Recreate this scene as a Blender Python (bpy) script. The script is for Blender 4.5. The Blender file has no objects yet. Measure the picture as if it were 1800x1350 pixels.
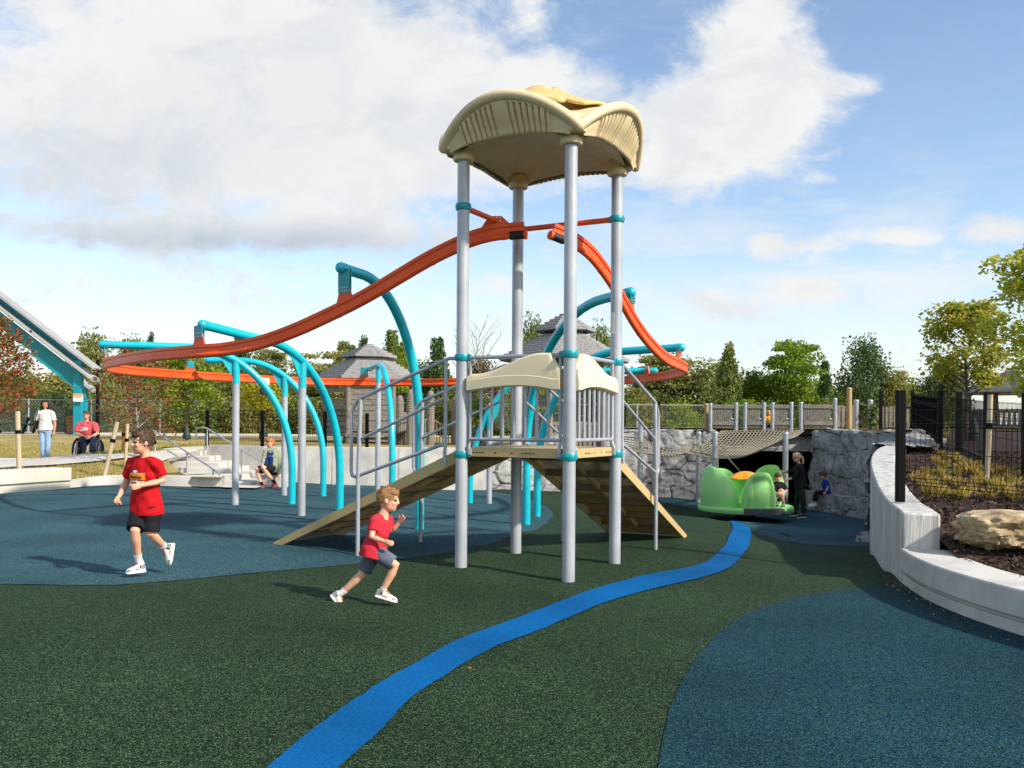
import bpy, bmesh, math, random
import numpy as np
from mathutils import Vector, Matrix, Quaternion, noise
from mathutils.geometry import delaunay_2d_cdt
from mathutils.bvhtree import BVHTree
R = math.radians
V3 = Vector
random.seed(7)
scene = bpy.context.scene
COL = scene.collection

# ------------------------------------------------------------------ camera
FPX, PX0, PY0, CAMZ, ROLL = 1585.0, 900.0, 745.0, 1.535, R(0.4)
cs, sn = math.cos(ROLL), math.sin(ROLL)
cam_d = bpy.data.cameras.new('camera')
cam = bpy.data.objects.new('camera', cam_d); COL.objects.link(cam)
rt = V3((cs, 0, sn)); up = V3((-sn, 0, cs)); bk = V3((0, -1, 0))
cam.matrix_world = Matrix(((rt.x, up.x, bk.x, 0), (rt.y, up.y, bk.y, 0), (rt.z, up.z, bk.z, CAMZ), (0, 0, 0, 1)))
cam_d.sensor_width = 36.0
cam_d.lens = FPX / 1800 * 36.0
cam_d.shift_y = (PY0 - 675.0) / 1800.0
cam_d.clip_start = 0.05; cam_d.clip_end = 9000
scene.camera = cam

def ray(x, y):
    dx, dy = x - PX0, y - PY0
    return (dx * cs + dy * sn) / FPX, (-dx * sn + dy * cs) / FPX      # X/Y, drop/Y
def P(x, y, Y):
    a, b = ray(x, y)
    return V3((a * Y, Y, CAMZ - b * Y))
def PZ(x, y, z):
    a, b = ray(x, y)
    Y = (CAMZ - z) / b
    return V3((a * Y, Y, z))
def hit(x, y, h, lo=2.0, hi=120.0):
    a, b = ray(x, y)
    Y = lo
    while Y < hi:
        if CAMZ - b * Y <= h(a * Y, Y): break
        Y += 0.1
    l, u = Y - 0.1, Y
    for _ in range(24):
        m = (l + u) / 2
        if CAMZ - b * m <= h(a * m, m): u = m
        else: l = m
    return V3((a * u, u, h(a * u, u)))
def sm(a, b, x):
    t = min(1, max(0, (x - a) / (b - a)))
    return t * t * (3 - 2 * t)

# ------------------------------------------------------------------ ground heights
CPTS = np.array([(0, 4, 0), (-3, 5, .04), (3, 5, 0), (.56, 8.8, 0), (-.5, 9.4, .045), (1.1, 9.9, .015), (0, 10.5, .04), (2.44, 12.4, 0),
    (-2.9, 10.6, .09), (-3, 8, .07), (-6, 8, .09), (-6, 13, .1), (-5, 17, .1), (-8, 17, .1), (-9, 12, .1), (-1.3, 12.2, .1), (-3, 14.7, .1), (.2, 14, -.03),
    (-4, 19, .03), (-6, 21, 0), (-9, 21, .05), (-3, 22.5, -.12), (0, 20, -.15), (-1, 24, -.25), (2, 24, -.35), (3.8, 8.8, 0), (3.7, 7, 0), (4.4, 11, -.12),
    (5, 13, -.25), (6, 16, -.5), (5.5, 21, -.77), (7.5, 23, -.8), (8, 20, -.77), (4, 26, -.6), (3, 17, -.2), (4.4, 18.5, -.5), (1.2, 17, -.1), (7, 26, -.8), (5, 23.5, -.78)])
def h(x, y):
    d2 = (CPTS[:, 0] - x) ** 2 + (CPTS[:, 1] - y) ** 2
    w = 1.0 / (d2 + .25) ** 2
    return float((w * CPTS[:, 2]).sum() / w.sum())
def G(x, y): return hit(x, y, h)
def hl(x, y):        # lawn on the left and far ground
    return .05 + .37 * sm(18.5, 25, y) + .30 * sm(25, 50, y)

# ------------------------------------------------------------------ materials
def lin(c):
    out = []
    for v in c[:3]:
        v = v / 255.0
        out.append(v / 12.92 if v <= .04045 else ((v + .055) / 1.055) ** 2.4)
    return (*out, 1.0)
MATS = {}
def mat(name, c, c2=None, scale=6.0, rough=.5, bump=0.0, bscale=60.0, metal=0.0, spec=.5, coat=0.0, detail=5.0, stretch=None, lo=.35, hi=.65, vary=0.0, trans=0.0):
    m = bpy.data.materials.new(name); m.use_nodes = True
    nt = m.node_tree; N = nt.nodes; L = nt.links
    b = N['Principled BSDF']
    b.inputs['Roughness'].default_value = rough; b.inputs['Metallic'].default_value = metal
    b.inputs['Specular IOR Level'].default_value = spec
    b.inputs['Coat Weight'].default_value = coat; b.inputs['Coat Roughness'].default_value = .15
    tc = N.new('ShaderNodeTexCoord'); co = tc.outputs['Object']
    if stretch:
        mp = N.new('ShaderNodeMapping'); mp.inputs['Scale'].default_value = stretch
        L.new(co, mp.inputs['Vector']); co = mp.outputs[0]
    colout = None
    if c2 is not None:
        nz = N.new('ShaderNodeTexNoise'); nz.inputs['Scale'].default_value = scale; nz.inputs['Detail'].default_value = detail
        nz.inputs['Roughness'].default_value = .62
        L.new(co, nz.inputs['Vector'])
        rp = N.new('ShaderNodeValToRGB'); rp.color_ramp.elements[0].position = lo; rp.color_ramp.elements[1].position = hi
        rp.color_ramp.elements[0].color = lin(c); rp.color_ramp.elements[1].color = lin(c2)
        L.new(nz.outputs['Fac'], rp.inputs['Fac']); colout = rp.outputs['Color']
        L.new(colout, b.inputs['Base Color'])
    else:
        b.inputs['Base Color'].default_value = lin(c)
    if vary:
        oi = N.new('ShaderNodeObjectInfo'); hs = N.new('ShaderNodeHueSaturation')
        mr = N.new('ShaderNodeMapRange'); mr.inputs['To Min'].default_value = .5 - vary; mr.inputs['To Max'].default_value = .5 + vary
        mv = N.new('ShaderNodeMapRange'); mv.inputs['To Min'].default_value = 1 - vary * 4; mv.inputs['To Max'].default_value = 1 + vary * 4
        ml = N.new('ShaderNodeMath'); ml.operation = 'FRACT'; mm = N.new('ShaderNodeMath'); mm.operation = 'MULTIPLY'; mm.inputs[1].default_value = 17.3
        L.new(oi.outputs['Random'], mr.inputs['Value']); L.new(mr.outputs[0], hs.inputs['Hue'])
        L.new(oi.outputs['Random'], mm.inputs[0]); L.new(mm.outputs[0], ml.inputs[0]); L.new(ml.outputs[0], mv.inputs['Value']); L.new(mv.outputs[0], hs.inputs['Value'])
        if colout: L.new(colout, hs.inputs['Color'])
        else: hs.inputs['Color'].default_value = lin(c)
        L.new(hs.outputs[0], b.inputs['Base Color'])
    if bump:
        nb = N.new('ShaderNodeTexNoise'); nb.inputs['Scale'].default_value = bscale; nb.inputs['Detail'].default_value = 6
        L.new(co, nb.inputs['Vector'])
        bp = N.new('ShaderNodeBump'); bp.inputs['Strength'].default_value = bump; bp.inputs['Distance'].default_value = .02
        L.new(nb.outputs['Fac'], bp.inputs['Height']); L.new(bp.outputs[0], b.inputs['Normal'])
    MATS[name] = m
    return m
def rubber(name, cols, scale=185.0):
    """poured rubber crumb: random coloured granules"""
    m = bpy.data.materials.new(name); m.use_nodes = True
    nt = m.node_tree; N = nt.nodes; L = nt.links; b = N['Principled BSDF']
    b.inputs['Roughness'].default_value = .8; b.inputs['Specular IOR Level'].default_value = .1
    tc = N.new('ShaderNodeTexCoord')
    vo = N.new('ShaderNodeTexVoronoi'); vo.inputs['Scale'].default_value = scale
    L.new(tc.outputs['Object'], vo.inputs['Vector'])
    sp = N.new('ShaderNodeSeparateColor'); L.new(vo.outputs['Color'], sp.inputs[0])
    rp = N.new('ShaderNodeValToRGB'); rp.color_ramp.interpolation = 'CONSTANT'
    el = rp.color_ramp.elements
    while len(el) < len(cols): el.new(.5)
    for i, (pos, c) in enumerate(cols):
        el[i].position = pos; el[i].color = lin(c)
    L.new(sp.outputs[0], rp.inputs['Fac'])
    nz = N.new('ShaderNodeTexNoise'); nz.inputs['Scale'].default_value = .7; nz.inputs['Detail'].default_value = 7
    L.new(tc.outputs['Object'], nz.inputs['Vector'])
    mr = N.new('ShaderNodeMapRange'); mr.inputs['From Min'].default_value = .3; mr.inputs['From Max'].default_value = .7
    mr.inputs['To Min'].default_value = .74; mr.inputs['To Max'].default_value = 1.2
    L.new(nz.outputs['Fac'], mr.inputs['Value'])
    hs = N.new('ShaderNodeHueSaturation'); L.new(rp.outputs['Color'], hs.inputs['Color']); L.new(mr.outputs[0], hs.inputs['Value'])
    L.new(hs.outputs[0], b.inputs['Base Color'])
    bp = N.new('ShaderNodeBump'); bp.inputs['Strength'].default_value = .55; bp.inputs['Distance'].default_value = .004
    L.new(vo.outputs['Distance'], bp.inputs['Height']); L.new(bp.outputs[0], b.inputs['Normal'])
    MATS[name] = m
    return m
def leafmat(name, cols, trans=.35):
    """leaf colours picked per leaf from the 'tint' attribute, some light shining through"""
    m = bpy.data.materials.new(name); m.use_nodes = True
    nt = m.node_tree; N = nt.nodes; L = nt.links
    b = N['Principled BSDF']; out = N['Material Output']
    at = N.new('ShaderNodeAttribute'); at.attribute_name = 'tint'
    rp = N.new('ShaderNodeValToRGB'); el = rp.color_ramp.elements
    while len(el) < len(cols): el.new(.5)
    for i, c in enumerate(cols):
        el[i].position = i / max(1, len(cols) - 1); el[i].color = lin(c)
    L.new(at.outputs['Fac'], rp.inputs['Fac'])
    oi = N.new('ShaderNodeObjectInfo'); hs = N.new('ShaderNodeHueSaturation')
    mr = N.new('ShaderNodeMapRange'); mr.inputs['To Min'].default_value = .485; mr.inputs['To Max'].default_value = .512
    mv = N.new('ShaderNodeMapRange'); mv.inputs['To Min'].default_value = .8; mv.inputs['To Max'].default_value = 1.2
    mm = N.new('ShaderNodeMath'); mm.operation = 'MULTIPLY'; mm.inputs[1].default_value = 13.7
    mf = N.new('ShaderNodeMath'); mf.operation = 'FRACT'
    L.new(oi.outputs['Random'], mr.inputs['Value']); L.new(mr.outputs[0], hs.inputs['Hue'])
    L.new(oi.outputs['Random'], mm.inputs[0]); L.new(mm.outputs[0], mf.inputs[0]); L.new(mf.outputs[0], mv.inputs['Value']); L.new(mv.outputs[0], hs.inputs['Value'])
    L.new(rp.outputs[0], hs.inputs['Color']); L.new(hs.outputs[0], b.inputs['Base Color'])
    b.inputs['Roughness'].default_value = .6; b.inputs['Specular IOR Level'].default_value = .25
    tr = N.new('ShaderNodeBsdfTranslucent'); L.new(hs.outputs[0], tr.inputs['Color'])
    mx = N.new('ShaderNodeMixShader'); mx.inputs[0].default_value = trans
    L.new(b.outputs[0], mx.inputs[1]); L.new(tr.outputs[0], mx.inputs[2]); L.new(mx.outputs[0], out.inputs['Surface'])
    MATS[name] = m
    return m

# ------------------------------------------------------------------ objects
def tag(o, label=None, cat=None, group=None, kind=None):
    if label: o['label'] = label
    if cat: o['category'] = cat
    if group: o['group'] = group
    if kind: o['kind'] = kind
    return o
def thing(name, label, cat, loc=(0, 0, 0), group=None):
    o = bpy.data.objects.new(name, None); COL.objects.link(o)
    o.location = loc; o.empty_display_size = .2
    return tag(o, label, cat, group)
def origin_of(o):
    v = V3((0, 0, 0))
    while o is not None:
        v = v + V3(o.location); o = o.parent
    return v
def obj(name, me, parent=None):
    o = bpy.data.objects.new(name, me); COL.objects.link(o)
    if parent is not None: o.parent = parent
    return o
def copy_tree(o, parent=None):
    c = o.copy(); COL.objects.link(c)
    if parent is not None: c.parent = parent
    for ch in list(o.children): copy_tree(ch, c)
    return c

class MB:
    """collects shapes into one mesh"""
    def __init__(s): s.v = []; s.f = []; s.m = []; s.mi = 0
    def add(s, vs, fs):
        n = len(s.v); s.v.extend([tuple(v) for v in vs])
        for f in fs: s.f.append(tuple(i + n for i in f)); s.m.append(s.mi)
        return s
    def box(s, c, size, rot=None, taper=1.0):
        x, y, z = size[0] / 2, size[1] / 2, size[2] / 2
        vs = [V3((sx * x * (taper if sz > 0 else 1), sy * y * (taper if sz > 0 else 1), sz * z)) for sz in (-1, 1) for sy in (-1, 1) for sx in (-1, 1)]
        if rot is not None: vs = [rot @ v for v in vs]
        c = V3(c)
        return s.add([v + c for v in vs], [(0, 2, 3, 1), (4, 5, 7, 6), (0, 1, 5, 4), (2, 6, 7, 3), (0, 4, 6, 2), (1, 3, 7, 5)])
    def bar(s, a, b, w, t, upv=(0, 0, 1)):
        """square bar from a to b, w across, t along upv"""
        a, b = V3(a), V3(b); d = (b - a).normalized(); u = V3(upv)
        sd = d.cross(u)
        if sd.length < 1e-4: sd = d.cross(V3((0, 1, 0)))
        sd.normalize(); u = sd.cross(d).normalized()
        o = [(-w / 2, -t / 2), (w / 2, -t / 2), (w / 2, t / 2), (-w / 2, t / 2)]
        vs = [p + sd * x + u * y for p in (a, b) for x, y in o]
        return s.add(vs, [(3, 2, 1, 0), (4, 5, 6, 7), (0, 1, 5, 4), (1, 2, 6, 5), (2, 3, 7, 6), (3, 0, 4, 7)])
    def tube(s, pts, r, n=10, caps=True, round_end=False):
        pts = [V3(p) for p in pts]; k = len(pts)
        rs = list(r) if hasattr(r, '__len__') else [r] * k
        if round_end:
            def cap(p, d, rr): return [(p + d * rr * math.sin(t), rr * math.cos(t)) for t in (R(30), R(58), R(80))]
            e = cap(pts[-1], (pts[-1] - pts[-2]).normalized(), rs[-1]); b0 = cap(pts[0], (pts[0] - pts[1]).normalized(), rs[0])
            pts = [q for q, _ in reversed(b0)] + pts + [q for q, _ in e]; rs = [q for _, q in reversed(b0)] + rs + [q for _, q in e]; k = len(pts)
        vs = []; fs = []
        t0 = (pts[1] - pts[0]).normalized()
        u = t0.cross(V3((0, 0, 1)))
        if u.length < 1e-3: u = t0.cross(V3((1, 0, 0)))
        u.normalize()
        for i, p in enumerate(pts):
            t = (pts[min(i + 1, k - 1)] - pts[max(i - 1, 0)])
            if t.length < 1e-9: t = t0
            t.normalize()
            u = (u - t * u.dot(t))
            if u.length < 1e-6: u = t.cross(V3((0, 0, 1)))
            u.normalize(); w = t.cross(u)
            for j in range(n):
                a = 2 * math.pi * j / n
                vs.append(p + (u * math.cos(a) + w * math.sin(a)) * rs[i])
        for i in range(k - 1):
            for j in range(n):
                fs.append((i * n + j, i * n + (j + 1) % n, (i + 1) * n + (j + 1) % n, (i + 1) * n + j))
        if caps:
            fs.append(tuple(reversed(range(n)))); fs.append(tuple(range((k - 1) * n, k * n)))
        return s.add(vs, fs)
    def lathe(s, prof, c=(0, 0, 0), n=24, axis=None):
        c = V3(c); vs = []; fs = []; k = len(prof)
        q = axis if axis is not None else Matrix.Identity(3)
        for r, z in prof:
            for j in range(n):
                a = 2 * math.pi * j / n
                vs.append(q @ V3((r * math.cos(a), r * math.sin(a), z)) + c)
        for i in range(k - 1):
            for j in range(n):
                fs.append((i * n + j, i * n + (j + 1) % n, (i + 1) * n + (j + 1) % n, (i + 1) * n + j))
        if prof[0][0] > 1e-4: fs.append(tuple(reversed(range(n))))
        if prof[-1][0] > 1e-4: fs.append(tuple(range((k - 1) * n, k * n)))
        return s.add(vs, fs)
    def ball(s, c, rad, n=12, rot=None):
        rx, ry, rz = rad if hasattr(rad, '__len__') else (rad,) * 3
        c = V3(c); vs = []; fs = []; m = n // 2 + 1
        for i in range(1, m):
            th = math.pi * i / m
            for j in range(n):
                a = 2 * math.pi * j / n
                v = V3((rx * math.sin(th) * math.cos(a), ry * math.sin(th) * math.sin(a), rz * math.cos(th)))
                vs.append((rot @ v if rot is not None else v) + c)
        t = V3((0, 0, rz)); b = V3((0, 0, -rz))
        vs += [(rot @ t if rot is not None else t) + c, (rot @ b if rot is not None else b) + c]
        T = len(vs) - 2; B = T + 1
        for i in range(m - 2):
            for j in range(n): fs.append((i * n + j, (i + 1) * n + j, (i + 1) * n + (j + 1) % n, i * n + (j + 1) % n))
        for j in range(n):
            fs.append((T, j, (j + 1) % n)); fs.append((B, (m - 2) * n + (j + 1) % n, (m - 2) * n + j))
        return s.add(vs, fs)
    def grid(s, rows, flip=False, close=False):
        """surface from rows of points"""
        vs = [p for r in rows for p in r]; k = len(rows); n = len(rows[0]); fs = []
        for i in range(k - 1):
            for j in range(n if close else n - 1):
                q = (i * n + j, i * n + (j + 1) % n, (i + 1) * n + (j + 1) % n, (i + 1) * n + j)
                fs.append(tuple(reversed(q)) if flip else q)
        return s.add(vs, fs)
    def prism(s, poly, off):
        """closed outline of 3D points pushed along off"""
        n = len(poly); off = V3(off); a = [V3(p) for p in poly]; b = [p + off for p in a]
        fs = [tuple(reversed(range(n))), tuple(range(n, 2 * n))] + [(i, (i + 1) % n, n + (i + 1) % n, n + i) for i in range(n)]
        return s.add(a + b, fs)
    def loft(s, secs, n=14):
        """closed body through elliptical sections (centre, right vector*rx, front vector*ry)"""
        vs = []; fs = []; k = len(secs)
        for c, a, b in secs:
            for j in range(n):
                t = 2 * math.pi * j / n
                vs.append(V3(c) + V3(a) * math.cos(t) + V3(b) * math.sin(t))
        for i in range(k - 1):
            for j in range(n): fs.append((i * n + j, i * n + (j + 1) % n, (i + 1) * n + (j + 1) % n, (i + 1) * n + j))
        fs.append(tuple(reversed(range(n)))); fs.append(tuple(range((k - 1) * n, k * n)))
        return s.add(vs, fs)
    def mesh(s, name, org=V3((0, 0, 0)), smooth=None):
        me = bpy.data.meshes.new(name)
        me.from_pydata([(v[0] - org.x, v[1] - org.y, v[2] - org.z) for v in s.v], [], s.f)
        return me
    def build(s, name, m, parent=None, smooth=35, bevel=0, seg=2, solid=0, fix=True):
        org = origin_of(parent) if parent is not None else V3((0, 0, 0))
        me = s.mesh(name, org)
        ms = m if isinstance(m, (list, tuple)) else [m]
        for q in ms: me.materials.append(MATS[q] if isinstance(q, str) else q)
        if len(ms) > 1: me.polygons.foreach_set('material_index', s.m)
        if fix:
            bm = bmesh.new(); bm.from_mesh(me)
            bmesh.ops.recalc_face_normals(bm, faces=bm.faces)
            bm.to_mesh(me); bm.free()
        if smooth:
            me.polygons.foreach_set('use_smooth', [True] * len(me.polygons))
            me.set_sharp_from_angle(angle=R(smooth))
        me.update()
        o = obj(name, me, parent)
        if solid:
            d = o.modifiers.new('thick', 'SOLIDIFY'); d.thickness = solid; d.offset = 0
        if bevel:
            d = o.modifiers.new('edge', 'BEVEL'); d.width = bevel; d.segments = seg; d.limit_method = 'ANGLE'; d.angle_limit = R(40)
        return o

def sheet(name, poly, hf, m, off=0.0, step=.3, kind='structure', fine=None):
    """a sheet over a plan outline following the height function"""
    poly = [V3((p[0], p[1])) for p in poly]
    # resample outline
    pts = []
    n = len(poly)
    for i in range(n):
        a, b = poly[i], poly[(i + 1) % n]; k = max(1, int((b - a).length / step))
        for j in range(k): pts.append(a.lerp(b, j / k))
    xs = [p.x for p in pts]; ys = [p.y for p in pts]
    def inside(x, y):
        c = False; j = n - 1
        for i in range(n):
            xi, yi, xj, yj = poly[i].x, poly[i].y, poly[j].x, poly[j].y
            if (yi > y) != (yj > y) and x < (xj - xi) * (y - yi) / (yj - yi) + xi: c = not c
            j = i
        return c
    e = len(pts); bd = list(pts)
    gx = np.arange(min(xs) + step * .5, max(xs), step); gy = np.arange(min(ys) + step * .5, max(ys), step)
    arr = np.array([(p.x, p.y) for p in bd])
    for x in gx:
        for y in gy:
            if inside(x, y) and ((arr[:, 0] - x) ** 2 + (arr[:, 1] - y) ** 2).min() > (step * .45) ** 2:
                pts.append(V3((float(x), float(y))))
    r = delaunay_2d_cdt([V3((p.x, p.y)).to_2d() for p in pts], [(i, (i + 1) % e) for i in range(e)], [list(range(e))], 1, 1e-5)
    b = MB(); b.add([(v.x, v.y, hf(v.x, v.y) + off) for v in r[0]], [tuple(f) for f in r[2]])
    o = b.build(name, m, smooth=60, fix=False)
    for p in o.data.polygons[:1]:
        if p.normal.z < 0: o.data.flip_normals()
    return tag(o, kind=kind)

def spline(ctrl, n=8, closed=False):
    c = [V3(p) for p in ctrl]; k = len(c); out = []
    for i in range(k if closed else k - 1):
        if closed: p0, p1, p2, p3 = c[(i - 1) % k], c[i], c[(i + 1) % k], c[(i + 2) % k]
        else: p0, p1, p2, p3 = c[max(i - 1, 0)], c[i], c[i + 1], c[min(i + 2, k - 1)]
        for j in range(n):
            t = j / n
            out.append(.5 * ((2 * p1) + (p2 - p0) * t + (2 * p0 - 5 * p1 + 4 * p2 - p3) * t * t + (3 * p1 - p0 - 3 * p2 + p3) * t ** 3))
    if not closed: out.append(c[-1])
    return out
def rotz(a): return Matrix.Rotation(a, 3, 'Z')

# ------------------------------------------------------------------ palette
mat('grey_post', (160, 164, 170), (182, 185, 189), 2.2, rough=.38, metal=.15)
mat('grey_rail', (154, 159, 166), (170, 174, 180), 3, rough=.4, metal=.15)
mat('galvanised', (150, 156, 162), (188, 192, 196), 22, rough=.42, metal=.55)
mat('teal_paint', (8, 168, 182), (16, 190, 204), 2.6, rough=.34, coat=.3)
mat('teal_clamp', (6, 140, 150), (10, 150, 160), 3, rough=.35)
mat('orange_paint', (242, 96, 34), (232, 82, 28), 2.4, rough=.42, spec=.35)
mat('bumper_black', (22, 22, 24), rough=.6)
mat('bolt_steel', (170, 172, 176), rough=.3, metal=.9)
mat('cream_plastic', (240, 221, 180), (243, 226, 187), 3, rough=.5, bump=.08, bscale=220)
mat('tan_plastic', (217, 195, 152), (225, 205, 163), 2.5, rough=.5, bump=.06, bscale=120)
mat('roof_overlay_warmlit', (218, 182, 112), (224, 190, 122), 3, rough=.45)  # canopy tan with warm bounced light painted into the petal colour
mat('deck_tan', (190, 164, 112), (198, 172, 120), 4, rough=.55)
mat('slot_black', (16, 15, 13), rough=.8)
mat('ramp_brown', (112, 92, 60), (126, 104, 70), 6, rough=.6)
mat('concrete', (176, 172, 164), (206, 202, 194), 2.2, rough=.8, bump=.25, bscale=40, lo=.3, hi=.62)
mat('concrete_board', (152, 152, 148), (206, 203, 196), 2.2, rough=.85, bump=.45, bscale=12, stretch=(5, 5, .4), lo=.3, hi=.6)
mat('concrete_path', (190, 184, 174), (208, 203, 194), 1.5, rough=.85, bump=.1, bscale=80)
mat('concrete_stained', (196, 188, 172), (214, 207, 192), 1.1, rough=.85, bump=.2, bscale=30)
mat('lawn_dry', (132, 122, 66), (178, 152, 94), .9, rough=.95, bump=.6, bscale=30, detail=9, lo=.38, hi=.62)
mat('earth', (70, 62, 40), (104, 94, 58), .3, rough=.95, bump=.5, bscale=10)
mat('sand_road', (198, 184, 158), (214, 202, 178), 1, rough=.95)
mat('turf', (52, 92, 34), (70, 112, 44), 6, rough=.9)
mat('mulch', (38, 26, 20), (84, 60, 46), 34, rough=.95, bump=1.0, bscale=42, detail=8, lo=.4, hi=.68)
mat('wood_grey', (104, 96, 86), (146, 138, 126), 5, rough=.85, bump=.4, bscale=12, stretch=(6, 6, .5))
mat('wood_plank', (96, 90, 84), (142, 136, 128), 5, rough=.85, bump=.3, bscale=10, stretch=(1, 1, 9))
mat('shingle', (104, 102, 102), (178, 176, 174), 7, rough=.85, bump=.4, bscale=14, stretch=(1.2, 1.2, 14))
mat('wood_new', (170, 138, 88), (186, 156, 106), 6, rough=.7, stretch=(6, 6, .6))
mat('wood_orange', (176, 106, 44), (190, 122, 58), 6, rough=.7, stretch=(6, 6, .6))
mat('stake_wood', (178, 160, 128), (196, 180, 150), 8, rough=.8, stretch=(6, 6, .6))
mat('bark', (82, 70, 58), (112, 98, 84), 14, rough=.9, bump=.5, bscale=30, stretch=(3, 3, .7))
mat('bark_grey', (128, 118, 108), (150, 140, 130), 14, rough=.9, bump=.4, bscale=30, stretch=(3, 3, .7))
mat('black_steel', (6, 6, 7), (10, 10, 11), 6, rough=.6, spec=.12)
mat('link_wire', (150, 152, 150), rough=.5, metal=.5)
mat('pavilion_teal', (10, 140, 156), (14, 148, 164), 2, rough=.45)
mat('roof_metal', (168, 168, 166), (180, 180, 178), 2, rough=.5, metal=.2)
mat('picnic_green', (14, 70, 62), (18, 78, 70), 4, rough=.5)
mat('bag_green', (24, 48, 42), (34, 60, 52), 6, rough=.6)
mat('bin_wood', (120, 78, 52), (146, 98, 66), 4, rough=.7, stretch=(1, 1, 14))
mat('container_dark', (34, 34, 38), (44, 44, 48), 2, rough=.6)
mat('container_beige', (200, 192, 168), (210, 202, 180), 2, rough=.6)
mat('sign_white', (232, 230, 224), rough=.5)
mat('sign_tan', (206, 170, 110), rough=.5)
mat('sign_red', (196, 52, 48), rough=.5)
mat('rope', (122, 115, 99), (152, 144, 125), 30, rough=.9)
mat('rope_dark', (116, 108, 92), (150, 142, 122), 30, rough=.9)
mat('spinner_green', (152, 216, 126), (160, 222, 136), 2, rough=.5, spec=.35)
mat('spinner_orange', (244, 150, 14), (250, 160, 24), 2, rough=.4)
mat('spinner_grey', (72, 74, 78), (84, 86, 90), 4, rough=.7)
mat('boulder', (120, 98, 68), (206, 184, 146), 3.6, rough=.9, bump=1.0, bscale=16, detail=9, lo=.34, hi=.6)
mat('cave_shade', (20, 20, 24), (34, 34, 38), 3, rough=.95)  # rock colour darkened to paint in the shade inside the cave
rubber('rubber_green', [(0, (10, 25, 14)), (.36, (26, 48, 30)), (.62, (50, 75, 48)), (.84, (94, 113, 82)), (.95, (12, 30, 25))])
rubber('rubber_teal', [(0, (22, 44, 54)), (.34, (44, 78, 88)), (.62, (66, 106, 114)), (.86, (98, 132, 134)), (.95, (28, 36, 42))])
rubber('rubber_blue_mix', [(0, (6, 24, 32)), (.3, (16, 50, 60)), (.56, (30, 70, 80)), (.80, (62, 98, 92)), (.94, (14, 48, 92))])
rubber('rubber_path', [(0, (0, 80, 138)), (.3, (0, 88, 148)), (.75, (0, 98, 160)), (.93, (8, 112, 168))])
# ------------------------------------------------------------------ light and sky
SUN_EL, SUN_AZ = 35.0, None
sd = V3((.828, -.56, 0)).normalized()          # towards the sun, on plan
el = R(SUN_EL)
to_sun = V3((sd.x * math.cos(el), sd.y * math.cos(el), math.sin(el)))
sun_d = bpy.data.lights.new('sun', 'SUN'); sun_d.energy = 3.15; sun_d.angle = R(1.8); sun_d.color = (1, .93, .82)
sun = bpy.data.objects.new('sun', sun_d); COL.objects.link(sun)
sun.rotation_euler = (-to_sun).to_track_quat('-Z', 'Y').to_euler()
w = bpy.data.worlds.new('World'); scene.world = w; w.use_nodes = True
nt = w.node_tree; N = nt.nodes; L = nt.links
bg = N['Background']
sky = N.new('ShaderNodeTexSky'); sky.sky_type = 'NISHITA'; sky.sun_disc = False
sky.sun_elevation = el; sky.sun_rotation = math.atan2(sd.x, sd.y)
sky.air_density = 1.0; sky.dust_density = .6; sky.ozone_density = 1.1
bg.inputs['Strength'].default_value = .118
tc = N.new('ShaderNodeTexCoord')
def math_n(op, a, b=None, c=None, clamp=False):
    n = N.new('ShaderNodeMath'); n.operation = op; n.use_clamp = clamp
    for i, q in enumerate((a, b, c)):
        if q is None: continue
        if isinstance(q, (int, float)): n.inputs[i].default_value = q
        else: L.new(q, n.inputs[i])
    return n.outputs[0]
sx = N.new('ShaderNodeSeparateXYZ'); L.new(tc.outputs['Generated'], sx.inputs[0])
X, Y, Z = sx.outputs
fr = math_n('MAXIMUM', Y, .08)
A = math_n('DIVIDE', X, fr); B = math_n('DIVIDE', Z, fr)
cv = N.new('ShaderNodeCombineXYZ'); L.new(A, cv.inputs[0]); L.new(B, cv.inputs[1])
cvn = N.new('ShaderNodeCombineXYZ'); L.new(A, cvn.inputs[0]); L.new(math_n('MULTIPLY', B, 1.5), cvn.inputs[1])
def noise_n(vec, scale, det, rough=.6, dist=0.0, off=(0, 0, 0)):
    mp = N.new('ShaderNodeMapping'); mp.inputs['Location'].default_value = off; L.new(vec, mp.inputs['Vector'])
    n = N.new('ShaderNodeTexNoise'); n.inputs['Scale'].default_value = scale; n.inputs['Detail'].default_value = det
    n.inputs['Roughness'].default_value = rough; n.inputs['Distortion'].default_value = dist
    L.new(mp.outputs[0], n.inputs['Vector'])
    return n.outputs['Fac']
def blobs(lst):
    tot = None
    for (px, py, rx, ry, s) in lst:
        a0, b0 = (px - 900) / 1585, (745 - py) / 1585
        ax, by = rx / 1585, ry / 1585
        da = math_n('DIVIDE', math_n('SUBTRACT', A, a0), ax); db = math_n('DIVIDE', math_n('SUBTRACT', B, b0), by)
        r2 = math_n('ADD', math_n('MULTIPLY', da, da), math_n('MULTIPLY', db, db))
        g = math_n('MULTIPLY', math_n('POWER', 2.71828, math_n('MULTIPLY', r2, -1.0)), s)
        tot = g if tot is None else math_n('ADD', tot, g)
    return tot
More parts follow.
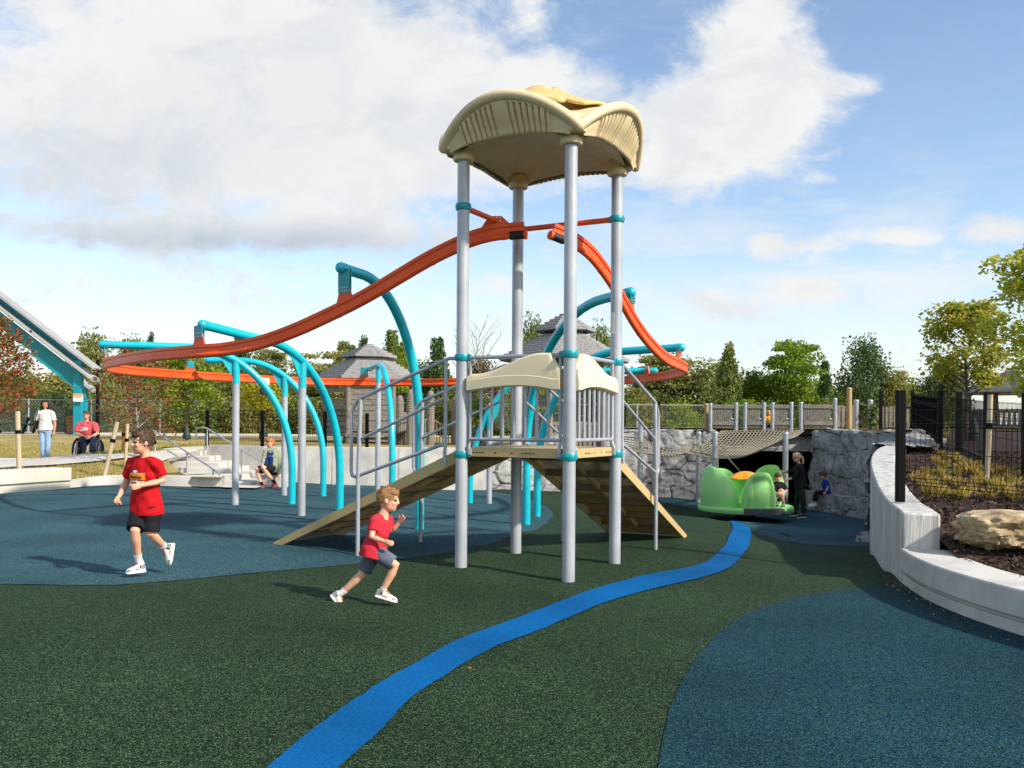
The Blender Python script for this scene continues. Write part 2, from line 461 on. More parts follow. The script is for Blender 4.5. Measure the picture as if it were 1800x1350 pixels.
CL = [(150, 120, 560, 240, 1.0), (560, 130, 330, 190, .8), (820, 210, 210, 110, .6), (990, 130, 110, 50, .5), (350, 300, 420, 80, .5), (640, 250, 300, 90, .4),
      (1330, 110, 125, 135, 1.15), (1230, 230, 155, 90, 1.1), (1440, 160, 115, 64, .9), (1535, 140, 50, 26, .5), (1150, 300, 110, 40, .5), (1330, 20, 60, 60, .6), (930, 20, 50, 40, .4),
      (1345, 428, 46, 30, .95), (1545, 408, 70, 22, .85), (1440, 430, 70, 18, .6), (1300, 540, 190, 46, .75), (1420, 500, 60, 26, .4), (1610, 415, 40, 18, .7), (1540, 490, 36, 12, .7), (1700, 470, 80, 24, .7), (1760, 400, 90, 30, .8), (1620, 560, 120, 20, .6), (1460, 312, 50, 14, .5), (1465, 362, 40, 10, .5), (1420, 500, 60, 24, .5), (1360, 350, 30, 16, .3), (1220, 520, 70, 26, .5),
      (300, 500, 500, 40, .34), (600, 400, 180, 30, .5), (860, 500, 130, 30, .45), (500, 560, 600, 40, .3),
      (1060, 40, 60, 60, -.6), (1650, 60, 260, 160, -.5), (1130, 60, 40, 60, -.4), (260, 415, 420, 34, .75), (620, 425, 200, 24, .35), (1250, 150, 60, 40, -.2)]
base = blobs(CL)
n1 = noise_n(cvn.outputs[0], 6.5, 14, .66, .35)
n2 = noise_n(cvn.outputs[0], 19, 10, .66, .5, (3, 1, 0))
nn = math_n('ADD', math_n('MULTIPLY', n1, .64), math_n('MULTIPLY', n2, .36))
dens = math_n('ADD', base, math_n('MULTIPLY', math_n('SUBTRACT', nn, .5), 3.3))
front = math_n('GREATER_THAN', Y, .08)
# elsewhere round the sky: unseen broken cloud, thickened to whiten the ambient light
gen = N.new('ShaderNodeCombineXYZ'); zz = math_n('ADD', math_n('MAXIMUM', Z, 0), .18)
L.new(math_n('DIVIDE', X, zz), gen.inputs[0]); L.new(math_n('DIVIDE', Y, zz), gen.inputs[1])
ng = noise_n(gen.outputs[0], 1.1, 9, .6, .2, (5, 2, 0))
dg = math_n('ADD', math_n('MULTIPLY', math_n('SUBTRACT', ng, .5), 3.5), .42)
mixd = N.new('ShaderNodeMix'); mixd.data_type = 'FLOAT'
L.new(front, mixd.inputs[0]); L.new(dg, mixd.inputs[2]); L.new(dens, mixd.inputs[3])
def mapr(v, a, b, c=0.0, d=1.0, smooth=True):
    m = N.new('ShaderNodeMapRange'); m.interpolation_type = 'SMOOTHSTEP' if smooth else 'LINEAR'
    m.inputs['From Min'].default_value = a; m.inputs['From Max'].default_value = b; m.inputs['To Min'].default_value = c; m.inputs['To Max'].default_value = d
    L.new(v, m.inputs['Value']); return m.outputs[0]
cover = mapr(mixd.outputs[0], .14, 1.0)
cirrus = math_n('MULTIPLY', mapr(noise_n(cvn.outputs[0], 4.2, 12, .68, .8, (1, 7, 0)), .46, .74), mapr(A, .1, .5, .42, .05))
veil = mapr(B, .0, .26, .66, .0)
stv = N.new('ShaderNodeCombineXYZ'); L.new(math_n('ADD', A, math_n('MULTIPLY', B, 1.2)), stv.inputs[0]); L.new(math_n('MULTIPLY', math_n('SUBTRACT', B, math_n('MULTIPLY', A, .12)), 4.5), stv.inputs[1])
streak = math_n('MULTIPLY', mapr(noise_n(stv.outputs[0], 3.4, 10, .62, .5, (2, 2, 3)), .44, .70), mapr(B, .34, .14, .08, .7))
pfv = N.new('ShaderNodeCombineXYZ'); L.new(A, pfv.inputs[0]); L.new(math_n('MULTIPLY', B, 2.4), pfv.inputs[1])
puff = math_n('MULTIPLY', mapr(noise_n(pfv.outputs[0], 9.5, 11, .6, .4, (6, 1, 2)), .50, .70), mapr(B, .30, .17, 0, .8))
cover = math_n('MAXIMUM', math_n('MAXIMUM', math_n('MAXIMUM', cover, puff), streak), math_n('MAXIMUM', cirrus, veil))
cover = math_n('MULTIPLY', cover, mapr(Z, -.02, .0))
thick = mapr(math_n('ADD', math_n('MULTIPLY', mixd.outputs[0], .6), math_n('MULTIPLY', noise_n(cvn.outputs[0], 7, 8, .6, .3, (.02, -.05, 2)), .9)), .55, 1.5)
mott = mapr(noise_n(cvn.outputs[0], 8.5, 12, .62, .6, (4, 4, 1)), .40, .66)
grey = math_n('ADD', blobs([(260, 425, 460, 36, .55), (150, 300, 320, 130, .28), (480, 130, 260, 120, .12), (640, 440, 220, 26, .3)]), math_n('ADD', math_n('MULTIPLY', thick, .10), math_n('MULTIPLY', mott, .30)), clamp=True)
cc = N.new('ShaderNodeMix'); cc.data_type = 'RGBA'
L.new(grey, cc.inputs[0]); cc.inputs[6].default_value = (4.5, 4.47, 4.45, 1); cc.inputs[7].default_value = (2.6, 2.95, 3.4, 1)
mx = N.new('ShaderNodeMix'); mx.data_type = 'RGBA'
L.new(cover, mx.inputs[0]); L.new(sky.outputs[0], mx.inputs[6]); L.new(cc.outputs[2], mx.inputs[7])
L.new(mx.outputs[2], bg.inputs['Color'])
scene.view_settings.view_transform = 'Standard'; scene.view_settings.look = 'None'
scene.view_settings.exposure = .82; scene.view_settings.gamma = 1
scene.render.engine = 'CYCLES'
scene.cycles.max_bounces = 6; scene.cycles.transparent_max_bounces = 8; scene.cycles.caustics_reflective = False; scene.cycles.caustics_refractive = False
# ------------------------------------------------------------------ ground and terrain
def hl(x, y):
    b = .19 + .23 * sm(18.5, 25, y) + .48 * sm(25, 46, y)
    b += (.86 - b) * sm(-14, -8.6, x) * sm(21.5, 24.5, y)
    hill = 1.45 - .5 * sm(30, 60, y)
    return b + (hill - b) * sm(-.5, 3.5, x)
BEDY = [(3, .2), (6, .285), (8, .32), (9, .47), (10, .68), (13.6, .87), (16.5, 1.0), (18, 1.06), (22, 1.3), (26, 1.44), (40, 1.3)]
def hb(x, y):
    y2 = max(3, min(40, y))
    for (a, za), (b, zb) in zip(BEDY, BEDY[1:]):
        if y2 <= b:
            z = za + (zb - za) * (y2 - a) / (b - a); break
    return z + .03 * noise.noise(V3((x * .9, y * .9, 0))) + .012 * noise.noise(V3((x * 5, y * 5, 3)))
# catch-all land to the horizon
b = MB(); s_ = 4000; b.add([(-s_, -s_, -1.6), (s_, -s_, -1.6), (s_, 70, -1.6), (-s_, 70, -1.6)], [(0, 1, 2, 3)])
b.add([(-s_, 70, .9), (s_, 70, .9), (s_, s_, .9), (-s_, s_, .9)], [(0, 1, 2, 3)])
tag(b.build('ground', 'earth', fix=False), kind='structure')
sheet('play_surface', [(-22, -4), (9.5, -4), (9.5, 27.5), (-1.0, 28), (-1.2, 25), (-22, 25)], h, 'rubber_green', step=.5)
left = [G(*p) for p in [(-300, 1032), (0, 1027), (120, 1029), (200, 1029), (300, 1022), (420, 1010), (560, 998), (650, 989), (709, 983), (800, 971), (880, 951), (930, 935), (962, 920), (974, 907), (965, 893), (935, 878), (900, 869), (862, 864)]]
sheet('play_surface_teal', [(p.x, p.y) for p in left] + [(-.8, 24.5), (-21, 24.5), (-21, 9)], h, 'rubber_teal', .005, .4)
near = [G(*p) for p in [(1148, 1500), (1156, 1360), (1163, 1310), (1176, 1250), (1197, 1200), (1225, 1155), (1258, 1118), (1290, 1092), (1345, 1066), (1400, 1050), (1480, 1038), (1560, 1031), (1615, 1029)]]
sheet('play_surface_blue', [(p.x, p.y) for p in near] + [(8, 8.5), (8, 2), (1.5, 2)], h, 'rubber_blue_mix', .005, .35)
back = [G(*p) for p in [(1120, 864), (1167, 884), (1224, 895), (1268, 907), (1302, 921), (1330, 938), (1370, 951), (1420, 957), (1480, 960), (1540, 962)]]
sheet('play_surface_teal_hollow', [(p.x, p.y) for p in back] + [(9, 13), (9, 27), (2, 27)], h, 'rubber_teal', .005, .4)
le = [(440, 1385), (473, 1350), (524, 1304), (588, 1256), (632, 1226), (680, 1195), (740, 1162), (798, 1129), (850, 1109), (900, 1091), (970, 1064), (1043, 1037), (1125, 1014), (1185, 1003), (1237, 991), (1262, 972), (1280, 948), (1287, 930), (1283, 917), (1270, 908)]
re = [(566, 1385), (596, 1350), (655, 1300), (690, 1262), (726, 1226), (775, 1193), (820, 1165), (869, 1139), (910, 1123), (951, 1108), (1015, 1080), (1079, 1055), (1156, 1034), (1200, 1024), (1245, 1013), (1285, 996), (1308, 972), (1319, 950), (1319, 933), (1306, 922)]
def edge(pts): return spline([G(*p) for p in pts], 16)
def rag(pts, sd): return [p + V3((.007 * noise.noise(p * 9 + V3((sd, 0, 0))) + .006 * noise.noise(p * 31), .007 * noise.noise(p * 9 + V3((0, sd, 5))), 0)) for p in pts]
el_, er_ = edge(le), edge(re)
b = MB(); rows = []
el_, er_ = rag(el_, 3), rag(er_, 8)
for a, c in zip(el_, er_):
    rows.append([(q.x, q.y, h(q.x, q.y) + .010) for q in (a.lerp(c, t / 8) for t in range(9))])
b.grid(rows, flip=True)
tag(b.build('path', 'rubber_path', smooth=60), kind='structure')

# kerb line on the left
kerb = [G(*p) for p in [(-420, 905), (-160, 880), (0, 868), (64, 863), (130, 857), (180, 853.5), (240, 853), (300, 854.5), (350, 856.5), (390, 858)]]
kp = spline([V3((p.x, p.y, 0)) for p in kerb], 5)
tip = kp[-1]
stairs_top = V3((-8.35, 24.9, 0)); wall_line = [V3((-8.45, 24.7, 0)), V3((-6.55, 23.9, 0)), V3((-3.0, 23.9, 0)), V3((-.6, 24.2, 0))]
# pale apron in front of the stairs, the wedge of lawn reaches to its edge
apron_edge = [PZ(392, 850, .12), PZ(340, 843, .2), PZ(300, 828, .3), PZ(282, 815, .4)]
lawn = [(p.x, p.y + .12) for p in kp] + [(p.x, p.y) for p in apron_edge] + [(-9.7, 24.9), (-8.45, 25.0), (-6.5, 24.2), (-3, 24.2), (-.6, 24.4), (.4, 26.6), (2, 27.8), (4.2, 27.6), (7.5, 27.4), (10, 26), (14, 25.5), (45, 24), (60, 72), (-70, 72), (-60, 18)]
sheet('lawn', lawn, hl, 'lawn_dry', 0, .8)
b = MB()
for k in (0, 1):
    pass
rows = []
for p in kp:
    z0 = h(p.x, p.y); zk = max(z0 + .13, hl(p.x, p.y + .13) + .012)
    rows.append([(p.x, p.y, z0 - .1), (p.x, p.y, zk - .012), (p.x + .01, p.y + .02, zk), (p.x, p.y + .20, zk), (p.x, p.y + .21, z0 - .1)])
b.grid(rows)
tag(b.build('kerb', 'concrete_path', smooth=40), kind='structure')

# pale path across the lawn
def path_pts(pl): return [hit(x, y, hl) for x, y in pl]
pf = path_pts([(-420, 858), (-160, 838), (0, 826), (100, 820), (180, 813), (230, 808), (282, 815)]); pb = path_pts([(-420, 818), (-160, 812), (0, 808), (100, 805.5), (180, 802), (260, 797), (352, 793)])
b = MB(); rows = []
for a, c in zip(spline(pf, 6), spline(pb, 6)):
    rows.append([(q.x, q.y, hl(q.x, q.y) + .055) for q in (a.lerp(c, t / 6) for t in range(7))])
b.grid(rows, flip=True)
tag(b.build('footpath', 'concrete_path', smooth=60), kind='structure')
# sandy track further back on the left
b = MB(); rows = []
for i in range(30):
    x = -48 + i * 2.0
    rows.append([(x, y, hl(x, y) + .02) for y in (42 + .02 * x, 46, 50, 54)])
b.grid(rows)
tag(b.build('track_road', 'sand_road', smooth=60), kind='structure')
# apron and stairs
ap = [G(390, 860), G(450, 861.5), V3((-5.9, 23.8, 0)), V3((-8.4, 24.9, 0)), V3((-9.9, 24.9, 0))] + list(reversed(apron_edge))
sheet('apron', [(p.x, p.y) for p in ap], lambda x, y: max(h(x, y), .02) + .03, 'concrete_path', 0, .4)
st = thing('stairs', 'broad pale concrete stairs climbing from the play surface to the footpath', 'stairs', (-8, 22, 0))
NS = 6
for k in range(NS):
    f = k / (NS - 1)
    y0 = 21.3 + .58 * k; z1 = .125 * (k + 1)
    x1 = -6.15 - 2.2 * f; x0 = -8.2 - 1.6 * f
    b = MB(); b.prism([(x0, y0 + .28, -.2), (x1, y0, -.2), (x1, y0, z1), (x0, y0 + .28, z1)], (0.02, 3.7 - .58 * k, 0))
    b.build('step', 'concrete_path', st, bevel=.012)
# stair handrails
def handrail(name, label, pts, posts, r=.022):
    t = thing(name, label, 'handrail', pts[0])
    b = MB(); b.tube(pts, r, 8); b.build('rail', 'grey_rail', t)
    for p in posts:
        b = MB(); b.tube([p, (p[0], p[1], p[2])] if False else [V3(p[0]), V3(p[1])], r, 8); b.build('post', 'grey_rail', t)
def drop(p, hf, extra=.05): return [p, V3((p.x, p.y, hf(p.x, p.y) - extra))]
hr = [P(270, 757, 24.4), P(329, 795, 22.6), P(380, 828, 21.4), P(388, 836, 21.1), P(390, 846, 21.0)]
handrail('stair_handrail', 'long grey tubular handrail down the left edge of the pale stairs', [P(268, 768, 24.6)] + hr, [(P(329, 795, 22.6), P(329, 842, 22.6)), (P(375, 825, 21.5), P(375, 846, 21.5)), (P(270, 757, 24.4), P(270, 808, 24.4))])
hr = [P(345, 768, 24.6), P(345, 752, 24.5), P(362, 752, 24.4), P(425, 790, 23.4), P(466, 815, 22.9)]
handrail('stair_handrail', 'thin grey handrail along the concrete wall behind the zigzag stair edge', hr, [(P(424, 790, 23.4), P(424, 842, 23.4)), (P(364, 753, 24.4), P(364, 800, 24.4)), (P(345, 768, 24.6), P(364, 769, 24.4))])
# concrete retaining wall behind the ring
rw = thing('retaining_wall', 'long pale concrete retaining wall behind the seated teenager', 'wall', (-5, 24, 0))
b = MB()
for i, (a, c) in enumerate(zip(wall_line, wall_line[1:])):
    d = (c - a).normalized(); nrm = V3((-d.y, d.x, 0))
    L_ = (c - a).length; k = max(1, round(L_ / 2.2))
    for j in range(k):
        p = a + d * (L_ * j / k + .006); q = a + d * (L_ * (j + 1) / k - .006)
        b.prism([p + V3((0, 0, -.6)), q + V3((0, 0, -.6)), q + V3((0, 0, .885)), p + V3((0, 0, .885))], nrm * .28)
b.build('wall', 'concrete', rw, bevel=.012)
# low concrete seat walls
def seat_wall(label, line, zbase, hh, depth, name='seat_wall', matn='concrete_stained', groove=True, inner=None):
    """line: outer foot line; a plinth, a recess and an overhanging top block"""
    t = thing(name, label, 'wall', line[0])
    def strip(off0, off1, z0, z1, nm, bev):
        b = MB(); rows = []
        k = len(line)
        for i, p in enumerate(line):
            d = (line[min(i + 1, k - 1)] - line[max(i - 1, 0)]); d.z = 0; d.normalize(); nr = V3((-d.y, d.x, 0))
            zb = zbase(p.x, p.y)
            a = p + nr * off0; c = p + nr * off1
            rows.append([(a.x, a.y, zb + z0), (a.x, a.y, zb + z1), (c.x, c.y, zb + z1), (c.x, c.y, zb + z0)])
        b.grid(rows, close=True)
        n = (k - 1) * 4; b.f += [(0, 1, 2, 3), (n + 3, n + 2, n + 1, n)]; b.m += [0, 0]
        b.build(nm, matn, t, bevel=bev, seg=2, smooth=40)
    strip(.03, depth, -.25, .28 * hh, 'plinth', .006)
    strip(.055, depth - .01, .28 * hh + .001, .38 * hh, 'recess', 0)
    strip(0, depth + .01, .38 * hh + .001, hh, 'top_block', .015)
    return t
swl = [G(-260, 890), G(-100, 877), G(0, 868.5), G(70, 863), G(128, 858.5)]
swl = [V3((p.x - .0, p.y - .05, 0)) for p in swl]
seat_wall('low stained concrete seat wall in front of the tall wooden stake', swl, lambda x, y: h(x, y), .46, .5)
# right: curved seat wall and tall curved wall
def crv(pts, n=6): return spline([V3((p[0], p[1], 0)) for p in pts], n)
swr = crv([(3.80, 8.82), (3.68, 8.2), (3.635, 7.6), (3.67, 7.0), (3.78, 6.4), (3.98, 5.7), (4.3, 4.9), (4.8, 4.0)], 6)
swr_r = [p.copy() for p in swr]
seat_wall('low curved concrete seat wall with a shadow groove, in front of the boulder', swr_r, lambda x, y: h(x, y) if y < 9 else 0, .345, .46, matn='concrete')
cw = thing('curved_wall', 'tall curved board-marked concrete wall carrying the near black fence post', 'wall', (4.5, 11, 0))
topo = [(1587, 902, 8.82), (1574, 891, 9.3), (1560, 880, 10.0), (1545, 859, 10.9), (1534, 832, 12.1), (1530, 812, 13.2), (1534, 797, 14.6), (1545, 787, 16), (1560, 782, 17.4)]
top = spline([P(*p) for p in topo], 6)
rows = []; TH = .34
for i, p in enumerate(top):
    d = top[min(i + 1, len(top) - 1)] - top[max(i - 1, 0)]; d.z = 0; d.normalize(); nr = V3((d.y, -d.x, 0))
    q = p + nr * TH
    rows.append([(p.x, p.y, -1.2), (p.x, p.y, p.z), (q.x, q.y, p.z), (q.x, q.y, -1.2)])
b = MB(); b.grid(rows, close=True); n = (len(rows) - 1) * 4; b.f += [(0, 1, 2, 3), (n + 3, n + 2, n + 1, n)]; b.m += [0, 0]
b.build('wall', 'concrete_board', cw, bevel=.02, smooth=40)
WALLTOP = top
bed_in = [(p.x, p.y) for p in [V3(rows[i][2]) for i in range(len(rows))]]
sw_in = []
for i, p in enumerate(swr):
    d = (swr[min(i + 1, len(swr) - 1)] - swr[max(i - 1, 0)]).normalized(); nr = V3((-d.y, d.x, 0)); q = p + nr * .38; sw_in.append((q.x, q.y))
bed = list(reversed(sw_in)) + [(x - .1 if y > 9.2 else x, y) for x, y in bed_in] + [(7.4, 18.0), (8.9, 19.8), (9.55, 21.6), (9.8, 23.5), (9.5, 25), (9.1, 26), (10, 26.3), (14.5, 25.7), (45, 24.5), (45, 4)]
sheet('planting_bed', bed, hb, 'mulch', 0, .25)
# ------------------------------------------------------------------ the play tower
ang = R(28.0)
U = V3((-math.cos(ang), math.sin(ang), 0)); Vv = V3((math.sin(ang), math.cos(ang), 0))
SQ = 1.225
F0 = P(999, 1022, 8.8); F0.z = 0
def T(u, v, z): return F0 + U * u + Vv * v + V3((0, 0, z))
tower = thing('play_tower', 'square grey-post play tower with a tan arched canopy, deck and two ramps', 'play tower', tuple(T(SQ / 2, SQ / 2, 0)))
corners = {'F': (0, 0), 'L': (SQ, 0), 'R': (0, SQ), 'B': (SQ, SQ)}
PR = .0635
for k, (u, v) in corners.items():
    b = MB(); p = T(u, v, 0); g = h(p.x, p.y)
    b.tube([T(u, v, g - .1), T(u, v, 1.2), T(u, v, 4.36)], PR, 28)
    po = b.build('post', 'grey_post', tower, smooth=60)
    if k == 'R':
        b = MB(); b.grid([[T(u, v, z) + V3((math.cos(a), math.sin(a), 0)) * (PR + .001) for a in [R(205 + 6 * j) for j in range(8)]] for z in (2.52, 2.76)]); b.build('sticker', 'sign_white', po, smooth=60)
def clamp(c, parent, r=PR, dirs=()):
    b = MB()
    b.lathe([(r - .004, -.034), (r + .012, -.034), (r + .018, -.022), (r + .018, .022), (r + .012, .034), (r - .004, .034)], c, 26)
    for d in dirs:
        q = c + d * (r + .024)
        b.box(q, (.04, .05, .055), d.to_track_quat('X', 'Z').to_matrix())
        b.tube([q - V3((0, 0, .034)), q + V3((0, 0, .034))], .012, 8)
    for a_ in (200, 235, 275, 310, 340):
        q = V3((math.cos(R(a_)), math.sin(R(a_)), 0)); b.tube([c + q * (r + .016), c + q * (r + .023)], .008, 6)
    return b.build('clamp', 'teal_clamp', parent, smooth=40)
for k, (u, v) in corners.items():
    dirs = {'F': (U, Vv), 'L': (-U, Vv), 'R': (U, -Vv), 'B': (-U, -Vv)}[k]
    for z in (1.217, 2.22): clamp(T(u, v, z), tower, dirs=dirs)
for k, d in (('L', (Vv,)), ('R', (U,)), ('B', (-U, -Vv))): clamp(T(*corners[k], 3.785), tower, dirs=d)
RM = Matrix((U, Vv, V3((0, 0, 1)))).transposed()
# deck
b = MB()
b.box(T(SQ / 2, SQ / 2, 1.243), (SQ, SQ, .094), RM)
for face in range(2):
    for (t0, n_) in ((.34, 4), (.56, 1), (.73, 1), (.86, 4)):
        for i in range(n_):
            t = (t0 + i * .035) * SQ * .9 + .02
            c = T(t, -.0005, 1.238) if face == 0 else T(-.0005, t, 1.238)
            b.mi = 1
            b.box(c, (.024, .004, .012) if face == 0 else (.004, .024, .012), RM)
b.build('deck', ['deck_tan', 'slot_black'], tower, bevel=.006)
# barriers with cream panels
def barrier(axis):
    """axis U: face F-L, axis V: face F-R"""
    def Q(t, o, z): return T(t, o, z) if axis == 'U' else T(o, t, z)
    root = MB()
    root.tube([Q(PR, 0, 2.215), Q(SQ - PR, 0, 2.215)], .021, 10)
    bar = root.build('barrier', 'grey_rail', tower)
    b = MB(); b.tube([Q(.09, 0, 1.375), Q(SQ - .09, 0, 1.375)], .02, 10); b.build('bottom_rail', 'grey_rail', bar)
    N_ = 9
    for i in range(N_):
        t = .10 + (SQ - .2) * i / (N_ - 1); b = MB()
        if i in (0, N_ - 1):
            b.tube([Q(t, 0, 2.2), Q(t, 0, 1.34), Q(t, -.02, 1.30), Q(t, -.02, 1.22)], .0165, 10)
            b.box(Q(t, -.016, 1.245), (.045, .03, .07), RM); 
            b.tube([Q(t, -.04, 1.245), Q(t, -.03, 1.245)], .013, 8)
        else: b.tube([Q(t, 0, 1.375), Q(t, 0, 2.0)], .0165, 10)
        b.build('baluster', 'grey_rail', bar)
    # cream panel: t runs from the front post; high near the front post
    rows_o = []; n_ = 40
    prof = []
    for i in range(n_ + 1):
        f = i / n_; t = .085 + (SQ - .17) * f
        e = 1 - f                                   # 1 at front post
        ztop = 2.045 + .19 * sm(.12, .82, e) - (.15 * max(0, (e - .90) / .10) ** .6) - .02 * sm(.05, 0, e) + .01 * math.sin(e * 3.1)
        zbot = 1.865 + .045 * math.sin(math.pi * min(1, max(0, (f - .08) / .92)) ** .8)
        prof.append((t, zbot, ztop))
    b = MB()
    # front post end: concave bite
    def bite(z): return .0
    rows = []
    for (t, z0, z1) in prof:
        th = .062
        rows.append([Q(t, -th, z0 + .012), Q(t, -th, z0 + .05), Q(t, -th, z0 + .105), Q(t, -th - .0, z0 + .11), Q(t, -th + .004, z0 + .112), Q(t, -th + .006, z1 - .02), Q(t, -th + .02, z1 - .004), Q(t, 0, z1), Q(t, .03, z1 - .01), Q(t, .04, z1 - .03), Q(t, .04, z0 + .02), Q(t, .02, z0), Q(t, -th + .018, z0)])
    # cap the ends with a rounded bite towards the front post
    hz = prof[0]
    for r_ in range(3):
        f = (3 - r_) / 3
        pass
    b.grid(rows, close=True)
    m = len(rows[0]); n0 = (len(rows) - 1) * m
    b.f += [tuple(range(m)), tuple(reversed(range(n0, n0 + m)))]; b.m += [0, 0]
    o = b.build('panel', 'cream_plastic', bar, smooth=50, bevel=.012, seg=2)
    return bar
barrier('U'); barrier('V')

# ramps
def ramp(axis, length, zend):
    def Q(w, t, z):                                  # w across, t outwards from the deck edge
        return T(SQ + t, w, z) if axis == 'U' else T(w, SQ + t, z)
    ax = U if axis == 'U' else Vv
    ztop = 1.285
    def zr(t): return ztop + (zend - ztop) * t / length
    b = MB()                                        # walking plate
    b.mi = 0
    w0, w1 = .075, SQ - .075
    b.prism([Q(w0, -.02, zr(-.0)), Q(w0, length, zr(length)), Q(w0, length, zr(length) - .012), Q(w0, -.02, zr(0) - .012)], (Q(w1, 0, 0) - Q(w0, 0, 0)))
    rp = b.build('ramp', 'ramp_perf', tower)
    for w in (.055, SQ - .075):                       # stringers
        b = MB(); b.prism([Q(w, .0, zr(0) + .012), Q(w, length, zr(length) + .012), Q(w, length + .02, zr(length) - .02), Q(w, length - .1, max(zr(length) - .03, zr(length - .1) - .105)), Q(w, .0, zr(0) - .125)], (Q(w + .02, 0, 0) - Q(w, 0, 0)))
        b.build('stringer', 'deck_tan', rp, bevel=.004)
    for i in range(6):
        t = length * (.06 + .158 * i); b = MB(); z = zr(t) - .013
        dn = .085 if i < 5 else .04
        b.prism([Q(.078, t, z), Q(.078, t + .035, zr(t + .035) - .013), Q(.078, t + .035, zr(t + .035) - dn), Q(.078, t, z - dn + .013)], Q(SQ - .078, 0, 0) - Q(.078, 0, 0))
        b.build('rib', 'ramp_brown', rp)
    for i in range(5):
        t0 = length * (.06 + .158 * i) + .036; t1 = length * (.06 + .158 * (i + 1)) - .001; w = SQ * .5
        b = MB(); b.prism([Q(w, t0, zr(t0) - .014), Q(w, t1, zr(t1) - .014), Q(w, t1, zr(t1) - .075), Q(w, t0, zr(t0) - .075)], Q(w + .045, 0, 0) - Q(w, 0, 0))
        b.build('rib', 'deck_tan', rp)
    for side in (0, 1):
        w = .0 if side == 0 else SQ
        wo = -.012 if side == 0 else SQ + .012
        rr = .0195
        zt = 2.215
        # rail loop: top rail down to the bend, then back up as the lower rail
        def sl(t, dz): return Q(w, t, zr(t) + dz)
        tb = 1.43
        loop = [Q(w, .07, zt), Q(w, .16, zt), Q(w, .20, zt - .012)]
        tp = [sl(tb - .12, 1.115), sl(tb - .05, 1.085), sl(tb, 1.03), sl(tb + .005, .98)]
        bt = [sl(tb + .005, .36), sl(tb - .01, .30), sl(tb - .05, .27), sl(tb - .1, .265)]
        loop += tp + bt + [sl(.24, .135), sl(.20, .10)]
        b = MB(); b.tube(loop, rr, 10); hr_ = b.build('handrail', 'grey_rail', rp, smooth=60)
        b = MB(); b.tube([sl(tb - .12, .66), Q(w, .21, 1.80)], rr * .9, 10); b.build('middle_rail', 'grey_rail', hr_)
        b = MB(); b.tube([Q(w, .20, zt - .012), Q(w, .20, 1.30), Q(wo, .20, 1.24), Q(wo, .20, 1.10)], rr, 10)
        b.tube([Q(wo - .012 if side == 0 else wo + .012, .20, 1.15), Q(wo, .20, 1.15)], .03, 10); b.build('upright', 'grey_rail', hr_)
        pt = Q(wo, tb - .1, 0); g = h(pt.x, pt.y)
        b = MB(); b.tube([sl(tb - .12, 1.10), Q(wo, tb - .1, zr(tb - .1) + .2), Q(wo, tb - .1, g - .1)], .024, 12); b.build('upright', 'grey_rail', hr_)
    # short strut under the middle
    return rp
# perforated sheet material
m = mat('ramp_perf', (150, 128, 84), (162, 140, 94), 5, rough=.6)
nt_ = m.node_tree; N_ = nt_.nodes; L_ = nt_.links
tcn = N_.new('ShaderNodeTexCoord'); mp = N_.new('ShaderNodeMapping'); mp.inputs['Rotation'].default_value = (0, 0, ang + R(45)); mp.inputs['Scale'].default_value = (38, 38, 0)
vo = N_.new('ShaderNodeTexVoronoi'); vo.inputs['Randomness'].default_value = 0; vo.inputs['Scale'].default_value = 1
L_.new(tcn.outputs['Object'], mp.inputs[0]); L_.new(mp.outputs[0], vo.inputs['Vector'])
lt = N_.new('ShaderNodeMath'); lt.operation = 'LESS_THAN'; lt.inputs[1].default_value = .33; L_.new(vo.outputs['Distance'], lt.inputs[0])
tr = N_.new('ShaderNodeBsdfTransparent'); ms = N_.new('ShaderNodeMixShader')
L_.new(lt.outputs[0], ms.inputs[0]); L_.new(N_['Principled BSDF'].outputs[0], ms.inputs[1]); L_.new(tr.outputs[0], ms.inputs[2]); L_.new(ms.outputs[0], N_['Material Output'].inputs['Surface'])
pL = T(SQ + 2.62, SQ / 2, 0); pR = T(SQ / 2, SQ + 2.82, 0)
ramp('U', 2.62, h(pL.x, pL.y) + .015); ramp('V', 2.82, h(pR.x, pR.y) + .02)

# overhead bars L-B and R-B
for a, c in (('L', 'B'), ('R', 'B')):
    b = MB(); p = T(*corners[a], 3.785); q = T(*corners[c], 3.785); d = (q - p).normalized()
    b.tube([p + d * (PR + .02), q - d * (PR + .02)], .03, 14); b.build('crossbar', 'orange_paint', tower, smooth=60)

# canopy ---------------------------------------------------------------
HA = .765; ZE = 4.385; AH = .345; LEAN = .30
def arch(t): return AH * max(0, 1 - abs(t) ** 2.05) ** .92
def CP(a, c, z): return T(SQ / 2 + a * HA, SQ / 2 + c * HA, z)
def zshell(a, c):
    lift = .05 * (1 - max(abs(a), abs(c)) ** 2)
    za, zc = arch(c), arch(a)
    k = .03
    return ZE + lift + max(za, zc) + k * math.exp(-abs(za - zc) / k) * .4
def flare(a, c):
    """the crown of each gable leans outwards"""
    return a + math.copysign(LEAN * (1 - c * c) * abs(a) ** 5, a), c + math.copysign(LEAN * (1 - a * a) * abs(c) ** 5, c)
n = 56
b = MB()
ts = [-1 + 2 * i / n for i in range(n + 1)]
b.grid([[CP(*flare(a, c), zshell(a, c)) for c in ts] for a in ts])
roof = b.build('canopy', 'tan_plastic', tower, smooth=70, solid=.022)
def side_fn(k):
    def f(o, t, z):                                    # o outwards 0..1, t along -1..1
        return CP(*[(o, t), (-o, t), (t, o), (t, -o)][k], z)
    return f
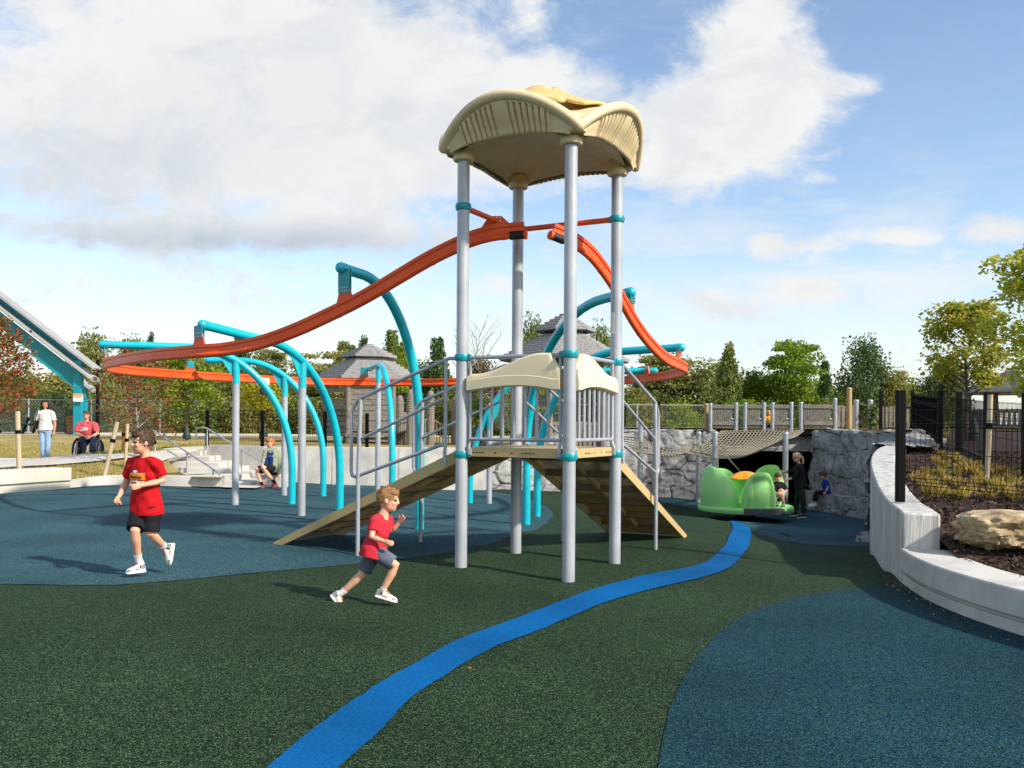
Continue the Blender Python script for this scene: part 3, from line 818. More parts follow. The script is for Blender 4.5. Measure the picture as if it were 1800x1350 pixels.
for k in range(4):
    f = side_fn(k)
    # raised petal riding on the barrel, lifted towards the middle with open lips
    for (o0, o1, w0, w1, l0, l1, tw) in ((.24, .86, .34, .70, .30, .05, .0),):
        b = MB(); rows = []
        for i in range(17):
            fo = i / 16; o = o0 + (o1 - o0) * fo; wd = w0 + (w1 - w0) * math.sin(fo * 1.7); lf = l0 + (l1 - l0) * fo ** .8
            r_ = []
            for j in range(25):
                q = -1 + j / 12; t = wd * q
                lip = .028 * abs(q) ** 5
                r_.append(f(o + LEAN * (1 - t * t) * o ** 5, t, ZE + .05 * (1 - o * o) + arch(t * .92) + lf * (1 - .35 * q * q) + lip))
            rows.append(r_)
        b.grid(rows); b.build('canopy_petal', 'roof_overlay_warmlit', roof, smooth=60, solid=.03)
    pts = [f(1.0 + LEAN * (1 - t * t), t, ZE + arch(t) - .01) for t in [-1.0 + 2 * i / 48 for i in range(49)]]
    b = MB(); b.tube(pts, .052, 14, round_end=True); b.build('canopy_rim', 'tan_plastic', roof, smooth=60)
    # a thin inner bead under the rim
    pts = [f(.985 + LEAN * .96 * (1 - t * t), t, ZE + arch(t) - .062) for t in [-.9 + 1.8 * i / 40 for i in range(41)]]
    b = MB(); b.tube(pts, .018, 8); b.build('canopy_bead', 'tan_plastic', roof, smooth=60)
    b = MB(); rows = []; nt2 = 200
    for i in range(nt2 + 1):
        t = -.93 + 1.86 * i / nt2
        at_ = abs(t)
        if at_ < .085: cor = .052
        elif at_ < .66: cor = .046 * sm(.30, .55, abs(((at_ - .085) / .082) % 1 - .5) * 2)
        else: cor = .018
        r_ = []
        zt_ = max(ZE + arch(t) - .055, ZE - .03); zb_ = ZE - .010 - .075 * at_ ** 2.2
        if zb_ > zt_ - .01: zb_ = zt_ - .01
        full = min(1, max(0, (zt_ - zb_) / .3))
        for j in range(11):
            q = j / 10
            d0 = .965 + LEAN * (1 - t * t) * .95; d1 = .93 + .10 * (1 - t * t)
            r_.append(f(d0 + (d1 - d0) * (q ** .9) * full + cor * (.6 + .4 * math.sin(math.pi * min(1, q * 1.2 + .1))) / HA, t * (1 - .06 * q), zt_ + (zb_ - zt_) * q))
        rows.append(r_)
    b.grid(rows); b.build('canopy_gable', 'tan_plastic', roof, smooth=50, solid=.012)
# ceiling with folds running down to the posts
b = MB(); n = 64
def zceil(a, c):
    m_ = max(abs(a), abs(c)); dg_ = abs(abs(a) - abs(c))
    return ZE + .03 + .16 * (1 - m_ ** 2) - .085 * abs(a * c) ** 1.6 - .075 * math.exp(-(dg_ / .05) ** 2) * m_ * (1.15 - m_) - .05 * math.exp(-((dg_ - .22 - .16 * (1 - m_)) / .05) ** 2) * m_ * (1 - .5 * m_)
b.grid([[CP(a * (.90 + .12 * (1 - c * c)), c * (.90 + .12 * (1 - a * a)), zceil(a, c)) for c in [-1 + 2 * j / n for j in range(n + 1)]] for a in [-1 + 2 * i / n for i in range(n + 1)]])
b.build('canopy_ceiling', 'tan_plastic', roof, smooth=60, solid=.012)
for k, (u, v) in corners.items():
    b = MB(); b.lathe([(PR + .004, -.10), (.098, -.10), (.110, -.085), (.110, -.03), (.096, -.012), (.098, .03), (.10, .06)], T(u, v, 4.355), 26)
    dd = (T(u, v, 0) - T(SQ / 2, SQ / 2, 0)).normalized()
    b.box(T(u, v, 4.375) + dd * .07, (.24, .17, .07), rotz(math.atan2(dd.y, dd.x)))
    b.build('canopy_collar', 'tan_plastic', roof, smooth=45, bevel=.01)

# ------------------------------------------------------------------ overhead track
ZT = 2.42
ctrl = [P(922, 412.5, 9.95), P(895, 415, 9.98), P(860, 420, 10.0), P(820, 432.5, 10.1), P(760, 461, 10.3), P(700, 496, 10.5), P(640, 531, 10.75), P(580, 561, 11.0), P(520, 588, 11.2), P(460, 609, 11.45), P(400, 620.5, 11.8),
        PZ(350, 624.5, ZT), PZ(280, 630, ZT), PZ(225, 637, ZT), PZ(191, 644, ZT), PZ(184, 649, ZT), PZ(202, 653.5, ZT), PZ(245, 658, ZT), PZ(300, 662, ZT), PZ(365, 666, ZT), PZ(460, 671, ZT), PZ(560, 675, ZT), PZ(640, 676.5, ZT),
        PZ(720, 676.5, ZT), PZ(800, 675.5, ZT), PZ(930, 675, ZT), PZ(1030, 675, ZT), PZ(1100, 672.5, ZT), PZ(1150, 668, ZT), PZ(1188, 662, ZT), P(1206, 656, 15.6), P(1200, 650, 14.4), P(1172, 637, 13.2), P(1146, 614, 12.3), P(1120, 581, 11.6), P(1096, 541, 11.1), P(1075, 503, 10.75), P(1040, 456, 10.35), P(1006, 430, 10.1), P(970, 414, 9.95)]
tp = spline(ctrl, 7)
track = thing('overhead_track', 'orange overhead ride track looping from the tower round the teal arches', 'ride track', tuple(tp[0]))
b = MB(); b.tube(tp, .036, 12)
rail = b.build('rail', 'orange_paint', track, smooth=60)
b = MB(); rows = []
for i, p in enumerate(tp):
    d = tp[min(i + 1, len(tp) - 1)] - tp[max(i - 1, 0)]; d.normalize()
    sd_ = d.cross(V3((0, 0, 1))).normalized(); u_ = sd_.cross(d).normalized()
    o = [(-.013, .02), (-.013, .095), (-.028, .10), (-.028, .14), (.028, .14), (.028, .10), (.013, .095), (.013, .02)]
    rows.append([p + sd_ * x + u_ * z for x, z in o])
b.grid(rows, close=True); n0 = (len(rows) - 1) * 8
b.f += [tuple(range(8)), tuple(reversed(range(n0, n0 + 8)))]; b.m += [0, 0]
b.build('web', 'orange_paint', track, smooth=35)
for e, nb in ((0, 1), (-1, -2)):
    p = tp[e]; d = (p - tp[nb * 3 if e == 0 else -4]).normalized()
    b = MB(); b.tube([p - d * .16, p - d * .005], .048, 16); bo = b.build('bumper', 'bumper_black', track, smooth=50)
    b = MB(); b.tube([p - d * .004, p + d * .03], .052, 18); b.tube([p + d * .031, p + d * .036], .018, 10); b.build('end_cap', 'orange_paint', bo, smooth=50, bevel=.006)
for k in range(9, len(tp) - 9, 19):
    d = (tp[k + 1] - tp[k - 1]).normalized(); b = MB(); b.tube([tp[k] - d * .018, tp[k] + d * .018], .0385, 14); sd_ = d.cross(V3((0, 0, 1))).normalized()
    for s_ in (-.05, .05):
        for sg in (-1, 1): q = tp[k] + d * s_ + V3((0, 0, .06)) + sd_ * sg * .013; b.tube([q, q + sd_ * sg * .008], .011, 6)
    b.build('splice', 'orange_paint', track, smooth=40)
def nearest(p):
    i = min(range(len(tp)), key=lambda k: (tp[k] - p).length); return i
def gusset_at(i, wlen=.26, ht=.17):
    p = tp[i]; d = (tp[min(i + 1, len(tp) - 1)] - tp[max(i - 1, 0)]).normalized(); dh = V3((d.x, d.y, 0)).normalized()
    sl_ = d.z / max(.2, math.hypot(d.x, d.y))
    sd_ = dh.cross(V3((0, 0, 1)))
    o = p - sd_ * .009
    z0 = lambda s: .12 + sl_ * s
    pts = [o + dh * s + V3((0, 0, z)) for s, z in ((-wlen / 2, z0(-wlen / 2)), (wlen / 2, z0(wlen / 2)), (.07, max(.12 + ht, z0(.07) + .03)), (-.07, max(.12 + ht, z0(-.07) + .03)))]
    b = MB(); b.prism(pts, sd_ * .018)
    zt_ = max(.12 + ht, z0(.07) + .03)
    for s in (-.055, -.018, .018, .055):
        for zz_ in (zt_ - .02, zt_ - .06):
            for sg in (-1, 1): b.mi = 1; q = p + dh * s + V3((0, 0, zz_)) + sd_ * sg * .011; b.tube([q, q + sd_ * sg * .008], .010, 6)
    b.build('gusset', ['orange_paint', 'bolt_steel'], track, bevel=0)
    return p + V3((0, 0, zt_)), dh
i0 = nearest(P(872, 418, 10.0)); gusset_at(i0, .34, .12)

# ------------------------------------------------------------------ teal arched supports
TR_ = .0635
def arch_support(label, base, cappx, h0=.3, dfrac=.62, brace=None, capY=None, rise=.0, zcap=None):
    bx, by, bY = base
    bp = P(bx, by, bY); bp.z = h(bp.x, bp.y)
    cp_ = P(cappx[0], cappx[1], capY)
    t = thing('arched_support', label, 'support post', tuple(bp), 'teal arched posts holding up the ride track')
    dh = V3((cp_.x - bp.x, cp_.y - bp.y, 0)); D = dh.length; dh.normalize(); H = cp_.z - bp.z
    pts = [bp - V3((0, 0, .15)), bp + V3((0, 0, h0 * H * .5))]
    Dc = D * dfrac; H1 = H * (1 - h0) - rise
    for k in range(19):
        a = math.pi / 2 * k / 18
        pts.append(bp + dh * (Dc * (1 - math.cos(a))) + V3((0, 0, h0 * H + H1 * math.sin(a))))
    for k in (1, 2, 3): pts.append(bp + dh * (Dc + (D - Dc) * k / 3) + V3((0, 0, H - rise + rise * k / 3)))
    b = MB(); b.tube(pts, TR_, 22)
    arc = b.build('arch_tube', 'teal_paint', t, smooth=60)
    e = pts[-1]; d = (pts[-1] - pts[-2]).normalized()
    b = MB(); b.ball(e + d * .01, (TR_ + .004,) * 3, 20); b.tube([e - d * .07, e + d * .012], TR_ + .005, 22); b.build('end_cap', 'teal_paint', arc, smooth=60)
    # hanger down to the track
    i = nearest(e - V3((0, 0, .3))); tpnt, thd = gusset_at(i)
    hp = e - d * .06
    side = thd.cross(V3((0, 0, 1)))
    b = MB(); w_ = .085
    zt_ = hp.z - .01; zb_ = tpnt.z - .09
    b.prism([V3((tpnt.x, tpnt.y, 0)) + thd * s_ + side * .011 + V3((0, 0, z_)) for s_, z_ in ((-w_, zb_), (w_, zb_), (w_, zt_), (-w_, zt_))], side * .012)
    b.prism([V3((tpnt.x, tpnt.y, 0)) + thd * s_ - side * .023 + V3((0, 0, z_)) for s_, z_ in ((-w_, zb_ + .03), (w_, zb_ + .03), (w_, zt_), (-w_, zt_))], side * .012)
    for s_ in (-.06, -.02, .02, .06):
        b.mi = 1
        for zz_ in (zb_ + .05, zb_ + .09):
            for sg, o_ in ((1, .024), (-1, .024)):
                q = V3((tpnt.x, tpnt.y, zz_)) + thd * s_ + side * sg * o_; b.tube([q, q + side * sg * .009], .011, 6)
    b.build('hanger', ['teal_clamp', 'bolt_steel'], t, bevel=0)
    if brace:
        f = brace; x = D * f
        if x < Dc: a = math.acos(1 - x / Dc); z = h0 * H + H1 * math.sin(a)
        else: z = H - rise
        q = bp + dh * x; g = h(q.x, q.y)
        b = MB(); b.tube([V3((q.x, q.y, g - .1)), V3((q.x, q.y, bp.z + z - .38))], TR_ - .004, 22); b.build('brace_post', 'grey_post', t, smooth=60)
        b = MB(); b.tube([V3((q.x, q.y, bp.z + z - .40)), V3((q.x, q.y, bp.z + z - .0))], TR_, 22)
        x2 = min(D, x + .5)
        a2 = math.acos(max(-1, 1 - x2 / Dc)) if x2 < Dc else None
        z2 = h0 * H + H1 * math.sin(a2) if a2 is not None else H - rise
        sd_ = dh.cross(V3((0, 0, 1)))
        xm = (x + x2) / 2
        zm = h0 * H + H1 * math.sin(math.acos(1 - xm / Dc)) if xm < Dc else H - rise
        c0 = V3((0, 0, bp.z))
        poly = [bp + dh * (x + .04) + V3((0, 0, z - .32)), bp + dh * (x + .16) + V3((0, 0, z - .12)), bp + dh * xm + V3((0, 0, zm - .09)), bp + dh * x2 + V3((0, 0, z2 - .05)), bp + dh * x2 + V3((0, 0, z2)), bp + dh * x + V3((0, 0, z))]
        b.prism([p - sd_ * .008 for p in poly], sd_ * .016)
        b.build('brace_sleeve', 'teal_paint', t, smooth=40)
    return t
arch_support('tall teal arch whose foot stands just behind the left ramp', (737, 932, 12.2), (600, 471), .36, .80, None, 10.9, .02)
arch_support('teal arch with a grey brace post standing nearest the foot of the left ramp', (597, 888, 14.7), (357, 571), .22, .62, .318, 12.05, .10)
arch_support('teal arch reaching to the far left end of the orange track, with grey brace post', (513, 884, 15.9), (181, 605.5), .22, .55, .31, 15.0, .0)
arch_support('low teal arch bending to the far orange strand, brace post beside the seated teenager', (568, 875, 18.4), (366, 633), .25, .72, .34, 18.1, .0)
arch_support('narrow teal arch seen end on in front of the left wooden hut', (689, 866, 18.0), (650, 648), .3, .6, .58, 21.6, .0)
arch_support('tall teal arch behind the tower deck, curving right over the orange track', (925, 930, 14.0), (1108, 514), .36, .78, None, 11.35, .0)
arch_support('teal arch ending in a long level arm at the right end of the track', (944, 905, 15.6), (1196, 611), .25, .58, None, 14.1, .02)
arch_support('low teal arch behind the left balusters, grey brace post right of its foot', (826, 876, 19.0), (1150, 652), .12, .42, .108, 18.3, .0)
# trolley hanging on the far strand
i = nearest(PZ(470, 671, ZT)); p = tp[i]; d = (tp[i + 1] - tp[i - 1]).normalized()
tr_ = thing('track_trolley', 'cream trolley with a black swing seat hanging on the far orange strand', 'trolley', tuple(p))
b = MB(); b.bar(p - d * .16 - V3((0, 0, .0)), p + d * .16, .17, .17); b.build('housing', 'cream_plastic', tr_, bevel=.03, seg=3)
b = MB(); b.tube([p - V3((0, 0, .08)), p - V3((0, 0, .24))], .025, 8); b.lathe([(.02, 0), (.05, -.03), (.05, -.09), (.02, -.12)], p - V3((0, 0, .14)), 12); b.build('swivel', 'bumper_black', tr_)
b = MB(); b.tube([p - V3((0, 0, .25)) + d * (.2 * math.sin(a)) - V3((0, 0, .12 - .12 * math.cos(a))) for a in [R(-80 + 16 * k) for k in range(11)]], .022, 8); b.build('grab_bar', 'bumper_black', tr_)
# ------------------------------------------------------------------ rock
def rockmat(name, a, c, dark):
    m = bpy.data.materials.new(name); m.use_nodes = True
    nt = m.node_tree; N = nt.nodes; L = nt.links; b = N['Principled BSDF']
    b.inputs['Roughness'].default_value = .9; b.inputs['Specular IOR Level'].default_value = .2
    tc = N.new('ShaderNodeTexCoord'); nz = N.new('ShaderNodeTexNoise'); nz.inputs['Scale'].default_value = 2.4; nz.inputs['Detail'].default_value = 9; nz.inputs['Roughness'].default_value = .7
    L.new(tc.outputs['Object'], nz.inputs['Vector'])
    rp = N.new('ShaderNodeValToRGB'); rp.color_ramp.elements[0].color = lin(a); rp.color_ramp.elements[1].color = lin(c); rp.color_ramp.elements[0].position = .36; rp.color_ramp.elements[1].position = .64
    L.new(nz.outputs['Fac'], rp.inputs['Fac'])
    at = N.new('ShaderNodeAttribute'); at.attribute_name = 'crack'
    mx = N.new('ShaderNodeMix'); mx.data_type = 'RGBA'; L.new(at.outputs['Fac'], mx.inputs[0]); L.new(rp.outputs[0], mx.inputs[6]); mx.inputs[7].default_value = lin(dark)
    L.new(mx.outputs[2], b.inputs['Base Color'])
    nb = N.new('ShaderNodeTexNoise'); nb.inputs['Scale'].default_value = 14; nb.inputs['Detail'].default_value = 9; L.new(tc.outputs['Object'], nb.inputs['Vector'])
    bp = N.new('ShaderNodeBump'); bp.inputs['Strength'].default_value = .5; bp.inputs['Distance'].default_value = .03; L.new(nb.outputs['Fac'], bp.inputs['Height']); L.new(bp.outputs[0], b.inputs['Normal'])
    MATS[name] = m
rockmat('rock', (134, 133, 133), (178, 176, 173), (44, 44, 46))
def worley(S, Tt, cw, ch, seed, skew=.0):
    """distance to the nearest and second nearest jittered cell, and the cell's random value"""
    rng = np.random.RandomState(seed); tab = rng.rand(64, 64, 3)
    S = S + skew * Tt
    gi = np.floor(S / cw).astype(int); gj = np.floor(Tt / ch).astype(int)
    d1 = np.full(S.shape, 9.0); d2 = np.full(S.shape, 9.0); rv = np.zeros(S.shape)
    for di in (-1, 0, 1):
        for dj in (-1, 0, 1):
            i = gi + di; j = gj + dj; q = tab[i % 64, j % 64]
            cx = (i + .15 + .7 * q[..., 0] + .5 * (j % 2)) ; cy = (j + .2 + .6 * q[..., 1])
            d = np.maximum(np.abs(S / cw - cx) * 1.0, np.abs(Tt / ch - cy)) * .88 + .12 * np.hypot(S / cw - cx, Tt / ch - cy)
            m = d < d1
            d2 = np.where(m, d1, np.minimum(d2, d)); rv = np.where(m, q[..., 2], rv); d1 = np.where(m, d, d1)
    return d1, d2, rv
def rock_face(name, label, line, zb, zt, seed, back=.7, amp=.16, cell=(.62, .42), cat='rock wall', skew=.25, step=.034, lean=.12, parent=None):
    """a carved rock face standing along a plan line (outward = right of travel)"""
    pts = spline([V3((p[0], p[1], 0)) for p in line], 12)
    acc = [0]
    for a, c in zip(pts, pts[1:]): acc.append(acc[-1] + (c - a).length)
    tot = acc[-1]; ns = int(tot / step) + 1
    zbs = zb if callable(zb) else (lambda f: zb); zts = zt if callable(zt) else (lambda f: zt)
    P_, Nn, Fz = [], [], []
    for k in range(ns):
        s = tot * k / (ns - 1); i = max(0, min(len(pts) - 2, int(np.searchsorted(acc, s)) - 1))
        f = (s - acc[i]) / max(1e-6, acc[i + 1] - acc[i]); p = pts[i].lerp(pts[i + 1], f)
        d = pts[min(i + 2, len(pts) - 1)] - pts[max(i - 1, 0)]; d.normalize()
        P_.append((p.x, p.y)); Nn.append((d.y, -d.x)); Fz.append(k / (ns - 1))
    P_ = np.array(P_); Nn = np.array(Nn)
    hmax = max(zts(f) - zbs(f) for f in (0, .25, .5, .75, 1)); nv = int(hmax / step) + 1; nb = int(back / step / 1.6) + 2
    Vt = np.concatenate([np.linspace(0, 1, nv), np.linspace(1, 1, nb)]); Bk = np.concatenate([np.zeros(nv), np.linspace(0, back, nb + 1)[1:]])
    z0 = np.array([zbs(f) for f in Fz]); z1 = np.array([zts(f) for f in Fz])
    S, TT = np.meshgrid(np.linspace(0, tot, ns), Vt, indexing='ij')
    Hh = (z1 - z0)[:, None] * TT; BB = np.broadcast_to(Bk[None], S.shape)
    tt2 = Hh + BB
    wob = np.zeros(S.shape); wob2 = np.zeros(S.shape); fine = np.zeros(S.shape)
    for a in range(S.shape[0]):
        for b_ in range(S.shape[1]):
            q = V3((S[a, b_], tt2[a, b_], seed * 3.1))
            wob[a, b_] = noise.noise(q * 1.6); wob2[a, b_] = noise.noise(q * 1.3 + V3((9, 3, 1))); fine[a, b_] = noise.fractal(q * 5, 1.0, 2.1, 3)
    d1, d2, rv = worley(S + .10 * wob, tt2 + .08 * wob2, cell[0], cell[1], seed, skew)
    g = d2 - d1; e1_, e2_, rw = worley(S + .12 * wob2, tt2 + .10 * wob, cell[0] * .52, cell[1] * .55, seed + 7, skew * 1.6); g2 = e2_ - e1_
    crk = np.maximum(np.exp(-(g / .05) ** 2), .5 * np.exp(-(g2 / .05) ** 2) * (rv > .35))
    disp = amp * .6 * (rv - .5) + amp * .28 * (rw - .5) + amp * .6 * wob - .035 * crk + .03 * fine
    rnd = np.where(BB > 0, 0, 0)
    vs = np.zeros(S.shape + (3,))
    vs[..., :2] = P_[:, None, :] + Nn[:, None, :] * (disp * (BB < .01) - lean * TT - BB)[..., None]
    vs[..., 2] = z0[:, None] + Hh + np.where(BB > 0, disp * .7 - .10 * (BB / back) ** 2, 0) - np.where(BB <= 0, .05 * np.clip((TT - .93) / .07, 0, 1) ** 2, .05)
    n0, n1 = S.shape
    me = bpy.data.meshes.new(name)
    idx = np.arange(n0 * n1).reshape(n0, n1)
    F = np.stack([idx[:-1, :-1], idx[1:, :-1], idx[1:, 1:], idx[:-1, 1:]], -1).reshape(-1, 4)
    me.from_pydata(vs.reshape(-1, 3).tolist(), [], F.tolist())
    at = me.attributes.new('crack', 'FLOAT', 'POINT'); at.data.foreach_set('value', (np.clip(crk * .8, 0, 1)).reshape(-1).astype(np.float32))
    me.materials.append(MATS['rock']); me.polygons.foreach_set('use_smooth', [True] * len(me.polygons)); me.set_sharp_from_angle(angle=R(75)); me.update()
    o = obj(name, me, parent)
    if label: tag(o, label, cat)
    return o
rock_face('rock_wall', 'long grey faux rock wall behind the right ramp and rope nets', [(-.55, 24.35), (.6, 25.2), (2, 26.2), (3.6, 26.6), (5.0, 26.5), (6.0, 26.4)], -.75, lambda f: .9 + .55 * sm(.1, .5, f), 3, cell=(.85, .55), amp=.13)
rock_face('rock_buttress', 'steep carved grey rock face right of the dark cave mouth', [(9.8, 28.2), (8.85, 26.6), (8.6, 25.8), (9.05, 24.8), (9.35, 23.4), (9.15, 21.8), (8.6, 20.2), (7.7, 18.5), (6.8, 17.4)], -1.0, lambda f: 1.46 - .2 * sm(.55, 1, f), 5, cell=(.42, .6), amp=.2, skew=.45, back=.9)
rock_face('rock_ledge', 'low grey rock ledge where the child in blue sits', [(8.3, 26.3), (8.2, 25.4), (8.42, 24.5), (8.66, 23.4), (8.82, 22.4), (8.8, 21.4), (8.3, 20), (7.6, 18.6)], -1.0, lambda f: -.27 - .0 * f, 8, cell=(.6, .4), amp=.12, back=1.3, lean=.05, cat='rock ledge')
rock_face('rock_stub', 'small pale rock lump at the foot of the tall curved concrete wall', [(5.9, 15.4), (5.55, 14.8), (5.35, 14.25)], -.9, lambda f: -.18 - .1 * f, 9, cell=(.3, .3), amp=.08, back=.4, step=.03, cat='rock')
# cave: chamber walls, lintel
cv_ = thing('cave', 'dark cave mouth under the gated bridge, behind the green spinner', 'cave', (7.6, 28, -.8))
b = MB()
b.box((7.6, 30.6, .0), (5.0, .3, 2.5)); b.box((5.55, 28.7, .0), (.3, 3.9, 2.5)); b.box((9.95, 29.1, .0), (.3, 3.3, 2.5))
b.build('chamber', 'cave_shade', cv_)
b = MB(); b.box((7.6, 28.85, 1.33), (4.4, 4.6, .10)); b.build('bridge_slab', 'black_steel', cv_)
rock_face('lintel', None, [(6.0, 26.75), (7.4, 26.85), (9.1, 26.6)], .78, 1.27, 11, cell=(.7, .4), amp=.1, back=.25, parent=cv_)
cv_.children[-1].location = -V3(cv_.location)

# galvanised poles of the rope nets
def pole(name, label, px, ytop, Y, zb, r=.075, m='galvanised', cat='pole', group=None, dome=True, py_=None):
    a = P(px, ytop, Y); t = thing(name, label, cat, (a.x, a.y, zb), group)
    b = MB(); b.tube([(a.x, a.y, zb), (a.x, a.y, a.z)], r, 16); b.build('shaft', m, t, smooth=60)
    b = MB(); b.lathe([(r + .008, -.03), (r + .008, 0), (r * .7, .03), (0, .04)], a, 16); b.build('cap', m, t, smooth=60)
    return a
net_poles = {}
for px, yt, Y, l in [(1126, 745, 25.0, 'galvanised pole standing left of the rope net beside the right ramp rail'), (1151, 757, 25.9, 'thin galvanised pole just behind the bend of the right ramp handrail'),
                     (1228, 760, 25.8, 'galvanised pole behind the left green petal of the spinner'), (1257, 760, 23.6, 'galvanised pole nearest the spinner, with two taut ropes tied to it'), (1381, 761, 24.0, 'galvanised pole beside the woman in black at the cave mouth')]:
    net_poles[px] = pole('net_pole', l, px, yt, Y, -1.0, group='poles of the rope nets')
def rope_net(label, e0, e1, sag, nu, nv, wav=.05, seed=1):
    """e0/e1: edge curves; ropes both ways with sag"""
    A_, B_ = spline(e0, 10), spline(e1, 10); rng = random.Random(seed)
    def at(c, f):
        x = f * (len(c) - 1); i = min(len(c) - 2, int(x)); return c[i].lerp(c[i + 1], x - i)
    def S(u, v):
        p = at(A_, u).lerp(at(B_, u), v)
        p.z -= sag * 4 * v * (1 - v) * (.6 + .4 * math.sin(math.pi * u)) - wav * math.sin(u * 9 + v * 5) * v * (1 - v)
        return p
    t = thing('rope_net', label, 'rope net', tuple(A_[0]), 'beige rope nets over the hollow')
    b = MB()
    for i in range(nu + 1):
        b.tube([S(i / nu, j / 14) for j in range(15)], .013, 5)
    b.build('ropes_along', 'rope', t, smooth=60)
    b = MB()
    for j in range(nv + 1):
        b.tube([S(i / 24, j / nv) + V3((0, 0, .012)) for i in range(25)], .013, 5)
    b.build('ropes_across', 'rope', t, smooth=60)
rope_net('large beige rope net sagging from the gated bridge over the cave mouth', [P(1268, 758, 26.4), P(1340, 757, 26.4), P(1413, 757, 26.4)], [P(1203, 797, 23.6), P(1262, 806, 23.4), P(1310, 802, 23.6), P(1376, 772, 24.0)], .10, 26, 18, seed=2)
rope_net('long low beige rope net stretched between poles behind the right ramp rails', [P(1080, 768, 25.8), P(1126, 772, 25.0), P(1180, 792, 25.2), P(1228, 772, 25.8)], [P(1080, 780, 24.0), P(1126, 796, 23.9), P(1170, 800, 23.7), P(1212, 798, 23.6)], .12, 26, 9, seed=4)
t = thing('anchor_rope', 'pair of taut beige ropes running from a galvanised pole down to the spinner', 'rope', tuple(P(1260, 786, 23.5)))
b = MB(); b.tube([P(1260, 783, 23.5), P(1264, 850, 22.9)], .014, 6); b.build('rope_strand', 'rope', t)
b = MB(); b.tube([P(1260, 783, 23.5), P(1304, 832, 23.0)], .014, 6); b.build('rope_strand', 'rope', t)
b = MB()
for q in [(1228, 764, 25.8, 1258, 782, 23.6), (1228, 775, 25.8, 1215, 798, 23.6), (1257, 765, 23.6, 1240, 790, 23.6), (1257, 765, 23.6, 1275, 790, 23.8), (1257, 772, 23.6, 1222, 800, 23.5)]:
    b.tube([P(*q[:3]), P(*q[3:])], .013, 6)
tag(b.build('tie_ropes', 'rope'), 'short pale tie ropes fanning from the galvanised poles to the net edges', 'rope')

# ------------------------------------------------------------------ the green spinner
SC = P(1310, 897, 22.0); SR = 1.14
spn = thing('spinner', 'lime green petal spinner ride with an orange dome table', 'spinner', tuple(SC))
zp = SC.z
b = MB(); b.lathe([(.35, -.02), (SR - .12, -.03), (SR - .02, .0), (SR, .05), (SR, .10), (SR - .03, .13), (SR - .2, .135), (0, .135)], SC, 64); b.build('platform', 'spinner_green', spn, smooth=50)
b = MB(); b.lathe([(.22, zp * 0 - .35), (.22, -.03), (.34, -.02)], SC, 24); b.build('pedestal', 'black_steel', spn)
b = MB(); b.lathe([(.40, .13), (.31, .3), (.27, .55), (.30, .72), (.34, .76), (0, .77)], SC, 32); b.build('column', 'spinner_green', spn, smooth=50)
b = MB(); rows = []
for i, (r_, z_) in enumerate([(.02, .955), (.12, .945), (.22, .90), (.32, .845), (.40, .805), (.425, .785), (.40, .765), (.2, .755)]):
    rows.append([SC + V3((r_ * (1 + .05 * math.cos(5 * a + 1) * (i > 2)) * math.cos(a), r_ * (1 + .05 * math.cos(5 * a + 1) * (i > 2)) * math.sin(a), z_ + .012 * math.cos(5 * a + 1) * (1 < i < 6))) for a in [2 * math.pi * k / 60 for k in range(60)]])
b.grid(rows, close=True); b.build('dome_table', 'spinner_orange', spn, smooth=50)
def petal(a0, hgt, half, dent=.0, m='spinner_green'):
    b = MB(); nphi = 40; nz = 18
    outer, inner = [], []
    for i in range(nphi + 1):
        f = -1 + 2 * i / nphi; ph = a0 + half * f
        H = hgt * (max(0, 1 - abs(f) ** 2.6)) ** .62
        # wings sweep in towards the column
        rr = SR - .03 - .34 * abs(f) ** 2.4
        ro, ri = [], []
        for j in range(nz + 1):
            s = j / nz; z = .12 + H * s
            belly = .05 * math.sin(math.pi * s) - .10 * s * s
            dn = -dent * (1 - sm(.38, .60, abs(f))) * (1 - sm(.72, .95, s)) if dent else 0
            R1 = rr + belly + dn
            th = .05 + .02 * (1 - s)
            edge_ = .5 * th * max(0, (s - .85) / .15) ** 2
            ro.append(SC + V3((math.cos(ph) * (R1 - edge_), math.sin(ph) * (R1 - edge_), z)))
            ri.append(SC + V3((math.cos(ph) * (R1 - th + edge_), math.sin(ph) * (R1 - th + edge_), z)))
        outer.append(ro + list(reversed(ri)))
    b.grid(outer, close=True)
    n = len(outer[0]); n0 = (len(outer) - 1) * n
    b.f += [tuple(range(n)), tuple(reversed(range(n0, n0 + n)))]; b.m += [0, 0]
    return b.build('petal', m, spn, smooth=60)
def toward(px): return math.atan2(-1, 0)
petal(R(196), .97, R(48), .0)
petal(R(-82), .86, R(31), .15)
petal(R(34), .97, R(40), .0)
petal(R(116), .86, R(36), .0)
for a0 in (R(196), R(34), R(116)):
    b = MB(); rows = []
    for i in range(9):
        ph = a0 + R(30) * (-1 + 2 * i / 8)
        rows.append([SC + V3((math.cos(ph) * r_, math.sin(ph) * r_, z_)) for r_, z_ in ((.68, .135), (.70, .30), (.74, .335), (.98, .33), (1.04, .40))])
    b.grid(rows); b.build('seat', 'spinner_green', spn, smooth=50)
b = MB(); rows = []
for i in range(17):
    ph = R(-80) + R(26) * (-1 + 2 * i / 16)
    rows.append([SC + V3((math.cos(ph) * r_, math.sin(ph) * r_, z_)) for r_, z_ in ((SR - .1, -.01), (SR + .015, -.01), (SR + .02, .125), (SR - .12, .14))])
b.grid(rows); b.build('step_plate', 'spinner_grey', spn, smooth=30)

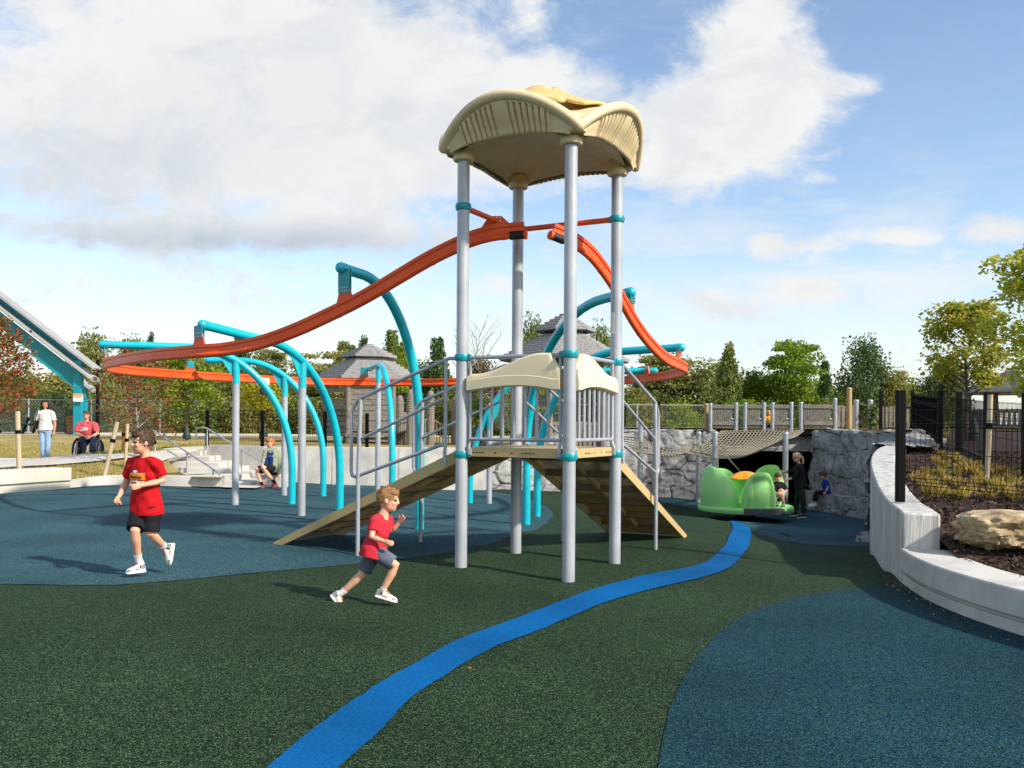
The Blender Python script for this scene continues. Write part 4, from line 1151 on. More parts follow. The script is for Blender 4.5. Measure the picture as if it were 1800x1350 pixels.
# ------------------------------------------------------------------ bridge gates
def slat_panel(name, label, x0, x1, y0, y1, Y, cat, group, nsl, posts, m='wood_plank'):
    a, c = P(x0, y1, Y), P(x1, y1, Y); top_ = P(x0, y0, Y).z
    t = thing(name, label, cat, tuple(a), group)
    zb = a.z
    for z in (zb + .12, top_ - .06):
        b = MB(); b.bar(V3((a.x, Y - .03, z)), V3((c.x, Y - .03, z)), .035, .11); b.build('rail', 'wood_plank', t, bevel=.006)
    b = MB()
    for i in range(nsl):
        x = a.x + (c.x - a.x) * (i + .5) / nsl
        b.box((x, Y, (zb + top_) / 2), (.036, .022, top_ - zb))
    b.build('slats', m, t)
    for px, pt in posts:
        b = MB(); q = P(px, pt, Y - .02); b.tube([(q.x, q.y, zb - .12), (q.x, q.y, q.z)], .058, 14); b.lathe([(.062, -.02), (.062, .0), (.04, .025), (0, .03)], q, 14); b.build('post', 'galvanised', t, smooth=50)
    return t
YG = 26.55
grp = 'slatted gate panels on the bridge'
for lab, x0, x1, n_, posts in [('leftmost grey slatted gate panel on the bridge, between two galvanised posts', 1252, 1290, 11, [(1249, 710), (1294, 709)]),
                               ('narrow grey slatted gate panel left of the child in yellow', 1314, 1339, 8, [(1310, 709), (1343, 709)]),
                               ('narrow grey slatted gate panel right of the child in yellow', 1361, 1387, 8, [(1358, 709), (1391, 708)]),
                               ('widest grey slatted gate panel at the right end of the bridge', 1412, 1463, 15, [(1408, 708), (1468, 701)])]:
    t = slat_panel('gate_panel', lab, x0, x1, 711, 751, YG, 'gate', grp, n_, posts)
    q = P(x1 - 1, 731, YG - .1); b = MB(); b.tube([q + V3((.0, -.02, .1 * math.sin(a))) + V3((-.07 * abs(math.cos(a)), 0, 0)) for a in [R(-90 + 18 * k) for k in range(11)]], .008, 6); b.build('pull_ring', 'galvanised', t)
pl = pole('wooden_post', 'square new timber post standing right of the bridge gates', 1493, 683, 27.2, 1.3, r=.075, m='wood_new', cat='post')
pole('wooden_post', 'squat new timber post at the left end of the bridge gates', 1242, 711, 26.8, 1.3, r=.06, m='wood_new', cat='post')
for px, l in ((1505, 'galvanised post of the rope gap, beside the tall timber post'), (1530, 'galvanised post of the rope gap, with a leafy vine against it')):
    pole('rope_post', l, px, 704, 28.0, 1.2, r=.075, cat='post', group='posts of the rope gap')
b = MB(); b.tube([P(1505, 706, 28), P(1518, 712, 28), P(1530, 713, 28)], .014, 6); b.tube([P(1505, 722, 28), P(1518, 732, 28), P(1530, 738, 28)], .014, 6); b.tube([P(1505, 740, 28), P(1530, 741, 28)], .014, 6)
tag(b.build('gap_rope', 'rope'), 'slack ropes hung between the two galvanised posts right of the bridge', 'rope')
def picket(label, x0, x1, y0, y1, Y, Y1=None):
    a, c = P(x0, y1, Y), P(x1, y1, Y1 or Y); t = thing('picket_fence', label, 'fence', tuple(a), 'weathered picket fences on the right')
    L_ = (c - a).length; n_ = max(3, int(L_ / .135)); ht = P(x0, y0, Y).z - a.z
    b = MB(); rng = random.Random(int(x0)); d = (c - a).normalized()
    for i in range(n_):
        p = a.lerp(c, (i + .5) / n_); b.bar(p + V3((0, 0, .02)), p + V3((0, 0, ht * (.97 + .05 * rng.random()))), .1, .02, (d.y, -d.x, 0))
    b.build('pickets', 'wood_grey', t)
    for z in (.22 * ht, .82 * ht):
        b = MB(); b.bar(a + V3((0, .03, z)), c + V3((0, .03, z)), .04, .09); b.build('rail', 'wood_grey', t)
picket('weathered grey picket fence between the bridge gate and the rope gap', 1470, 1502, 714, 752, 29.0)
picket('weathered grey picket fence right of the rope gap, behind the black posts', 1532, 1645, 714, 752, 30.0)

# ------------------------------------------------------------------ black mesh fences
def mesh_panel(t, p, q, z0p, z1p, z0q, z1q, sp=.055, r=.0030, vb=(.2, .8), m='black_steel', hn=7):
    """welded wire panel with V folds from p to q"""
    d = V3((q.x - p.x, q.y - p.y, 0)); L_ = d.length; d.normalize(); nr = V3((d.y, -d.x, 0))
    n_ = int(L_ / sp); b = MB()
    prof = [(0, 0), (.10, 0), (.14, .03), (.18, 0), (.78, 0), (.82, .03), (.86, 0), (1, 0)]
    for i in range(n_ + 1):
        f = i / n_; base = V3((p.x, p.y, 0)).lerp(V3((q.x, q.y, 0)), f); z0 = z0p + (z0q - z0p) * f; z1 = z1p + (z1q - z1p) * f
        b.tube([base + nr * o + V3((0, 0, z0 + (z1 - z0) * s)) for s, o in prof], r, 4, caps=False)
    for s, o in [(.02, 0), (.10, 0), (.14, .03), (.18, 0), (.48, 0), (.78, 0), (.82, .03), (.86, 0), (.98, 0)]:
        b.tube([V3((p.x, p.y, z0p + (z1p - z0p) * s)) + nr * (o + .004), V3((q.x, q.y, z0q + (z1q - z0q) * s)) + nr * (o + .004)], r * 1.25, 4, caps=False)
    return b.build('wire_panel', m, t, smooth=0, fix=False)
def fpost(t, p, z0, z1, w=.075, m='black_steel'):
    b = MB(); b.box((p.x, p.y, (z0 + z1) / 2), (w, w, z1 - z0)); b.box((p.x, p.y, z1 + .006), (w + .008, w + .008, .012)); return b.build('post', m, t, bevel=.004)
ff = thing('mesh_fence', 'black wire mesh fence starting at the tall post on the curved concrete wall', 'fence', tuple(P(1582, 880, 9.9)))
pa = P(1582, 879, 9.75); pb_ = V3((6.75, 9.55, 0)); pc = V3((9.3, 9.3, 0))
fpost(ff, pa, pa.z - .02, P(1582, 688, 9.75).z, .082)
for z in (.3, .75, 1.0): 
    b = MB(); b.box((pa.x + .09, pa.y, pa.z + z), (.06, .02, .025)); b.build('bracket', 'black_steel', ff)
zt0 = P(1582, 723, 9.75).z
mesh_panel(ff, pa + V3((.1, 0, 0)), pb_, pa.z + .08, pa.z + .99, hb(6.75, 9.5) + .02, pa.z + 1.03)
fpost(ff, pb_, .4, pa.z + 1.2, .08); mesh_panel(ff, pb_ + V3((.06, 0, 0)), pc, hb(6.75, 9.5) + .05, pa.z + 1.03, hb(9, 9.3) + .05, pa.z + 1.1)
f2 = thing('mesh_fence', 'black wire mesh fence running along the back of the mulch bed', 'fence', tuple(P(1735, 830, 13.6)))
ps = [(1548, 688, 26.3, 757), (1604, 687, 26.6, 757), (1652, 688, 17.9, 794), (1685, 689, 16.4, 803), (1735, 691, 13.6, 830), (1803, 692, 11.9, 848)]
pp = []
for px, yt, Y, yb in ps:
    a = P(px, yb, Y); tz = P(px, yt, Y).z; pp.append((a, tz)); fpost(f2, a, a.z - .05, tz, .085)
for (a, ta), (c, tc_) in zip(pp, pp[1:]):
    d = (c - a).normalized() * .05
    mesh_panel(f2, a + d, c - d, a.z + .06, ta - .12, c.z + .06, tc_ - .12, r=.0030 if a.y < 20 else .004)
f3 = thing('mesh_fence', 'black wire mesh fence on top of the retaining wall behind the seated teenager', 'fence', (-8.2, 24.6, .88))
pp = []
for px, yt in ((364, 722), (461, 722), (571, 724), (645, 727)):
    Y = 24.7 if px == 364 else 24.05
    a = P(px, 789, Y); pp.append(V3((a.x, Y, 0))); fpost(f3, a, .88, P(px, yt, Y).z, .085)
for a, c in zip(pp, pp[1:]):
    d = (c - a).normalized() * .05; mesh_panel(f3, a + d, c - d, .93, 1.86, .93, 1.86, r=.0035)
f4 = thing('mesh_fence', 'black wire mesh fence beyond the rock wall, left of the bridge gates', 'fence', tuple(P(1158, 750, 40)))
pp = []
for px, Y in ((1040, 40), (1098, 40), (1158, 40), (1243, 40)):
    a = P(px, 752, Y); pp.append(a); fpost(f4, a, a.z - .3, P(px, 706, Y).z, .1)
for a, c in zip(pp, pp[1:]): mesh_panel(f4, a, c, a.z - .1, a.z + 1.0, c.z - .1, c.z + 1.0, sp=.11, r=.003)
# far chain link fences with pale posts
def chain_link(label, pts, yt, zt, group='chain link fences far behind'):
    a0 = P(*pts[0]); t = thing('chain_link_fence', label, 'fence', tuple(a0), group)
    for (x0, y0, Y0), (x1, y1, Y1) in zip(pts, pts[1:]):
        a, c = P(x0, y0, Y0), P(x1, y1, Y1); d = c - a; L_ = V3((d.x, d.y, 0)).length; d.normalize(); b = MB(); n_ = int(L_ / .16); H = zt - min(a.z, c.z)
        for i in range(-int(H / .16), n_ + 1):
            for sg in (1, -1):
                s0 = i * .16; s1 = s0 + H
                l0, l1 = max(0, s0), min(L_, s1)
                if l1 <= l0: continue
                za, zb_ = (l0 - s0), (l1 - s0)
                if sg < 0: za, zb_ = H - za, H - zb_
                p = V3((a.x + d.x * l0, a.y + d.y * l0, zt - H + za)); q = V3((a.x + d.x * l1, a.y + d.y * l1, zt - H + zb_)); b.tube([p, q], .0055, 3, caps=False)
        b.build('link_mesh', 'link_wire', t, smooth=0, fix=False)
        b = MB(); b.tube([V3((a.x, a.y, zt)), V3((c.x, c.y, zt))], .028, 8); b.build('top_rail', 'link_wire', t)
        npst = max(1, int(L_ / 3)); b = MB()
        for i in range(npst + 1):
            p = a.lerp(c, i / npst); b = MB(); b.tube([V3((p.x, p.y, zt - H - .2)), V3((p.x, p.y, zt + .05))], .04, 8); b.build('post', 'grey_post', t)
chain_link('pale chain link fence running behind the picnic tables and lawn on the left', [(-60, 772, 47), (160, 772, 47), (400, 770, 48)], 0, 2.62)
chain_link('pale chain link fence beyond the rock wall in front of the thicket', [(860, 752, 46), (1250, 752, 46), (1480, 752, 46)], 0, 2.55)
# ------------------------------------------------------------------ wooden huts
def hut(label, px, Y, y_eave, hw_eave, y_ltop, hw_ltop, y_ueave, hw_ueave, y_apex, zb, rot, walls, post_r=.09):
    def rr(hw): return hw * Y / FPX
    c = P(px, y_eave, Y); t = thing('wooden_hut', label, 'hut', (c.x, c.y, zb), 'wooden huts with two tier shingle roofs')
    zz = lambda y: P(px, y, Y).z
    def hexa(r, z): return [V3((c.x + r * math.cos(rot + k * math.pi / 3), c.y + r * math.sin(rot + k * math.pi / 3), z)) for k in range(6)]
    def tier(r0, z0, r1, z1, nrow, nm):
        b = MB()
        for k in range(6):
            for i in range(nrow):                    # overlapping shingle boards, each a thin wedge
                f0, f1 = i / nrow, (i + 1) / nrow
                a0, a1 = hexa(r0 + (r1 - r0) * f0, z0 + (z1 - z0) * f0), hexa(r0 + (r1 - r0) * f1, z0 + (z1 - z0) * f1)
                lift = V3((0, 0, .085))
                p = [a0[k] + lift, a0[(k + 1) % 6] + lift, a1[(k + 1) % 6] + lift * .3, a1[k] + lift * .3]
                q = [v - V3((0, 0, .02)) for v in (a0[k], a0[(k + 1) % 6])]
                b.add(p + q, [(0, 1, 2, 3), (4, 5, 1, 0)])
            a = hexa(r0 - .03, z0 - .05); d_ = hexa(r1, z1 - .06); b.add([a[k], a[(k + 1) % 6], d_[(k + 1) % 6], d_[k]], [(3, 2, 1, 0)])
        return b.build(nm, 'shingle', t, smooth=0, fix=False)
    tier(rr(hw_eave), zz(y_eave), rr(hw_ltop), zz(y_ltop), 9, 'roof')
    tier(rr(hw_ueave), zz(y_ueave), .03, zz(y_apex), 6, 'lantern_roof')
    b = MB(); A0 = hexa(rr(hw_ltop) - .05, zz(y_ltop) - .1); A1 = hexa(rr(hw_ltop) - .05, zz(y_ueave) + .05)
    for k in range(6): b.tube([A0[k], A1[k]], .05, 6)
    A2 = hexa(rr(hw_ueave) - .1, zz(y_ueave) + .0)
    for k in range(6): b.bar(A1[k] + V3((0, 0, -.02)), A2[k], .05, .07)
    b.build('lantern_frame', 'wood_plank', t)
    rp = rr(hw_eave) * .78; top = zz(y_eave) + .12
    pts = hexa(rp, 0)
    for k in range(6):
        b = MB(); p = pts[k]; b.tube([(p.x, p.y, zb), (p.x + .02, p.y, (zb + top) / 2), (p.x, p.y, top)], [post_r, post_r * .95, post_r * .9], 10); b.build('post', 'wood_grey', t, smooth=60)
    E = hexa(rp + .02, top)
    for k in range(6):
        b = MB(); b.bar(E[k], E[(k + 1) % 6], .1, .16); b.build('beam', 'wood_plank', t)
    rng = random.Random(int(px))
    for k, z0, z1, kind in walls:
        a, d = pts[k], pts[(k + 1) % 6]; b = MB(); dv = (d - a).normalized()
        if kind == 'plank':
            n_ = int((z1 - z0) / .17)
            for i in range(n_):
                z = z0 + (z1 - z0) * (i + .5) / n_
                if rng.random() < .12: continue
                b.bar(a + dv * .05 + V3((0, 0, z)), d - dv * .05 + V3((0, 0, z + .01 * rng.uniform(-1, 1))), .035, .155)
        else:
            n_ = int((d - a).length / .14)
            for i in range(n_): p = a.lerp(d, (i + .5) / n_); b.bar(p + V3((0, 0, z0)), p + V3((0, 0, z1)), .09, .03, (dv.y, -dv.x, 0))
            for z in (z0 + .08, z1 - .05): b.bar(a + V3((0, 0, z)), d + V3((0, 0, z)), .05, .1)
        b.build('plank_wall' if kind == 'plank' else 'railing', 'wood_plank' if kind == 'plank' else 'wood_grey', t)
    b = MB(); fl = hexa(rp + .15, zb + .32); b.prism(fl, (0, 0, -.12)); b.build('floor_deck', 'wood_plank', t)
    return t, pts
hut('left grey wooden hut with a shingle lantern roof, behind the narrow teal arch', 648, 31.0, 668, 97, 632, 34, 628, 49, 606, .88, R(12), [(3, 1.2, 2.9, 'plank'), (4, .9, 3.0, 'plank'), (2, 1.2, 2.0, 'rail'), (5, 1.25, 1.9, 'rail'), (0, 1.2, 2.6, 'plank')])
hut('right grey wooden hut with a shingle lantern roof, partly behind the tower posts', 993, 27.6, 634, 118, 590, 38, 582, 55, 552, -.4, R(10), [(3, .6, 2.4, 'plank'), (4, .7, 1.6, 'rail'), (5, .5, 2.9, 'plank'), (0, .9, 2.9, 'plank')], .11)
hut('grey wooden gazebo with a low shingle roof behind the yellow tree on the right', 1782, 30.0, 690, 92, 662, 20, 660, 22, 654, 1.3, R(25), [(3, 1.4, 2.1, 'rail'), (2, 1.4, 2.1, 'rail')])
# log posts, net and plank bridge right of the left hut
lp = []
for px, yt, Y, l in ((703, 700, 28.5, 'leaning log post at the left end of the rope climbing net'), (722, 690, 27.5, 'log post wound with pale rope just left of the tall teal arch foot line'), (757, 692, 28.0, 'rope-wound log post standing left of the tower between rail and post'), (800, 704, 28.5, 'log post of the climbing net hidden beside the tower post')):
    a = P(px, yt, Y); lp.append(a); t = thing('log_post', l, 'post', (a.x, a.y, .8), 'log posts of the rope climbing net')
    b = MB(); b.tube([(a.x, a.y, .5 if px < 760 else -.2), (a.x, a.y, a.z - .1), (a.x, a.y, a.z)], [.13, .12, .10], 12, round_end=True); b.build('shaft', 'wood_grey', t, smooth=60)
    b = MB()
    for k in range(7): b.tube([V3((a.x + .125 * math.cos(q), a.y + .125 * math.sin(q), a.z - .18 - .075 * k)) for q in [2 * math.pi * j / 12 for j in range(13)]], .014, 5)
    b.build('rope_winding', 'rope', t)
rng = random.Random(3)
t = thing('climbing_net', 'loose pale rope climbing net hung between the rope-wound log posts', 'climbing net', tuple(lp[0]))
for a, c in zip(lp, lp[1:]):
    b = MB()
    for i in range(5):
        z = -.75 - .42 * i
        b.tube([a.lerp(c, k / 8) + V3((0, 0, z - (a.lerp(c, k / 8).z - 2.3) * .0 - .10 * math.sin(math.pi * k / 8) + .03 * rng.uniform(-1, 1))) for k in range(9)], .018, 5)
    for i in range(1, 8):
        b.tube([a.lerp(c, i / 8 + .02 * rng.uniform(-1, 1)) + V3((0, 0, -.75 - .34 * k - .10 * math.sin(math.pi * i / 8))) for k in range(6)], .016, 5)
    b.build('ropes', 'rope', t)
t = thing('plank_bridge', 'dark sagging plank bridge on short legs right of the left hut', 'plank bridge', tuple(P(690, 760, 28.5)))
a, c = P(678, 757, 28.8), P(722, 756, 28.2); b = MB()
for i in range(9):
    p = a.lerp(c, (i + .5) / 9); b.box(p - V3((0, 0, .07 * math.sin(math.pi * (i + .5) / 9))), (.085, 1.2, .05))
b.build('planks', 'wood_plank', t)
for px in (686, 712):
    q = P(px, 765, 28.0); b = MB(); b.tube([(q.x, q.y, .7), (q.x, q.y, q.z)], .08, 8); b.build('leg', 'wood_grey', t)
# tyre and low things by the hut
q = P(800, 782, 25.5); t = thing('tyre', 'black rubber tyre lying against the slope behind the balusters', 'tyre', tuple(q))
b = MB(); prof = [(.22 + .10 * math.cos(a), .10 * math.sin(a)) for a in [2 * math.pi * k / 10 for k in range(11)]]; b.lathe(prof, P(838, 772, 25.5), 24, Matrix.Rotation(R(70), 3, 'X')); b.build('carcass', 'bumper_black', t)
b = MB(); b.lathe([(.125, -.02), (.14, 0), (.125, .02)], P(838, 772, 25.5), 20, Matrix.Rotation(R(70), 3, 'X')); b.build('inner_rim', 'slot_black', t)

# ------------------------------------------------------------------ pavilion
YP = 42.0
pv = thing('pavilion', 'teal steel picnic pavilion with steep layered grey roofs', 'pavilion', tuple(P(139, 765, YP)))
def slab(p0, p1, thick, y0, y1, nm, m, bevel=.0):
    a, c = P(*p0, y0), P(*p1, y0); d = (c - a).normalized(); nrm = V3((-d.z, 0, d.x)); nrm = nrm if nrm.z > 0 else -nrm
    b = MB(); b.prism([a, c, c - nrm * thick, a - nrm * thick], (0, y1 - y0, 0)); return b.build(nm, m, pv, bevel=bevel)
slab((-100, 441), (166, 646), .12, YP - .2, YP + .55, 'upper_roof', 'roof_metal', .01)
slab((-100, 463), (166, 668), .12, YP - .28, YP + .5, 'lower_roof', 'roof_metal', .01)
slab((120, 650), (166, 686), .16, YP + 4.0, YP + 4.5, 'rear_roof', 'roof_metal', .01)
slab((-100, 449), (141, 634), .36, YP + .32, YP + .5, 'upper_beam', 'pavilion_teal')
slab((-100, 472), (136, 654), .56, YP + .36, YP + .5, 'lower_beam', 'pavilion_teal')
slab((60, 611), (150, 680), .4, YP + 4.2, YP + 4.5, 'rear_beam', 'pavilion_teal')
for px, w_, Y0, yt in ((138.5, .36, YP + .2, 634), (148, .30, YP + 4.3, 672)):
    a = P(px, yt, Y0); b = MB(); b.box((a.x, a.y, (a.z + .7) / 2), (w_, w_ * .8, a.z - .7)); b.build('column', 'pavilion_teal', pv, bevel=.01)
sg = thing('notice_sign', 'white notice with a tan head and red line, fixed to the teal pavilion column', 'sign', tuple(P(137, 696, YP - .1)))
a, c = P(129, 706, YP - .08), P(145.5, 693, YP - .08)
b = MB(); b.box(((a.x + c.x) / 2, a.y, (a.z + c.z) / 2), (c.x - a.x, .04, c.z - a.z)); b.build('board', 'sign_white', sg)
b = MB(); b.box(((a.x + c.x) / 2, a.y - .012, c.z - .045 + .03), (c.x - a.x + .02, .05, .09)); b.build('head_strip', 'sign_tan', sg)
b = MB()
for i in range(9): b.box((a.x + .06 + i * .04, a.y - .023, c.z - .13), (.026, .006, .05))
b.build('red_line', 'sign_red', sg)
# picnic tables, bin, lamp
def picnic(label, px, Y, wid):
    q = P(px, 761, Y); t = thing('picnic_table', label, 'picnic table', tuple(q), 'green picnic tables under the pavilion')
    b = MB(); 
    for k in range(5): b.box(q + V3((0, -.34 + .17 * k, .74)), (wid, .14, .05))
    b.build('table_top', 'picnic_green', t)
    for sy in (-.75, .75):
        b = MB(); b.box(q + V3((0, sy, .44)), (wid, .26, .05)); b.build('bench', 'picnic_green', t)
    for sx_ in (-wid * .36, wid * .36):
        b = MB(); b.box(q + V3((sx_, 0, .40)), (.07, 1.6, .08))
        for s in (-1, 1): b.bar(q + V3((sx_, .2 * s, .74)), q + V3((sx_, .72 * s, .0)), .07, .09, (1, 0, 0))
        b.build('leg', 'black_steel', t)
picnic('long green picnic table at the left edge, behind the tall stake', 20, 43.0, 2.6)
picnic('green picnic table partly hidden by the woman in the white top', 100, 44.5, 2.2)
q = P(126, 764, 43.0); t = thing('litter_bin', 'square bin clad in brown timber boards beside the teal pavilion column', 'bin', tuple(q))
b = MB()
for k in range(6): b.box(q + V3((0, 0, .08 + .15 * k)), (.36, .36, .135))
b.build('boards', 'bin_wood', t); b = MB(); b.box(q + V3((0, 0, .92)), (.40, .40, .04)); b.build('lid', 'picnic_green', t, bevel=.01)
q = P(171, 770, 44.0); t = thing('lamp_post', 'thin black lamp post with a small round lamp by the pavilion', 'lamp post', tuple(q))
b = MB(); tz = P(171, 633, 44).z; b.tube([q, (q.x, q.y, tz)], [.10, .075], 10); b.build('pole', 'black_steel', t)
b = MB(); c = P(178, 653, 44); b.ball(c, .11, 12); b.tube([V3((q.x, q.y, c.z + .02)), c], .03, 6); b.build('lamp_head', 'black_steel', t)
# pavilion slab
b = MB(); b.box((P(40, 760, 45).x, 46, .82), (14, 7, .06)); tag(b.build('pavilion_floor', 'concrete_path'), kind='structure')
# containers far off
def container(label, x0, x1, y0, y1, Y, m, roof=None, ribs=10, cat='container'):
    a, c = P(x0, y1, Y), P(x1, y0, Y); t = thing('storage_container', label, cat, tuple(a), 'storage containers beyond the lawn')
    b = MB(); b.box(((a.x + c.x) / 2, Y + 1.2, (a.z + c.z) / 2), (c.x - a.x, 2.4, c.z - a.z))
    n_ = ribs
    for i in range(n_): b.box((a.x + (c.x - a.x) * (i + .5) / n_, Y - .02, (a.z + c.z) / 2), ((c.x - a.x) / n_ * .5, .05, (c.z - a.z) * .9))
    b.build('body', m, t)
    b = MB(); b.box(((a.x + c.x) / 2, Y + 1.2, c.z + .04), (c.x - a.x + .12, 2.52, .1)); b.build('roof', roof or m, t)
container('long low black container beyond the lawn, left of the first grey brace post', 372, 452, 709, 747, 60, 'container_dark')
container('low black container beyond the lawn, right of the first grey brace post', 455, 506, 710, 746, 61, 'container_dark')
container('beige ribbed container with a green roof left of the left hut', 500, 556, 690, 748, 58, 'container_beige', 'turf', 14)
container('plain pale container seen between the left hut posts', 572, 622, 694, 746, 59, 'sign_white', None, 8)
# parked car far behind the fence
q = P(186, 752, 62); t = thing('parked_car', 'pale blue parked car seen through the fence right of the pavilion', 'car', tuple(q))
b = MB(); rows = []
for y in (0, 1.6):
    pass
prof = [(-1.0, .3), (-1.02, .62), (-.9, .8), (-.45, .88), (-.15, 1.28), (.55, 1.3), (.95, .92), (1.15, .85), (1.18, .3)]
b.prism([q + V3((x * 1.7, 0, z)) for x, z in prof], (0, 1.6, 0)); 
mat('car_paint', (150, 168, 184), rough=.3, coat=.6); mat('car_glass', (30, 40, 50), rough=.1)
b.build('body', 'car_paint', t, bevel=.08, seg=3)
b = MB(); b.prism([q + V3((x * 1.7, -.012, z)) for x, z in [(-.38, .9), (-.13, 1.2), (.5, 1.22), (.78, .92)]], (0, 1.624, 0)); b.build('window', 'car_glass', t)
for x in (-1.15, 1.2):
    b = MB(); b.lathe([(.2, -.1), (.32, -.1), (.33, 0), (.32, .1), (.2, .1)], q + V3((x, .02, .33)), 16, Matrix.Rotation(R(90), 3, 'X')); b.build('wheel', 'bumper_black', t)
# speed trees' stakes
def stake(label, x0, y0, x1, y1, Y, m='stake_wood', r=.042, strap=True, hf=hl):
    a, c = P(x0, y0, Y), P(x1, y1, Y); t = thing('tree_stake', label, 'stake', tuple(c), 'wooden tree stakes on the left lawn')
    b = MB(); b.tube([c - (a - c).normalized() * .15, c, a], r, 9); b.build('pole', m, t, smooth=50)
    if strap:
        q = a.lerp(c, .35); b = MB(); d = (a - c).normalized(); b.tube([q - d * .04, q + d * .04], r + .012, 9); b.build('strap', 'black_steel', t)
stake('tall pale wooden stake behind the low concrete seat wall', 31, 723, 34, 826, 20.4, r=.055)
stake('pale wooden stake leaning right over the lawn beside the wheelchair', 206, 742, 184, 834, 20.9, r=.05)
stake('orange-brown upright stake behind the leaning pale stake', 219, 738, 217, 810, 24.0, 'wood_orange', .055)
stake('thin pale stake just behind the boy in the red T-shirt and black shorts', 224, 745, 220, 826, 22.2, r=.04)
stake('pale stake standing right of the same boy, by the handrail top', 272, 760, 271, 812, 23.6, r=.04)
stake('weathered stake leaning behind the mesh fence, right of the yellow tree', 1741, 694, 1735, 850, 12.4, r=.035, hf=hb)
def water_bag(label, px, y0, y1, Y, w_):
    a, c = P(px, y0, Y), P(px, y1, Y); t = thing('watering_bag', label, 'watering bag', tuple(c), 'dark green tree watering bags')
    hgt = a.z - c.z; b = MB(); r0 = w_ / 2 * Y / FPX; rows = []
    for f, s in ((0, .9), (.1, 1.0), (.3, .96), (.6, .72), (.85, .4), (1, .22)):
        rows.append([c + V3((r0 * s * math.cos(q) * (1 + .08 * math.sin(5 * q + f * 4)), r0 * s * math.sin(q), hgt * f)) for q in [2 * math.pi * k / 24 for k in range(24)]])
    b.grid(rows, close=True); b.build('bag', 'bag_green', t, smooth=60)
    b = MB(); b.tube([c + V3((r0 * .97 * math.cos(q), r0 * .97 * math.sin(q) , hgt * .32)) for q in [2 * math.pi * k / 20 for k in range(21)]], .012, 5); b.build('strap', 'black_steel', t)
water_bag('dark green watering bag round the trunk of the yellow-green lawn tree', 328, 753, 772, 38, 14)
water_bag('dark green watering bag round the thin tree left of the seated teenager', 463, 747, 768, 38, 14)
water_bag('dark green watering bag round the yellow tree trunk behind the mesh fence', 1711, 734, 775, 20.6, 24)
# boulder
bq = P(1768, 930, 8.45); b = MB()
b.ball(bq, (.40, .34, .175), 84)
vs = []
for v in b.v:
    p = V3(v); d = p - bq
    q = V3((max(-1, min(1, d.x / .40)), max(-1, min(1, d.y / .34)), max(-1, min(1, d.z / .175))))
    e = V3([math.copysign(abs(c) ** .45, c) for c in q]); m_ = max(abs(c) for c in e) if True else 1
    k = 1 / max(.01, (abs(q.x) ** 3.2 + abs(q.y) ** 3.2 + abs(q.z) ** 3.2) ** (1 / 3.2))
    q = q * k
    n_ = noise.fractal(q * 2.1 + V3((4, 1, 7)), .75, 2, 6) * .17 - .17 * max(0, noise.noise(q * 5.5 + V3((1, 8, 2)))) + .04 * noise.noise(q * 11)
    q = q * (1 + n_ * (1.0 if q.z < .75 else .35))
    vs.append((bq.x + q.x * .40 - .05 * q.z * 0, bq.y + q.y * .34, bq.z + q.z * .172))
b.v = vs
o = b.build('boulder', 'boulder', smooth=50); tag(o, 'large tan limestone boulder lying on the dark mulch', 'boulder')
# ------------------------------------------------------------------ trees
leafmat('leaf_green', [(78, 98, 46), (110, 128, 60), (138, 150, 78), (162, 168, 98)], .45)
leafmat('leaf_olive', [(96, 102, 48), (130, 134, 66), (158, 158, 84), (180, 170, 100)], .45)
leafmat('leaf_dark', [(54, 78, 46), (76, 102, 58), (98, 122, 70), (118, 138, 84)], .4)
leafmat('leaf_bright', [(92, 118, 26), (126, 150, 38), (150, 166, 52)])
leafmat('leaf_yellow', [(120, 126, 26), (152, 150, 34), (182, 170, 44), (196, 160, 40)], .45)
leafmat('leaf_limey', [(128, 154, 50), (164, 180, 62), (198, 198, 78), (212, 188, 74)], .6)
leafmat('leaf_red', [(84, 96, 36), (110, 112, 48), (128, 100, 48), (166, 50, 44), (190, 44, 50)], .3)
leafmat('leaf_rust', [(92, 78, 44), (122, 92, 56), (104, 98, 52), (136, 110, 66)], .3)
def leaf_mesh(name, cen, size, seed, m, asp=.62, droop=.0):
    rng = np.random.RandomState(seed); n = len(cen); cen = np.asarray(cen, float)
    a = rng.normal(size=(n, 3)); a[:, 2] *= .6; a /= np.linalg.norm(a, axis=1)[:, None]
    c = rng.normal(size=(n, 3)); c -= a * (c * a).sum(1)[:, None]; c /= np.linalg.norm(c, axis=1)[:, None]
    s = size * (.6 + .8 * rng.rand(n))[:, None]
    nrm = np.cross(a, c)
    v = np.stack([cen - a * s, cen + c * s * asp + nrm * s * .18, cen + a * s, cen - c * s * asp + nrm * s * .18], 1)
    me = bpy.data.meshes.new(name)
    me.vertices.add(n * 4); me.vertices.foreach_set('co', v.reshape(-1).astype(np.float32))
    me.loops.add(n * 4); me.loops.foreach_set('vertex_index', np.arange(n * 4, dtype=np.int32))
    me.polygons.add(n); me.polygons.foreach_set('loop_start', np.arange(0, n * 4, 4, dtype=np.int32)); me.polygons.foreach_set('loop_total', np.full(n, 4, np.int32))
    me.update(calc_edges=True)
    t = np.clip(rng.beta(1.6, 1.6, n), 0, 1)
    at = me.attributes.new('tint', 'FLOAT', 'POINT'); at.data.foreach_set('value', np.repeat(t, 4).astype(np.float32))
    me.materials.append(MATS[m]); me.validate()
    return me
